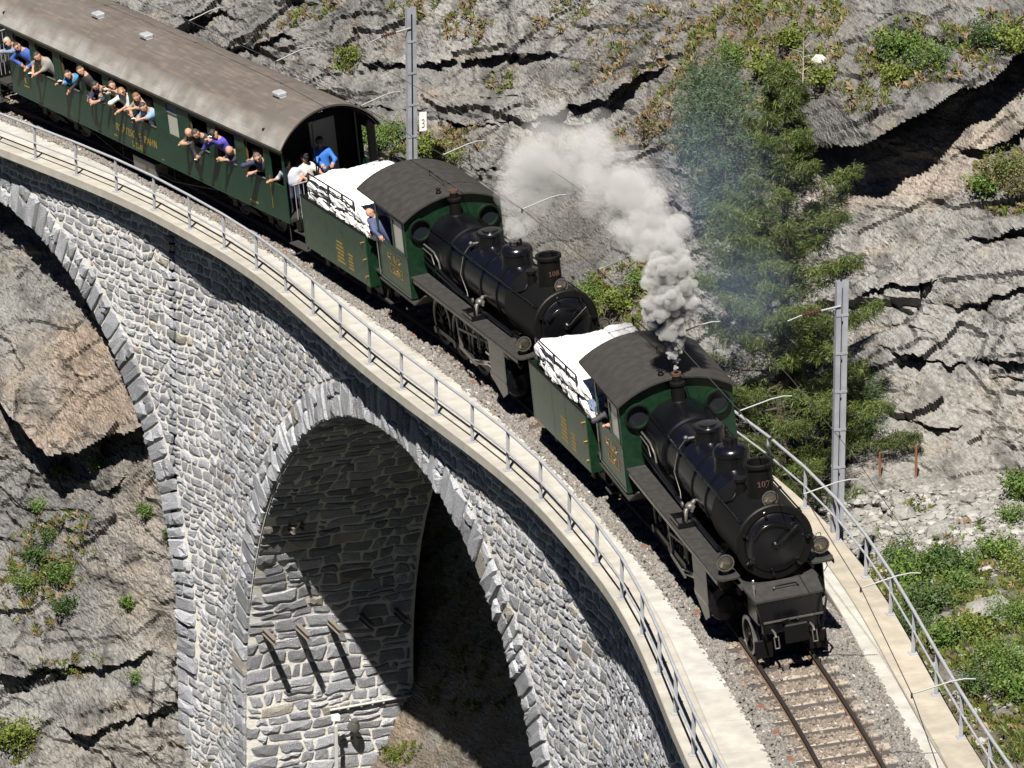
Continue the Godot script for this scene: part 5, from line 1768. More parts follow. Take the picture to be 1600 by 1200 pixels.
	for bx in [-5.2, 5.2]:
		m = MB.new()
		for s: float in [0.78, -0.78]:
			m.box(Vector3(bx, 0.50, s), Vector3(2.6, 0.16, 0.06))
			for x in [-0.9, 0.9]: m.box(Vector3(bx + x, 0.40, s), Vector3(0.26, 0.26, 0.12), 0.02)
			for k in 4: m.box(Vector3(bx, 0.36 + 0.03 * k, s * 1.05), Vector3(1.0 - 0.2 * k, 0.022, 0.08))
		m.box(Vector3(bx, 0.62, 0), Vector3(0.5, 0.2, 1.6))
		var bog := obj("bogie", m, M.black_dull, o)
		for x in [-0.9, 0.9]:
			for s: float in [0.55, -0.55]: 
				var w := MB.new()
				w.lathe([Vector2(0, -0.05), Vector2(0.34, -0.05), Vector2(0.37, -0.05 if s > 0 else -0.05), Vector2(0.37, 0.05), Vector2(0.30, 0.05), Vector2(0.28, 0.02), Vector2(0.1, 0.03), Vector2(0, 0.05)], 24, ax_z(Vector3(bx + x, 0.37, s)))
				obj("wheel", w, M.steel_dull, bog)
	return o

# ------------------------------------------------------------------ people
# bones: [a, b, radius a, radius b, colour]; meshed as one skin on a grid
func skin(mb: MB, bones: Array, cell: float, k: float) -> void:
	var lo := Vector3(1e9, 1e9, 1e9)
	var hi := -lo
	for b in bones:
		var r := maxf(b[2], b[3]) + 2.5 * cell
		lo = lo.min((b[0] as Vector3) - Vector3(r, r, r)).min((b[1] as Vector3) - Vector3(r, r, r))
		hi = hi.max((b[0] as Vector3) + Vector3(r, r, r)).max((b[1] as Vector3) + Vector3(r, r, r))
	var nx := int((hi.x - lo.x) / cell) + 2
	var ny := int((hi.y - lo.y) / cell) + 2
	var nz := int((hi.z - lo.z) / cell) + 2
	var f := PackedFloat32Array(); f.resize(nx * ny * nz)
	var best := PackedFloat32Array(); best.resize(nx * ny * nz); best.fill(1e9)
	var who := PackedByteArray(); who.resize(nx * ny * nz)
	for bi in bones.size():
		var b: Array = bones[bi]
		var A: Vector3 = b[0]
		var B: Vector3 = b[1]
		var ra: float = b[2]
		var rb: float = b[3]
		var reach := maxf(ra, rb) + 2.2 * cell + 0.02
		var l := A.min(B) - Vector3(reach, reach, reach) - lo
		var h := A.max(B) + Vector3(reach, reach, reach) - lo
		var d := B - A
		var dd := maxf(d.length_squared(), 1e-9)
		for i in range(maxi(0, int(l.x / cell)), mini(nx, int(h.x / cell) + 1)):
			for j in range(maxi(0, int(l.y / cell)), mini(ny, int(h.y / cell) + 1)):
				for q in range(maxi(0, int(l.z / cell)), mini(nz, int(h.z / cell) + 1)):
					var p := lo + Vector3(i, j, q) * cell - A
					var t := clampf(p.dot(d) / dd, 0.0, 1.0)
					var ds := (p - d * t).length() - lerpf(ra, rb, t)
					if ds > reach: continue
					var e := (i * ny + j) * nz + q
					f[e] += exp(-k * ds)
					if ds < best[e]:
						best[e] = ds
						who[e] = bi
	var vid := {}
	var vs := PackedVector3Array()
	var vc := PackedColorArray()
	for i in nx - 1:
		for j in ny - 1:
			for q in nz - 1:
				var e := (i * ny + j) * nz + q
				var msk := 0
				for c in 8:
					if f[e + (c & 1) * ny * nz + ((c >> 1) & 1) * nz + ((c >> 2) & 1)] > 1.0: msk |= 1 << c
				if msk == 0 or msk == 255: continue
				var sum := Vector3.ZERO
				var n := 0
				for ed in [[0, 1], [2, 3], [4, 5], [6, 7], [0, 2], [1, 3], [4, 6], [5, 7], [0, 4], [1, 5], [2, 6], [3, 7]]:
					var c0: int = ed[0]
					var c1: int = ed[1]
					if ((msk >> c0) & 1) == ((msk >> c1) & 1): continue
					var f0 := f[e + (c0 & 1) * ny * nz + ((c0 >> 1) & 1) * nz + ((c0 >> 2) & 1)]
					var f1 := f[e + (c1 & 1) * ny * nz + ((c1 >> 1) & 1) * nz + ((c1 >> 2) & 1)]
					var d0 := -log(maxf(f0, 1e-6))
					var d1 := -log(maxf(f1, 1e-6))
					var t := d0 / (d0 - d1)
					sum += Vector3(c0 & 1, (c0 >> 1) & 1, (c0 >> 2) & 1).lerp(Vector3(c1 & 1, (c1 >> 1) & 1, (c1 >> 2) & 1), t)
					n += 1
				vid[e] = vs.size()
				vs.append(lo + (Vector3(i, j, q) + sum / n) * cell)
				vc.append(bones[who[e]][4])
	var tris := PackedInt32Array()
	var sx := ny * nz
	for i in range(1, nx - 1):
		for j in range(1, ny - 1):
			for q in range(1, nz - 1):
				var e := (i * ny + j) * nz + q
				var a := f[e] > 1.0
				for ax in 3:
					var st: int = [sx, nz, 1][ax]
					var bb := f[e + st] > 1.0
					if a == bb: continue
					var s1: int = [nz, 1, sx][ax]
					var s2: int = [1, sx, nz][ax]
					var q0 = vid.get(e); var q1 = vid.get(e - s1); var q2 = vid.get(e - s1 - s2); var q3 = vid.get(e - s2)
					if q0 == null or q1 == null or q2 == null or q3 == null: continue
					if a: tris.append_array(PackedInt32Array([q0, q1, q2, q0, q2, q3]))
					else: tris.append_array(PackedInt32Array([q0, q2, q1, q0, q3, q2]))
	var nn := PackedVector3Array(); nn.resize(vs.size())
	for t in range(0, tris.size(), 3):
		var m := (vs[tris[t + 1]] - vs[tris[t]]).cross(vs[tris[t + 2]] - vs[tris[t]])
		for c in 3: nn[tris[t + c]] += m
	for t in range(0, tris.size(), 3):
		mb.col = vc[tris[t]]
		mb.trin(vs[tris[t]], vs[tris[t + 1]], vs[tris[t + 2]], nn[tris[t]], nn[tris[t + 1]], nn[tris[t + 2]])
	mb.col = Color(1, 1, 1)

func hand(mb: MB, wrist: Vector3, palm: Vector3, dir: Vector3, up: Vector3, curl: float, c: Color) -> void:
	mb.col = c
	var side := dir.cross(up).normalized()
	for k in 4:
		var root := palm + dir * 0.035 + side * (0.030 - 0.020 * k)
		var l: float = [0.066, 0.076, 0.072, 0.056][k]
		var d2 := (dir * cos(curl) - up * sin(curl)).normalized()
		var d3 := (dir * cos(curl * 2.0) - up * sin(curl * 2.0)).normalized()
		mb.tube([root, root + dir * l * 0.4, root + dir * l * 0.4 + d2 * l * 0.35, root + dir * l * 0.4 + d2 * l * 0.35 + d3 * l * 0.25], [0.010, 0.0095, 0.0088, 0.007], 6)
	var tb := palm - dir * 0.01 + side * 0.032
	mb.tube([tb, tb + (dir * 0.5 + side).normalized() * 0.032, tb + (dir * 0.5 + side).normalized() * 0.032 + (dir - up * 0.3).normalized() * 0.028], [0.011, 0.010, 0.008], 6)
	mb.col = Color(1, 1, 1)

# P: head, pelvis, look (direction of the face), hands [left, right], shirt, sleeve length 0..1, trousers, skin, hair colour, hair kind
func person(fr: Transform3D, P: Dictionary) -> void:
	var head: Vector3 = P.head
	var pel: Vector3 = P.pelvis
	var look: Vector3 = (P.look as Vector3).normalized()
	var sk: Color = P.get("skin", Color(0.36, 0.20, 0.145))
	var sh: Color = P.shirt
	var tr: Color = P.get("trousers", Color(0.03, 0.035, 0.06))
	var o := thing("person", P.label, "person", fr, P.get("group", "passengers leaning out of the green coach"))
	o.transform = fr * Transform3D(Basis(), Vector3(pel.x, P.get("floor", 0.97), pel.z))
	var off := Vector3(pel.x, P.get("floor", 0.97), pel.z)
	head -= off; pel -= off
	var up := (head - pel).normalized()
	var neck := head - up * 0.15 - look * 0.03
	var chest := neck - up * 0.20
	var flat := Vector3(look.x, 0, look.z).normalized()
	var right := flat.cross(Vector3.UP).normalized()
	var bones := []
	bones.append([pel, chest, 0.135, 0.145, sh])
	bones.append([pel + right * 0.07, chest + right * 0.085, 0.105, 0.115, sh])
	bones.append([pel - right * 0.07, chest - right * 0.085, 0.105, 0.115, sh])
	bones.append([chest + up * 0.10 + right * 0.12, chest + up * 0.10 - right * 0.12, 0.085, 0.085, sh])
	bones.append([neck - up * 0.02, neck + up * 0.07, 0.062, 0.055, sk])
	for s in 2:
		var sg := 1.0 if s == 1 else -1.0
		var hip := pel + right * sg * 0.09
		var foot := Vector3(hip.x, 0.06, hip.z) + right * sg * 0.04
		var knee := (hip + foot) * 0.5 + flat * 0.05
		bones.append([hip, knee, 0.095, 0.068, tr])
		bones.append([knee, foot, 0.066, 0.048, tr])
		bones.append([foot - flat * 0.04, foot + flat * 0.15 - Vector3(0, 0.02, 0), 0.048, 0.038, Color(0.02, 0.02, 0.02)])
		var sho := chest + up * 0.11 + right * sg * 0.185
		var hnd: Vector3 = P.hands[s] - off
		var d := hnd - sho
		var L := 0.56
		if d.length() > L - 0.01: hnd = sho + d.normalized() * (L - 0.01)
		d = hnd - sho
		var bend := sqrt(maxf(L * L - d.length_squared(), 0.0)) * 0.5
		var dropv := (Vector3.DOWN * 0.8 + right * sg * 0.7 - flat * 0.2)
		dropv = (dropv - d.normalized() * dropv.dot(d.normalized())).normalized()
		var elb := sho + d * 0.52 + dropv * bend
		var sl: float = P.get("sleeve", 0.35)
		var cut := sho.lerp(elb, clampf(sl * 2.0, 0, 1))
		bones.append([sho, cut, 0.062, lerpf(0.062, 0.05, sl), sh])
		if sl < 0.5:
			bones.append([cut, elb, 0.045, 0.040, sk])
			bones.append([elb, hnd, 0.040, 0.030, sk])
		else:
			var cut2 := elb.lerp(hnd, clampf(sl * 2.0 - 1.0, 0, 1) * 0.92)
			bones.append([elb, cut2, 0.048, 0.040, P.get("arm", sh)])
			bones.append([cut2, hnd, 0.033, 0.030, sk])
		var fd := (hnd - elb).normalized()
		bones.append([hnd, hnd + fd * 0.06, 0.034, 0.036, sk])
		P["_h%d" % s] = [hnd, hnd + fd * 0.05, fd]
	var mb := MB.new()
	skin(mb, bones, 0.034, 42.0)
	for s in 2:
		var h: Array = P["_h%d" % s]
		var u: Vector3 = (Vector3.UP - h[2] * h[2].dot(Vector3.UP)).normalized() if absf(h[2].y) < 0.95 else flat
		hand(mb, h[0], h[1], h[2], u, 0.7, sk)
	# head on a finer grid
	var hr := look.cross(up).normalized()
	var hu := hr.cross(look).normalized()
	var hb := []
	hb.append([head + hu * 0.03 - look * 0.012, head + hu * 0.025 + look * 0.015, 0.088, 0.082, sk])
	hb.append([head - hu * 0.03 + look * 0.02, head - hu * 0.075 + look * 0.055, 0.068, 0.040, sk])
	hb.append([head + hu * 0.02 + look * 0.085, head - hu * 0.015 + look * 0.108, 0.012, 0.017, sk * 1.05])
	hb.append([head + look * 0.06 - hu * 0.045 + hr * 0.02, head + look * 0.06 - hu * 0.045 - hr * 0.02, 0.030, 0.030, sk * 0.85])
	for s in [-1.0, 1.0]:
		hb.append([head + hr * s * 0.088 + hu * 0.015, head + hr * s * 0.092 - hu * 0.03, 0.018, 0.012, sk])
		hb.append([head + hr * s * 0.033 + hu * 0.022 + look * 0.078, head + hr * s * 0.036 + hu * 0.022 + look * 0.079, 0.014, 0.014, sk * 0.4])
	hb.append([neck, head - hu * 0.04, 0.055, 0.055, sk])
	skin(mb, hb, 0.016, 90.0)
	obj("body", mb, M.person, o)
	var hc: Color = P.get("hair", Color(0.03, 0.02, 0.012))
	var hk: String = P.get("cut", "short")
	var fr2 := Transform3D(Basis(hr, hu, -look), head)
	mb = MB.new()
	mb.col = hc
	mb.xf = fr2
	if hk == "short" or hk == "long":
		mb.ball(Vector3(0, 0.045, 0.018), Vector3(0.096, 0.088, 0.098), 14, 9)
		mb.ball(Vector3(0, 0.0, 0.045), Vector3(0.088, 0.09, 0.065), 12, 7)
		if hk == "long": mb.ball(Vector3(0, -0.06, 0.05), Vector3(0.085, 0.13, 0.06), 12, 7)
		obj("hair", mb, M.hair, o)
	elif hk == "bald":
		mb.ball(Vector3(0.0, -0.005, 0.045), Vector3(0.092, 0.065, 0.062), 12, 7)
		obj("hair", mb, M.hair, o)
	elif hk == "cap":
		mb.lathe([Vector2(0.098, 0.04), Vector2(0.10, 0.07), Vector2(0.092, 0.11), Vector2(0.06, 0.14), Vector2(0, 0.15)], 16, ax_y(Vector3(0, 0, 0.005)), 0.5)
		mb.xf = fr2 * Transform3D(Basis.from_scale(Vector3(1, 0.12, 1)), Vector3(0, 0.05, -0.10))
		mb.ball(Vector3.ZERO, Vector3(0.075, 0.07, 0.075), 12, 6)
		obj("cap", mb, M.hair, o)
	if P.get("shades", false):
		mb = MB.new()
		mb.col = Color(0.01, 0.01, 0.01)
		mb.xf = fr2
		for s in [-1.0, 1.0]:
			mb.box(Vector3(s * 0.035, 0.022, -0.098), Vector3(0.05, 0.032, 0.014), 0.004)
			mb.bar(Vector3(s * 0.06, 0.028, -0.095), Vector3(s * 0.094, 0.028, 0.0), 0.006, 0.01)
		obj("sunglasses", mb, M.hair, o)
	if P.has("camera"):
		var cp: Vector3 = P.camera
		var cl: Vector3 = P.get("aim", Vector3(0.8, 0, 0.6)).normalized()
		var cr := cl.cross(Vector3.UP).normalized()
		var cf := fr * Transform3D(Basis(cr, cr.cross(cl), -cl), cp)
		var ob := thing("camera", P.camlabel, "camera", cf, "cameras held out of the coach windows")
		mb = MB.new()
		mb.box(Vector3.ZERO, Vector3(0.13, 0.085, 0.055), 0.012)
		mb.box(Vector3(0, 0.05, 0), Vector3(0.05, 0.03, 0.04), 0.008)
		obj("camera_body", mb, M.camera_black, ob)
		mb = MB.new()
		mb.lathe([Vector2(0, 0.02), Vector2(0.034, 0.02), Vector2(0.038, 0.11), Vector2(0.03, 0.115), Vector2(0.0, 0.10)], 14, Transform3D(Basis(Vector3(1, 0, 0), Vector3(0, 0, -1), Vector3(0, 1, 0)), Vector3.ZERO))
		obj("lens", mb, M.black_gloss, ob)

func at_px(x: float, y: float) -> Vector3: return Vector3(x, y, 0)
func build_people() -> void:
	var fr := frame(-17.0)
	var out := Vector3(0.75, -0.25, 0.6)
	var navy := Color(0.018, 0.022, 0.06)
	var grey := Color(0.20, 0.20, 0.19)
	var white := Color(0.50, 0.50, 0.51)
	var black := Color(0.012, 0.012, 0.013)
	var blue := Color(0.03, 0.08, 0.33)
	var L := []
	L.append({head = Vector3(-6.50, 2.36, 1.45), pelvis = Vector3(-6.25, 1.85, 0.95), look = Vector3(0.5, -0.1, 0.85), hands = [Vector3(-6.60, 2.12, 1.80), Vector3(-6.72, 2.20, 1.72)], shirt = Color(0.13, 0.17, 0.26), sleeve = 1.0, hair = Color(0.30, 0.28, 0.25), cut = "cap", camera = Vector3(-6.66, 2.24, 1.78), camlabel = "black camera held out at the coach's rearmost window", label = "person in pale cap and grey-blue sleeves aiming a camera from the rearmost window"})
	L.append({head = Vector3(-5.88, 2.38, 1.48), pelvis = Vector3(-5.70, 1.85, 1.0), look = Vector3(0.75, -0.4, 0.55), hands = [Vector3(-5.55, 1.86, 1.42), Vector3(-5.95, 1.86, 1.42)], shirt = Color(0.03, 0.075, 0.30), sleeve = 1.0, shades = true, label = "person in a royal blue jumper resting on the rearmost window sill"})
	L.append({head = Vector3(-4.68, 2.38, 1.50), pelvis = Vector3(-4.55, 1.85, 1.0), look = Vector3(0.6, -0.5, 0.6), hands = [Vector3(-4.70, 1.90, 1.62), Vector3(-4.86, 1.94, 1.60)], shirt = grey, sleeve = 0.6, camera = Vector3(-4.86, 1.90, 1.68), camlabel = "small grey compact camera held by the person in the grey shirt", label = "person with dark hair and grey T-shirt leaning on folded forearms"})
	L.append({head = Vector3(-3.02, 2.24, 1.48), pelvis = Vector3(-3.20, 1.85, 1.0), look = Vector3(0.8, -0.2, 0.6), hands = [Vector3(-3.20, 2.0, 1.72), Vector3(-3.26, 1.98, 1.58)], shirt = Color(0.02, 0.17, 0.36), sleeve = 0.8, hair = black, camera = Vector3(-3.16, 2.06, 1.66), camlabel = "black camera with two straps held by the person in turquoise", label = "person with black hair and turquoise sleeves bent over a camera"})
	L.append({head = Vector3(-2.30, 2.50, 1.44), pelvis = Vector3(-2.05, 1.88, 0.98), look = Vector3(0.7, -0.3, 0.7), hands = [Vector3(-2.0, 1.86, 1.42), Vector3(-2.62, 1.95, 1.66)], shirt = black, sleeve = 1.0, hair = Color(0.06, 0.04, 0.022), label = "person with brown hair in a black jacket leaning far out of the window"})
	L.append({head = Vector3(-1.62, 2.24, 1.40), pelvis = Vector3(-1.60, 1.80, 0.98), look = Vector3(0.6, -0.7, 0.5), hands = [Vector3(-1.45, 1.86, 1.55), Vector3(-1.52, 1.88, 1.62)], shirt = navy, sleeve = 0.7, hair = black, label = "person with black hair in navy looking straight down beside the black jacket"})
	L.append({head = Vector3(-0.72, 2.44, 1.36), pelvis = Vector3(-0.72, 1.85, 0.92), look = Vector3(0.75, -0.1, 0.6), hands = [Vector3(-0.50, 2.42, 1.60), Vector3(-0.74, 2.40, 1.62)], shirt = Color(0.35, 0.33, 0.31), sleeve = 0.5, camera = Vector3(-0.58, 2.42, 1.62), camlabel = "pale camera raised to the face above the lettering's first letters", label = "person hidden behind a raised camera, left of the one in white"})
	L.append({head = Vector3(-0.02, 2.44, 1.46), pelvis = Vector3(-0.20, 1.85, 1.0), look = Vector3(0.9, -0.2, 0.45), hands = [Vector3(-0.12, 1.93, 1.55), Vector3(-0.38, 1.95, 1.56)], shirt = white, sleeve = 0.45, shades = true, hair = Color(0.20, 0.12, 0.05), label = "person with sunglasses and white T-shirt leaning on the sill above the lettering"})
	L.append({head = Vector3(0.72, 2.46, 1.42), pelvis = Vector3(0.68, 1.85, 0.95), look = Vector3(0.7, -0.5, 0.6), hands = [Vector3(0.55, 2.15, 1.62), Vector3(0.62, 2.05, 1.58)], shirt = Color(0.30, 0.245, 0.19), sleeve = 0.6, hair = Color(0.15, 0.07, 0.03), label = "person with reddish hair and beige shirt left of the pale blue shirt"})
	L.append({head = Vector3(1.12, 2.30, 1.46), pelvis = Vector3(1.12, 1.82, 1.0), look = Vector3(0.6, -0.5, 0.6), hands = [Vector3(1.05, 1.98, 1.68), Vector3(0.98, 1.98, 1.66)], shirt = Color(0.19, 0.28, 0.42), sleeve = 0.45, camera = Vector3(1.02, 2.02, 1.72), camlabel = "dark camera held low over the letters of the coach name", label = "person in a pale blue short-sleeved shirt holding a dark camera low"})
	L.append({head = Vector3(3.48, 2.18, 1.46), pelvis = Vector3(3.42, 1.80, 0.96), look = Vector3(0.6, -0.6, 0.6), hands = [Vector3(3.40, 1.90, 1.60), Vector3(3.30, 1.92, 1.58)], shirt = Color(0.05, 0.045, 0.05), sleeve = 0.8, cut = "bald", hair = Color(0.10, 0.07, 0.05), label = "bald person looking down, left of the black jacket with hanging arms"})
	L.append({head = Vector3(3.86, 2.24, 1.46), pelvis = Vector3(3.86, 1.84, 1.0), look = Vector3(0.6, -0.75, 0.5), hands = [Vector3(3.85, 1.60, 1.48), Vector3(3.76, 1.60, 1.48)], shirt = black, sleeve = 1.0, hair = Color(0.03, 0.025, 0.02), camera = Vector3(3.80, 1.54, 1.50), camlabel = "small black camera dangling from arms hanging down the coach side", label = "person in a black jacket with both arms hanging down the coach side"})
	L.append({head = Vector3(4.82, 2.44, 1.46), pelvis = Vector3(5.0, 1.86, 1.0), look = Vector3(0.85, -0.1, 0.5), hands = [Vector3(4.98, 2.38, 1.66), Vector3(4.86, 2.34, 1.70)], shirt = Color(0.055, 0.045, 0.30), sleeve = 1.0, cut = "cap", hair = black, camera = Vector3(4.90, 2.42, 1.62), camlabel = "black camera at the eye of the person in the violet-blue jacket", label = "person in violet-blue jacket and dark cap photographing"})
	L.append({head = Vector3(5.48, 2.18, 1.42), pelvis = Vector3(5.36, 1.80, 0.98), look = Vector3(0.5, -0.8, 0.5), hands = [Vector3(5.30, 1.92, 1.55), Vector3(5.22, 1.94, 1.56)], shirt = Color(0.03, 0.03, 0.07), sleeve = 0.7, cut = "bald", hair = Color(0.12, 0.08, 0.06), label = "balding person looking down, right of the violet-blue jacket"})
	L.append({head = Vector3(6.98, 2.36, 1.46), pelvis = Vector3(6.75, 1.84, 1.0), look = Vector3(0.85, -0.4, 0.5), hands = [Vector3(6.72, 1.90, 1.58), Vector3(6.62, 1.93, 1.58)], shirt = navy, sleeve = 0.5, shades = true, hair = Color(0.08, 0.06, 0.05), label = "person in navy polo shirt and sunglasses at the window nearest the engines"})
	L.append({head = Vector3(6.38, 2.30, 1.15), pelvis = Vector3(6.40, 1.80, 0.80), look = Vector3(0.8, -0.3, 0.5), hands = [Vector3(6.50, 2.1, 1.42), Vector3(6.40, 2.12, 1.42)], shirt = Color(0.3, 0.25, 0.22), sleeve = 0.35, label = "person half hidden behind the navy polo shirt, hands on the frame"})
	L.append({head = Vector3(7.62, 2.26, 1.04), pelvis = Vector3(7.66, 1.80, 0.92), look = Vector3(0.7, -0.5, 0.5), hands = [Vector3(7.86, 1.86, 0.80), Vector3(7.42, 1.86, 1.40)], shirt = Color(0.40, 0.42, 0.50), sleeve = 0.45, cut = "cap", hair = Color(0.012, 0.015, 0.03), label = "person in white T-shirt and navy cap gripping the coach's corner handrail", group = "people on the coach's open platform"})
	L.append({head = Vector3(7.56, 2.26, 0.50), pelvis = Vector3(7.56, 1.74, 0.50), look = Vector3(0.9, -0.1, 0.0), hands = [Vector3(8.05, 1.88, 0.30), Vector3(8.05, 1.88, 0.75)], shirt = Color(0.46, 0.43, 0.40), sleeve = 0.4, cut = "cap", hair = black, shades = true, label = "person in cream polo shirt and black cap on the coach platform", group = "people on the coach's open platform"})
	L.append({head = Vector3(7.40, 2.48, -0.05), pelvis = Vector3(7.40, 1.86, -0.05), look = Vector3(0.8, -0.2, 0.5), hands = [Vector3(7.85, 2.0, -0.10), Vector3(7.80, 2.0, 0.15)], shirt = Color(0.02, 0.13, 0.48), sleeve = 1.0, hair = Color(0.04, 0.03, 0.02), shades = true, label = "person in a bright blue jacket on the coach platform", group = "people on the coach's open platform"})
	for p in L:
		if not p.has("aim"): p["aim"] = Vector3(0.85, -0.15, 0.5)
		person(fr, p)
	var f2 := frame(15.3 - 13.97)
	person(f2, {head = Vector3(-4.72, 2.60, 1.24), pelvis = Vector3(-4.40, 2.02, 0.85), look = Vector3(0.85, -0.25, 0.4), hands = [Vector3(-4.85, 2.05, 1.22), Vector3(-4.25, 2.12, 1.20)], shirt = Color(0.045, 0.06, 0.14), sleeve = 1.0, trousers = Color(0.02, 0.025, 0.05), floor = 1.15, cut = "bald", hair = Color(0.12, 0.06, 0.03), label = "person in dark blue overalls leaning out of the second engine's cab", group = "engine crew"})
	var f1 := frame(15.3)
	person(f1, {head = Vector3(-4.05, 2.50, 1.02), pelvis = Vector3(-4.0, 1.95, 0.80), look = Vector3(0.9, -0.1, 0.2), hands = [Vector3(-3.85, 2.12, 1.12), Vector3(-4.2, 2.12, 1.12)], shirt = Color(0.03, 0.03, 0.035), sleeve = 1.0, floor = 1.15, hair = black, label = "person in dark clothes in the front engine's cab window", group = "engine crew"})

# ------------------------------------------------------------------ plants
func leaf_clump(sd: int, n: int, l: float, w: float, spread: float) -> ArrayMesh:
	var r2 := RandomNumberGenerator.new()
	r2.seed = sd
	var m := MB.new()
	for k in n:
		var d := Vector3(r2.randfn(), r2.randfn() * 0.8 + 0.35, r2.randfn()).normalized()
		var o := Vector3(r2.randfn(), r2.randfn(), r2.randfn()) * spread
		var s := d.cross(Vector3(r2.randfn(), r2.randfn(), r2.randfn())).normalized() * w * r2.randf_range(0.7, 1.2)
		var ll := l * r2.randf_range(0.6, 1.2)
		var g := r2.randf_range(0.75, 1.2)
		m.col = Color(g, g, g)
		var bend := Vector3(0, -0.15 * ll, 0)
		m.tri(o - s * 0.35, o + s * 0.35, o + d * ll * 0.55 + s)
		m.tri(o - s * 0.35, o + d * ll * 0.55 + s, o + d * ll * 0.55 - s)
		m.tri(o + d * ll * 0.55 - s, o + d * ll * 0.55 + s, o + d * ll + bend)
	return m.mesh()
func swarm(called: String, mesh: Mesh, xf: Array, cols: Array, m: Material, parent: Node) -> MultiMeshInstance3D:
	var mm := MultiMesh.new()
	mm.transform_format = MultiMesh.TRANSFORM_3D
	mm.use_colors = true
	mm.mesh = mesh
	mm.instance_count = xf.size()
	for k in xf.size():
		mm.set_instance_transform(k, xf[k])
		mm.set_instance_color(k, cols[k])
	var o := MultiMeshInstance3D.new()
	o.name = called
	o.multimesh = mm
	o.material_override = m
	parent.add_child(o, true)
	return o
# many leaf clumps joined into one mesh of real leaves
func foliage(called: String, mesh: ArrayMesh, xf: Array, cols: Array, m: Material, parent: Node) -> void:
	var src := mesh.surface_get_arrays(0)
	var sv: PackedVector3Array = src[Mesh.ARRAY_VERTEX]
	var sn: PackedVector3Array = src[Mesh.ARRAY_NORMAL]
	var v := PackedVector3Array()
	var n := PackedVector3Array()
	var c := PackedColorArray()
	var fill := PackedColorArray()
	fill.resize(sv.size())
	for k in xf.size():
		var t: Transform3D = xf[k]
		v.append_array(t * sv)
		n.append_array(Transform3D(t.basis.orthonormalized(), Vector3.ZERO) * sn)
		fill.fill(cols[k])
		c.append_array(fill)
	var a := []
	a.resize(Mesh.ARRAY_MAX)
	a[Mesh.ARRAY_VERTEX] = v
	a[Mesh.ARRAY_NORMAL] = n
	a[Mesh.ARRAY_COLOR] = c
	var me := ArrayMesh.new()
	me.add_surface_from_arrays(Mesh.PRIMITIVE_TRIANGLES, a)
	kind(obj(called, me, m, parent), "stuff")
func rnd_basis(s: float) -> Basis:
	return Basis.from_euler(Vector3(rng.randf_range(-0.5, 0.5), rng.randf() * TAU, rng.randf_range(-0.5, 0.5))).scaled(Vector3(s, s, s))

func build_pine() -> void:
	var foot := ground(6.0, -4.9)
	var H := 10.6
	var o := thing("pine_tree", "tall dark green pine behind the far railing, left of the right-hand mast", "pine tree", Transform3D(Basis(), foot))
	var m := MB.new()
	var tp := []
	var tr := []
	for k in 14:
		var t := k / 13.0
		tp.append(Vector3(0.18 * sin(t * 5.0) - 0.55 * t, H * t - 0.4, 0.15 * sin(t * 4.0 + 1.0)))
		tr.append(lerpf(0.19, 0.015, t))
	m.tube(tp, tr, 9)
	var trunk := obj("trunk", m, M.bark, o)
	var xf := []
	var cl := []
	var lm := MB.new()
	var nb := 92
	for b in nb:
		var t := pow((b + 0.5) / nb, 0.9)
		var y := H * (0.06 + 0.93 * t)
		var az := b * 2.399 + rng.randf_range(-0.5, 0.5)
		var reach := (2.85 * pow(1.0 - t, 0.55) + 0.12) * rng.randf_range(0.4, 1.15)
		if t > 0.75: reach *= 0.85
		if t < 0.12: reach *= 0.8
		var base: Vector3 = Vector3(0.18 * sin(t * 5.0) - 0.55 * t, y - 0.4, 0.15 * sin(t * 4.0 + 1.0))
		var dir := Vector3(cos(az), rng.randf_range(-0.28, 0.02) + 0.35 * t, sin(az)).normalized()
		var pts := [base]
		for k in 4:
			var q := (k + 1) / 4.0
			pts.append(base + dir * reach * q + Vector3(rng.randf_range(-0.05, 0.05), -0.22 * reach * q * (1.0 - q) + 0.10 * reach * q * q, rng.randf_range(-0.05, 0.05)))
		lm.tube(pts, [0.035 * (1.2 - t), 0.028 * (1.2 - t), 0.02 * (1.2 - t), 0.012, 0.005], 5, false)
		var side := dir.cross(Vector3.UP).normalized()
		var shade := rng.randf_range(0.75, 1.2)
		var n := int(18 + 74 * reach)
		for k in n:
			var q := sqrt(rng.randf()) * 0.9 + 0.12
			var wdt := 0.42 * reach * (1.05 - q) + 0.10
			var f: float = clampf(q * 4.0, 0, 3.99)
			var p: Vector3 = (pts[int(f)] as Vector3).lerp(pts[int(f) + 1], f - int(f))
			p += side * rng.randf_range(-1, 1) * wdt + Vector3(0, rng.randf_range(-0.10, 0.16), 0)
			xf.append(Transform3D(rnd_basis(rng.randf_range(0.8, 1.3)), p))
			var g := shade * rng.randf_range(0.75, 1.25)
			var yel := rng.randf()
			cl.append(Color(0.042 * g + 0.03 * yel * g, 0.070 * g + 0.022 * yel * g, 0.012 * g))
	obj("limbs", lm, M.bark, trunk)
	foliage("crown", leaf_clump(5, 13, 0.115, 0.0075, 0.055), xf, cl, M.needle, o)

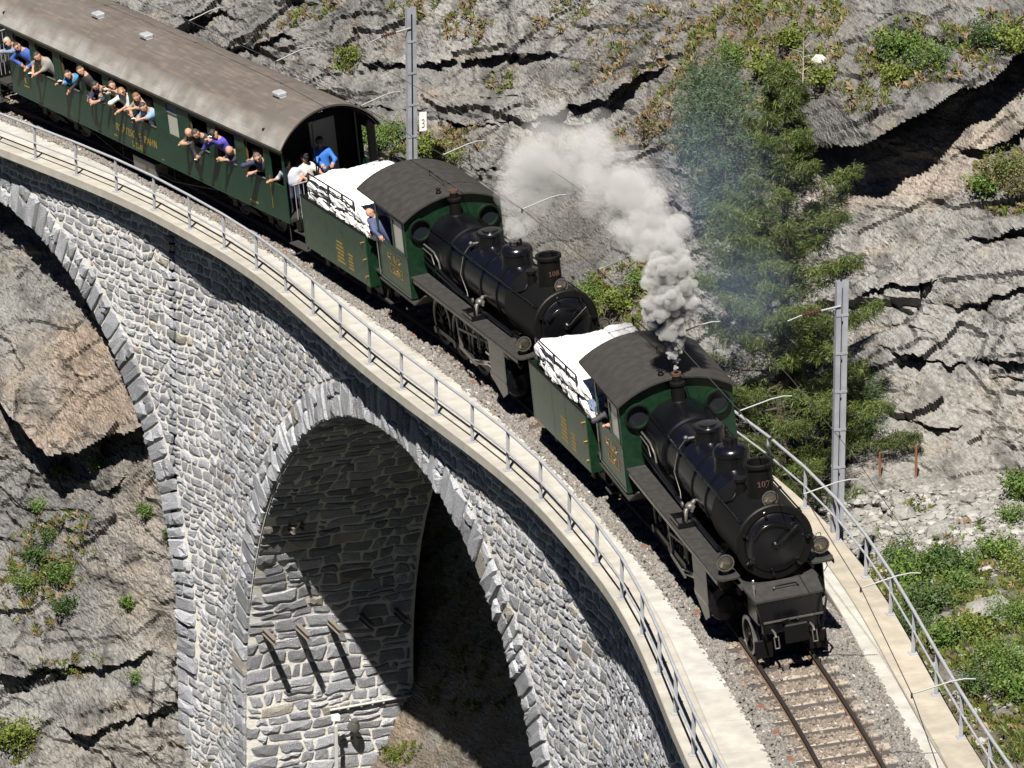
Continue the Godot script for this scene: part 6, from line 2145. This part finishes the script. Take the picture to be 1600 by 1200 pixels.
# a bush: stems and a foliage of small leaves
func bush(u: float, v: float, size: float, tall: float, col: Color, leaf: ArrayMesh, count: int, label: String, called := "bush", group := "bushes on the cliff and slope") -> void:
	var p := ground(u, v)
	var o := thing(called, label, called.replace("_", " "), Transform3D(Basis(), p), group)
	var m := MB.new()
	var tips := []
	for k in 6:
		var a := k * 2.4 + rng.randf()
		var tip := Vector3(cos(a) * size * 0.55, tall * rng.randf_range(0.5, 0.95), sin(a) * size * 0.55)
		tips.append(tip)
		m.tube([Vector3(0, -0.15, 0), tip * 0.5 + Vector3(0, 0.06, 0), tip], [0.018, 0.012, 0.005], 5, false)
	obj("stems", m, M.bark, o)
	var xf := []
	var cl := []
	for k in count:
		var c: Vector3 = tips[k % 6] * rng.randf_range(0.45, 1.05)
		var q := c + Vector3(rng.randfn(), rng.randfn() * 0.8, rng.randfn()) * size * 0.21
		q.y = maxf(q.y, -0.05)
		xf.append(Transform3D(rnd_basis(rng.randf_range(0.6, 1.2)), q))
		var g := rng.randf_range(0.65, 1.3)
		cl.append(Color(col.r * g, col.g * g, col.b * g))
	foliage("foliage", leaf, xf, cl, M.leaf, o)

func build_plants() -> void:
	build_pine()
	var broad := leaf_clump(11, 9, 0.085, 0.024, 0.05)
	var small := leaf_clump(12, 11, 0.06, 0.014, 0.05)
	var feathery := leaf_clump(13, 12, 0.10, 0.009, 0.06)
	var G := Color(0.075, 0.135, 0.018)
	var D := Color(0.045, 0.085, 0.018)
	var Y := Color(0.115, 0.15, 0.02)
	var B := Color(0.06, 0.10, 0.055)
	# the two pale feathery trees left of the pine
	for t in [[5.0, 3.6, 3.6, 1.25, 900, "pale blue-green feathery tree in the smoke, left of the pine"], [4.7, 6.2, 1.9, 0.85, 480, "smaller feathery tree on the grassy ledge above the smoke"], [5.55, 1.2, 2.4, 1.1, 700, "bushy dark larch at the left foot of the pine, behind the front engine's cab"], [7.35, -3.2, 1.6, 0.9, 520, "low spreading evergreen at the right foot of the pine"]]:
		var o := thing("small_tree", t[5], "tree", Transform3D(Basis(), ground(t[0], t[1])), "small trees beside the pine")
		var m := MB.new()
		m.tube([Vector3(0, -0.3, 0), Vector3(0.1, t[2] * 0.4, 0), Vector3(0, t[2], 0.05)], [0.07, 0.045, 0.01], 7)
		var tk := obj("trunk", m, M.bark, o)
		m = MB.new()
		var xf := []
		var cl := []
		var nb := 34
		for b in nb:
			var q := (b + 0.5) / nb
			var a := b * 2.399
			var reach: float = t[3] * (0.35 + 0.75 * sin(PI * (0.15 + 0.75 * (1.0 - q)))) * rng.randf_range(0.6, 1.1)
			var base := Vector3(0.05, t[2] * (0.12 + 0.88 * q), 0)
			var tip := base + Vector3(cos(a) * reach, 0.25 * reach, sin(a) * reach)
			m.tube([base, tip], [0.018, 0.004], 4, false)
			for k in int(t[4] / nb * 1.6):
				var f := sqrt(rng.randf())
				xf.append(Transform3D(rnd_basis(rng.randf_range(0.7, 1.2)), base.lerp(tip, f) + Vector3(rng.randfn(), rng.randfn(), rng.randfn()) * 0.12 * t[3]))
				var g := rng.randf_range(0.7, 1.25)
				var c: Color = B if t[0] < 5.2 else D
				cl.append(Color(c.r * g, c.g * g, c.b * g))
		obj("limbs", m, M.bark, tk)
		foliage("crown", feathery, xf, cl, M.leaf, o)
	var bs := [
		[-3.92, 8.5, 0.55, 0.5, G, 150, "leafy bush between the coach roof and the rear tender"], [-3.3, 8.25, 0.75, 0.6, G, 260, "bright green bush just left of the mast with the number plate"], [-2.13, 7.99, 0.5, 0.35, Y, 120, "low yellow-green bush just right of the mast with the number plate"], [-1.5, 7.8, 0.4, 0.3, Y, 80, "small tuft bush above the rear cab roof"],
		[-4.25, 11.39, 0.4, 0.3, Y, 80, "small yellow-green bush on the rock left of the plate mast"], [3.31, 7.06, 0.4, 0.25, Color(0.11, 0.09, 0.04), 70, "dry brown bush on the ledge right of centre"], [4.48, 6.04, 0.6, 0.5, B, 140, "bluish bush at the edge of the smoke"],
		[2.0, 3.1, 0.6, 0.35, G, 190, "weedy bush above the far railing behind the second engine's smokebox"], [2.65, 2.5, 0.7, 0.35, Y, 230, "bright weedy bush just above the front tender's sacks"], [3.1, 2.75, 0.55, 0.4, G, 160, "weedy bush beside the white steam column"],
		[9.0, 7.4, 0.8, 0.55, G, 240, "leafy bush on the top edge of the big overhang"], [9.6, 7.0, 0.75, 0.5, G, 210, "leafy bush hanging over the big overhang's lip"], [8.85, 6.75, 0.5, 0.4, Y, 120, "yellowish bush left on the big overhang's edge"],
		[10.8, 7.4, 0.55, 0.6, D, 190, "dark bush in the top right corner"], [11.3, 7.2, 0.55, 0.5, Y, 150, "bright bush in the top right corner"],
		[11.1, 3.1, 0.7, 0.45, Color(0.10, 0.12, 0.03), 210, "olive bush on the pale rock at the right edge"], [10.75, 2.8, 0.5, 0.35, G, 110, "small bush left of the olive one on the pale rock"], [11.4, 2.7, 0.5, 0.35, Color(0.11, 0.10, 0.04), 100, "dry bush under the olive one at the right edge"],
		[-12.59, -0.6, 0.55, 0.5, D, 130, "scrubby bush on the dark rock left under the viaduct"], [-12.9, -1.3, 0.6, 0.45, G, 130, "green bush low on the left rock face"], [-12.0, -1.1, 0.5, 0.4, G, 110, "bush right of the scrubby one on the left rock face"], [-12.3, 0.0, 0.4, 0.35, D, 80, "small dark bush below the ochre boulder"],
		[-13.1, -5.4, 0.75, 0.75, Y, 330, "bright yellow-green young conifer in the lower left corner"], [-9.49, -0.2, 0.30, 0.55, G, 120, "upright leafy sapling on the pale rock left of the pier"], [-10.0, -2.3, 0.28, 0.4, G, 80, "small leafy sapling below the upright one"], [-8.85, -0.9, 0.25, 0.35, D, 50, "twiggy sapling right beside the pier"],
		[-11.6, -3.6, 0.5, 0.25, Y, 80, "flat yellow-green cushion on the lower left rock"], [-10.92, 1.5, 0.25, 0.2, G, 40, "tiny bush right under the ochre boulder"], [-11.95, 1.57, 0.3, 0.25, D, 50, "tiny dark bush left under the ochre boulder"], [-9.76, -4.2, 0.3, 0.2, G, 50, "tiny cushion plant near the pier foot"], [-11.8, -2.1, 0.45, 0.6, D, 110, "spindly little tree on the left rock face"], [-12.6, 0.8, 0.35, 0.3, G, 60, "small bush on the left frame edge below the boulder"],
		[8.4, -7.7, 0.8, 0.45, G, 300, "dense bush just right of the far railing beside the headlights"], [8.1, -7.1, 0.6, 0.4, D, 180, "dark bush at the foot of the right-hand mast"], [8.95, -7.6, 0.75, 0.45, D, 240, "dense bush below the scree"], [9.1, -8.3, 0.7, 0.4, G, 210, "bush in the middle of the weedy slope"],
		[8.3, -9.0, 0.7, 0.5, D, 230, "shaded bush against the far railing"], [8.0, -9.6, 0.6, 0.4, D, 170, "dark bush below the far railing's lowest arm"], [10.1, -7.1, 0.6, 0.4, G, 170, "bush under the scree at the right edge"], [10.4, -7.7, 0.6, 0.4, Y, 170, "yellowish bush at the right edge of the slope"],
		[9.1, -9.9, 0.6, 0.3, Y, 170, "low bright weeds on the slope"], [9.4, -11.0, 0.8, 0.45, G, 280, "leafy bush near the lower right corner"], [9.6, -11.8, 0.7, 0.4, G, 220, "leafy bush in the lower right corner"], [8.9, -11.5, 0.6, 0.4, D, 180, "bush beside the railing in the lower right corner"],
		[8.5, -10.1, 0.6, 0.35, G, 160, "weedy bush between railing and slope"], [9.95, -9.6, 0.8, 0.5, G, 280, "broad leafy bush at the right edge"], [10.9, -5.1, 0.45, 0.6, G, 150, "green bush at the right edge of the scree"], [10.6, -5.8, 0.4, 0.3, G, 90, "small bush on the scree"],
		[6.1, 7.4, 0.6, 0.5, Y, 150, "yellow-green bush behind the pine's top"], [5.4, 8.1, 0.7, 0.5, G, 190, "bush on the high grassy ledge"], [6.7, 8.05, 0.6, 0.45, Y, 150, "bush right of the pine's top"], [4.8, 7.7, 0.5, 0.4, D, 110, "bush at the left end of the high grassy ledge"], [7.3, 6.9, 0.5, 0.35, Y, 110, "bush above the left end of the big overhang"],
		[-3.0, -6.75, 0.35, 0.3, Y, 90, "bright weeds at the foot of the pier under the arch"],
	]
	var k := 0
	for b in bs:
		bush(b[0], b[1], b[2], b[3], b[4], [broad, small][k % 2], b[5], b[6])
		k += 1
	# grass
	var tuft := MB.new()
	var r2 := RandomNumberGenerator.new()
	r2.seed = 4
	for i in 9:
		var a := r2.randf() * TAU
		var l := r2.randf_range(0.10, 0.24)
		var lean := Vector3(cos(a), 0, sin(a)) * l * r2.randf_range(0.3, 0.9)
		var s := Vector3(-sin(a), 0, cos(a)) * 0.006
		var o := Vector3(r2.randfn(), 0, r2.randfn()) * 0.035
		var g := r2.randf_range(0.8, 1.2)
		tuft.col = Color(g, g, g)
		tuft.tri(o - s, o + s, o + lean * 0.5 + Vector3(0, l * 0.7, 0) + s)
		tuft.tri(o - s, o + lean * 0.5 + Vector3(0, l * 0.7, 0) + s, o + lean + Vector3(0, l * 0.75, 0))
	var xf := []
	var cl := []
	for b: Array in GREENS:
		var n := int(b[2] * b[3] * b[5] * 420.0)
		for i in n:
			var a := rng.randf() * TAU
			var r := sqrt(rng.randf()) * 1.15
			var u: float = b[0] + cos(a) * r * b[2]
			var v: float = b[1] + sin(a) * r * b[3]
			if n_rough.get_noise_2d(u * 2.5 + 60.0, v * 2.5) < -0.08: continue
			if u > 5.5 and v > -7.2 and v < -4.5 and rng.randf() < 0.8: continue
			var s := rng.randf_range(0.7, 1.3)
			xf.append(Transform3D(rnd_basis(s), ground(u, v)))
			var g := rng.randf_range(0.7, 1.25)
			if rng.randf() < b[4]: cl.append(Color(0.075 * g + 0.035 * rng.randf(), 0.115 * g, 0.016 * g))
			else: cl.append(Color(0.20 * g, 0.145 * g, 0.075 * g))
	var gr := swarm("grass", tuft.mesh(), xf, cl, M.grass, self)
	kind(gr, "stuff")
	gr.set_meta("label", "green and straw-coloured grass tufts on ledges and slope")
	# loose stones of the scree
	xf = []
	cl = []
	for i in 5200:
		var u := rng.randf_range(6.4, 13.0)
		var v := rng.randf_range(-7.6, -4.7) if i % 4 else rng.randf_range(-13.0, -7.0)
		var s := 0.03 + 0.10 * pow(rng.randf(), 3.0)
		xf.append(Transform3D(Basis.from_euler(Vector3(rng.randf() * TAU, rng.randf() * TAU, rng.randf() * TAU)).scaled(Vector3(s, s * 0.7, s * 1.2)), ground(u, v) + Vector3(0, s * 0.2, 0)))
		var g := rng.randf_range(0.13, 0.30)
		cl.append(Color(g * 1.02, g, g * 0.96))
	var sc := swarm("scree_gravel", pebble(9), xf, cl, M.ballast, self)
	kind(sc, "stuff")
	for b in [[8.35, -5.6, 0.30, "flat grey slab lying on the scree beside the right-hand mast"], [9.0, -6.3, 0.32, "pale angular block on the scree"], [9.35, -9.2, 0.42, "grey pointed boulder among the weeds right of the railing"], [9.7, -9.0, 0.3, "smaller pale boulder right of the pointed one"], [8.3, -5.2, 0.24, "whitish loose block below the rusty stakes"], [7.27, 7.5, 0.2, "white stone on the grass right of the pine's top"]]:
		var o := obj("boulder", pebble(int(b[2] * 100)), M.mortar if b[0] < 7.5 else M.boulder)
		o.transform = Transform3D(Basis.from_euler(Vector3(b[2] * 9, b[1], b[0])).scaled(Vector3(b[2] * 1.2, b[2] * 0.75, b[2])), ground(b[0], b[1]) + Vector3(0, b[2] * 0.15, 0))
		tag(o, b[3], "boulder")
	for b in [[8.03, -4.15, 0.55, "left rusty iron stake standing in the rock wall right of the mast"], [8.79, -4.2, 0.7, "right rusty iron stake standing in the rock wall right of the mast"]]:
		var m := MB.new()
		m.tube([Vector3(0, -0.3, 0), Vector3(0.0, b[2], 0.02)], 0.03, 7)
		var o := obj("iron_stake", m, M.rusty_iron)
		o.position = ground(b[0], b[1]) + Vector3(0.15, 0, 0.06)
		tag(o, b[3], "stake", "rusty stakes in the rock")
	for b in [[6.85, 6.7, 1.3, "bare grey dead sapling beside the pine's top"], [10.1, 6.2, 0.9, "bare bleached branches hanging over the big overhang"]]:
		var m := MB.new()
		m.tube([Vector3(0, -0.2, 0), Vector3(0.03, b[2], 0.02)], [0.03, 0.006], 6)
		for i in 9:
			var a := i * 2.4
			var y: float = b[2] * (0.25 + 0.08 * i)
			m.tube([Vector3(0.01, y, 0), Vector3(cos(a) * 0.35, y + 0.12, sin(a) * 0.35)], [0.010, 0.003], 4, false)
		var o := obj("dead_sapling", m, M.dead_wood)
		o.position = ground(b[0], b[1])
		tag(o, b[3], "dead sapling")

# ------------------------------------------------------------------ small things on the pier
func build_pier_things() -> void:
	var B := bay(0)
	var where := {
		"upper": [[1.66, 1.6], [1.34, 1.45], [0.47, 0.9], [-0.80, 0.9], [-1.75, 0.9]],
		"lower": [[2.0, 1.05], [1.12, 1.1], [0.27, 1.05], [-0.59, 1.0], [-1.52, 1.0]],
	}
	var nth := {"upper": ["nearest", "second", "third", "fourth", "farthest"], "lower": ["nearest", "second", "third", "fourth", "farthest"]}
	for row in ["upper", "lower"]:
		var k := 0
		for b in where[row]:
			var y: float = -6.83 if row == "upper" else -9.90
			var w := 0.07 if row == "upper" else 0.11
			var m := MB.new()
			m.box(Vector3(b[1] / 2 - 0.15, 0.07, 0), Vector3(b[1] + 0.3, 0.014, w))
			m.box(Vector3(b[1] / 2 - 0.15, -0.07, 0), Vector3(b[1] + 0.3, 0.014, w))
			m.box(Vector3(b[1] / 2 - 0.15, 0, 0), Vector3(b[1] + 0.3, 0.13, 0.014))
			var o := obj("steel_beam", m, M.beam_iron)
			o.transform = B * Transform3D(Basis(), Vector3(-10.0, y, b[0]))
			tag(o, "%s steel beam stub of the %s row on the pier's inner face" % [nth[row][k], row], "steel beam", "steel beam stubs on the pier")
			k += 1
	# conduit, lamp and pole low on the pier
	var m := MB.new()
	m.tube([Vector3(-9.90, -12.35, 0.25), Vector3(-9.90, -12.30, -1.95)], 0.035, 8)
	for z in [0.0, -0.6, -1.2, -1.8]: m.box(Vector3(-9.93, -12.33, z), Vector3(0.10, 0.12, 0.04))
	m.xf = Transform3D()
	var o := obj("conduit", m, M.pipe_grey)
	o.transform = B
	tag(o, "grey conduit running level across the pier's inner face near its foot", "conduit")
	var t := thing("pole", "grey square pole with a white box on top, in front of the pier's foot", "pole", B * Transform3D(Basis(), Vector3(-9.45, -14.6, 0.26)))
	m = MB.new()
	m.box(Vector3(0, 0.9, 0), Vector3(0.08, 2.2, 0.08), 0.008)
	obj("shaft", m, M.pipe_grey, t)
	m = MB.new()
	m.box(Vector3(0, 2.22, 0), Vector3(0.16, 0.16, 0.22), 0.02)
	m.bar(Vector3(0, 1.98, 0), Vector3(0, 2.16, 0), 0.04, 0.04)
	obj("box", m, M.white_plate, t)
	t = thing("floodlight", "dark floodlight on a bracket below the conduit on the pier", "floodlight", B * Transform3D(Basis(), Vector3(-9.95, -12.75, -0.30)))
	m = MB.new()
	m.tube([Vector3(0, 0.05, 0), Vector3(0.30, 0.0, 0)], 0.02, 6)
	obj("bracket", m, M.pipe_grey, t)
	m = MB.new()
	m.lathe([Vector2(0.05, -0.02), Vector2(0.10, 0.0), Vector2(0.16, 0.16), Vector2(0.17, 0.22), Vector2(0.16, 0.22), Vector2(0.05, 0.05)], 16, Transform3D(Basis(Vector3.RIGHT, PI) * Basis(Vector3(0, 0, 1), 0.4), Vector3(0.36, 0.12, 0)))
	m.lathe([Vector2(0.10, 0.0), Vector2(0.09, 0.05), Vector2(0, 0.07)], 16, ax_y(Vector3(0.36, 0.12, 0)))
	obj("shade", m, M.casing, t)

# ------------------------------------------------------------------ steam and smoke
func fog(called: String, p: Vector3, size: Vector3, m: FogMaterial, parent: Node) -> void:
	var f := FogVolume.new()
	f.name = called
	f.shape = RenderingServer.FOG_VOLUME_SHAPE_ELLIPSOID
	f.size = size
	f.material = m
	parent.add_child(f, true)
	f.position = p
func fogm(d: float, c: Color) -> FogMaterial:
	var m := FogMaterial.new()
	m.density = d
	m.albedo = c
	return m
func build_steam() -> void:
	var W := Color(2.0, 2.0, 2.0)  # above pure white: missing multiple scattering put into the steam colour
	var V := Color(1.5, 1.5, 1.5)  # thin steam also lifted above white, standing in for scattered light
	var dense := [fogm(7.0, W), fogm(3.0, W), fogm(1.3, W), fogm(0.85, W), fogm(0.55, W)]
	var thin := [fogm(0.40, V), fogm(0.20, V), fogm(0.10, V)]
	var smoke := fogm(0.006, Color(0.70, 0.80, 0.95))
	var o := thing("steam_plume", "thick white steam jet rising from the front engine's cab top and drifting back", "steam", frame(15.3))
	# the jet: big soft puffs, each ringed by smaller ones that tear its edge
	var path := [Vector3(-2.36, 3.52, 0), Vector3(-2.38, 3.9, 0), Vector3(-2.40, 4.25, 0.0), Vector3(-2.50, 4.6, 0.05), Vector3(-2.42, 4.95, -0.03), Vector3(-2.30, 5.3, -0.1), Vector3(-2.45, 5.75, -0.1), Vector3(-3.0, 6.0, -0.1)]
	var rad := [0.06, 0.11, 0.24, 0.42, 0.47, 0.42, 0.38, 0.36]
	for k in 46:
		var t := pow((k + rng.randf()) / 46.0, 0.75) * 6.99
		var i := int(t)
		var p: Vector3 = (path[i] as Vector3).lerp(path[i + 1], t - i)
		var r := lerpf(rad[i], rad[i + 1], t - i)
		p += Vector3(rng.randfn(), rng.randfn() * 0.6, rng.randfn()).limit_length(1.5) * r * 0.42
		var s := r * rng.randf_range(0.55, 0.8)
		var e := 0 if t < 0.7 else (1 if t < 1.5 else (2 if t < 3.6 else 3))
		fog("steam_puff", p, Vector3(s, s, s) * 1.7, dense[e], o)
		for c in 15:
			var d := Vector3(rng.randfn(), rng.randfn() + 0.2, rng.randfn()).normalized()
			var z := s * rng.randf_range(0.22, 0.5)
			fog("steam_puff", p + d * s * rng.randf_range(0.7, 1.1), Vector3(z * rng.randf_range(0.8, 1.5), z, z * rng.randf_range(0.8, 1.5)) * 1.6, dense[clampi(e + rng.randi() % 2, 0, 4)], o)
	# drifting part
	var back := [Vector3(-2.6, 5.7, -0.1), Vector3(-3.3, 6.05, -0.1), Vector3(-4.3, 6.3, -0.05), Vector3(-5.4, 6.5, 0), Vector3(-6.6, 6.75, 0.1)]
	for k in 260:
		var t := rng.randf() * 3.99
		var i := int(t)
		var p: Vector3 = (back[i] as Vector3).lerp(back[i + 1], t - i)
		var r := lerpf(0.42, 0.7, t / 4.0)
		var d := Vector3(rng.randfn() * 1.5, rng.randfn() * 0.9, rng.randfn()).limit_length(2.0) * r * 0.6
		var s := r * (0.18 + 0.6 * pow(rng.randf(), 1.5))
		fog("steam_puff", p + d, Vector3(s * 1.5, s, s) * 1.5, thin[0] if t < 1.3 else (thin[1] if t < 2.3 else thin[2]), o)
	var o2 := thing("steam_plume", "thin grey steam drifting from the second engine's dome over the rocks", "steam", frame(15.3 - 13.97))
	var p2 := [Vector3(1.4, 3.35, 0), Vector3(1.25, 3.7, -0.15), Vector3(1.1, 4.15, -0.5), Vector3(0.9, 4.5, -0.9), Vector3(0.9, 4.8, -1.3), Vector3(1.2, 5.1, -1.6)]
	for k in 170:
		var t := rng.randf() * 4.99
		var i := int(t)
		var p: Vector3 = (p2[i] as Vector3).lerp(p2[i + 1], t - i)
		var r := lerpf(0.10, 0.72, clampf(t / 3.5, 0, 1))
		var d := Vector3(rng.randfn() * 1.5, rng.randfn() * 0.8, rng.randfn() * 1.3).limit_length(2.0) * r * 0.6
		var s := r * rng.randf_range(0.2, 0.9)
		fog("steam_puff", p + d, Vector3(s * 1.4, s, s) * 1.5, thin[0] if t < 1.2 else thin[2], o2)
	var o3 := thing("smoke_haze", "thin bluish smoke hanging in front of the pine and the trees beside it", "smoke", frame(15.3))
	for k in 60:
		var t := rng.randf()
		var p := Vector3(-2.5 - 6.5 * t, 4.2 + 2.4 * t, -1.6 - 0.8 * t) + Vector3(rng.randfn() * 0.9, rng.randfn() * 0.7, rng.randfn() * 0.5)
		var s := rng.randf_range(0.9, 2.0)
		fog("smoke_puff", p, Vector3(s * 1.3, s, s), smoke, o3)
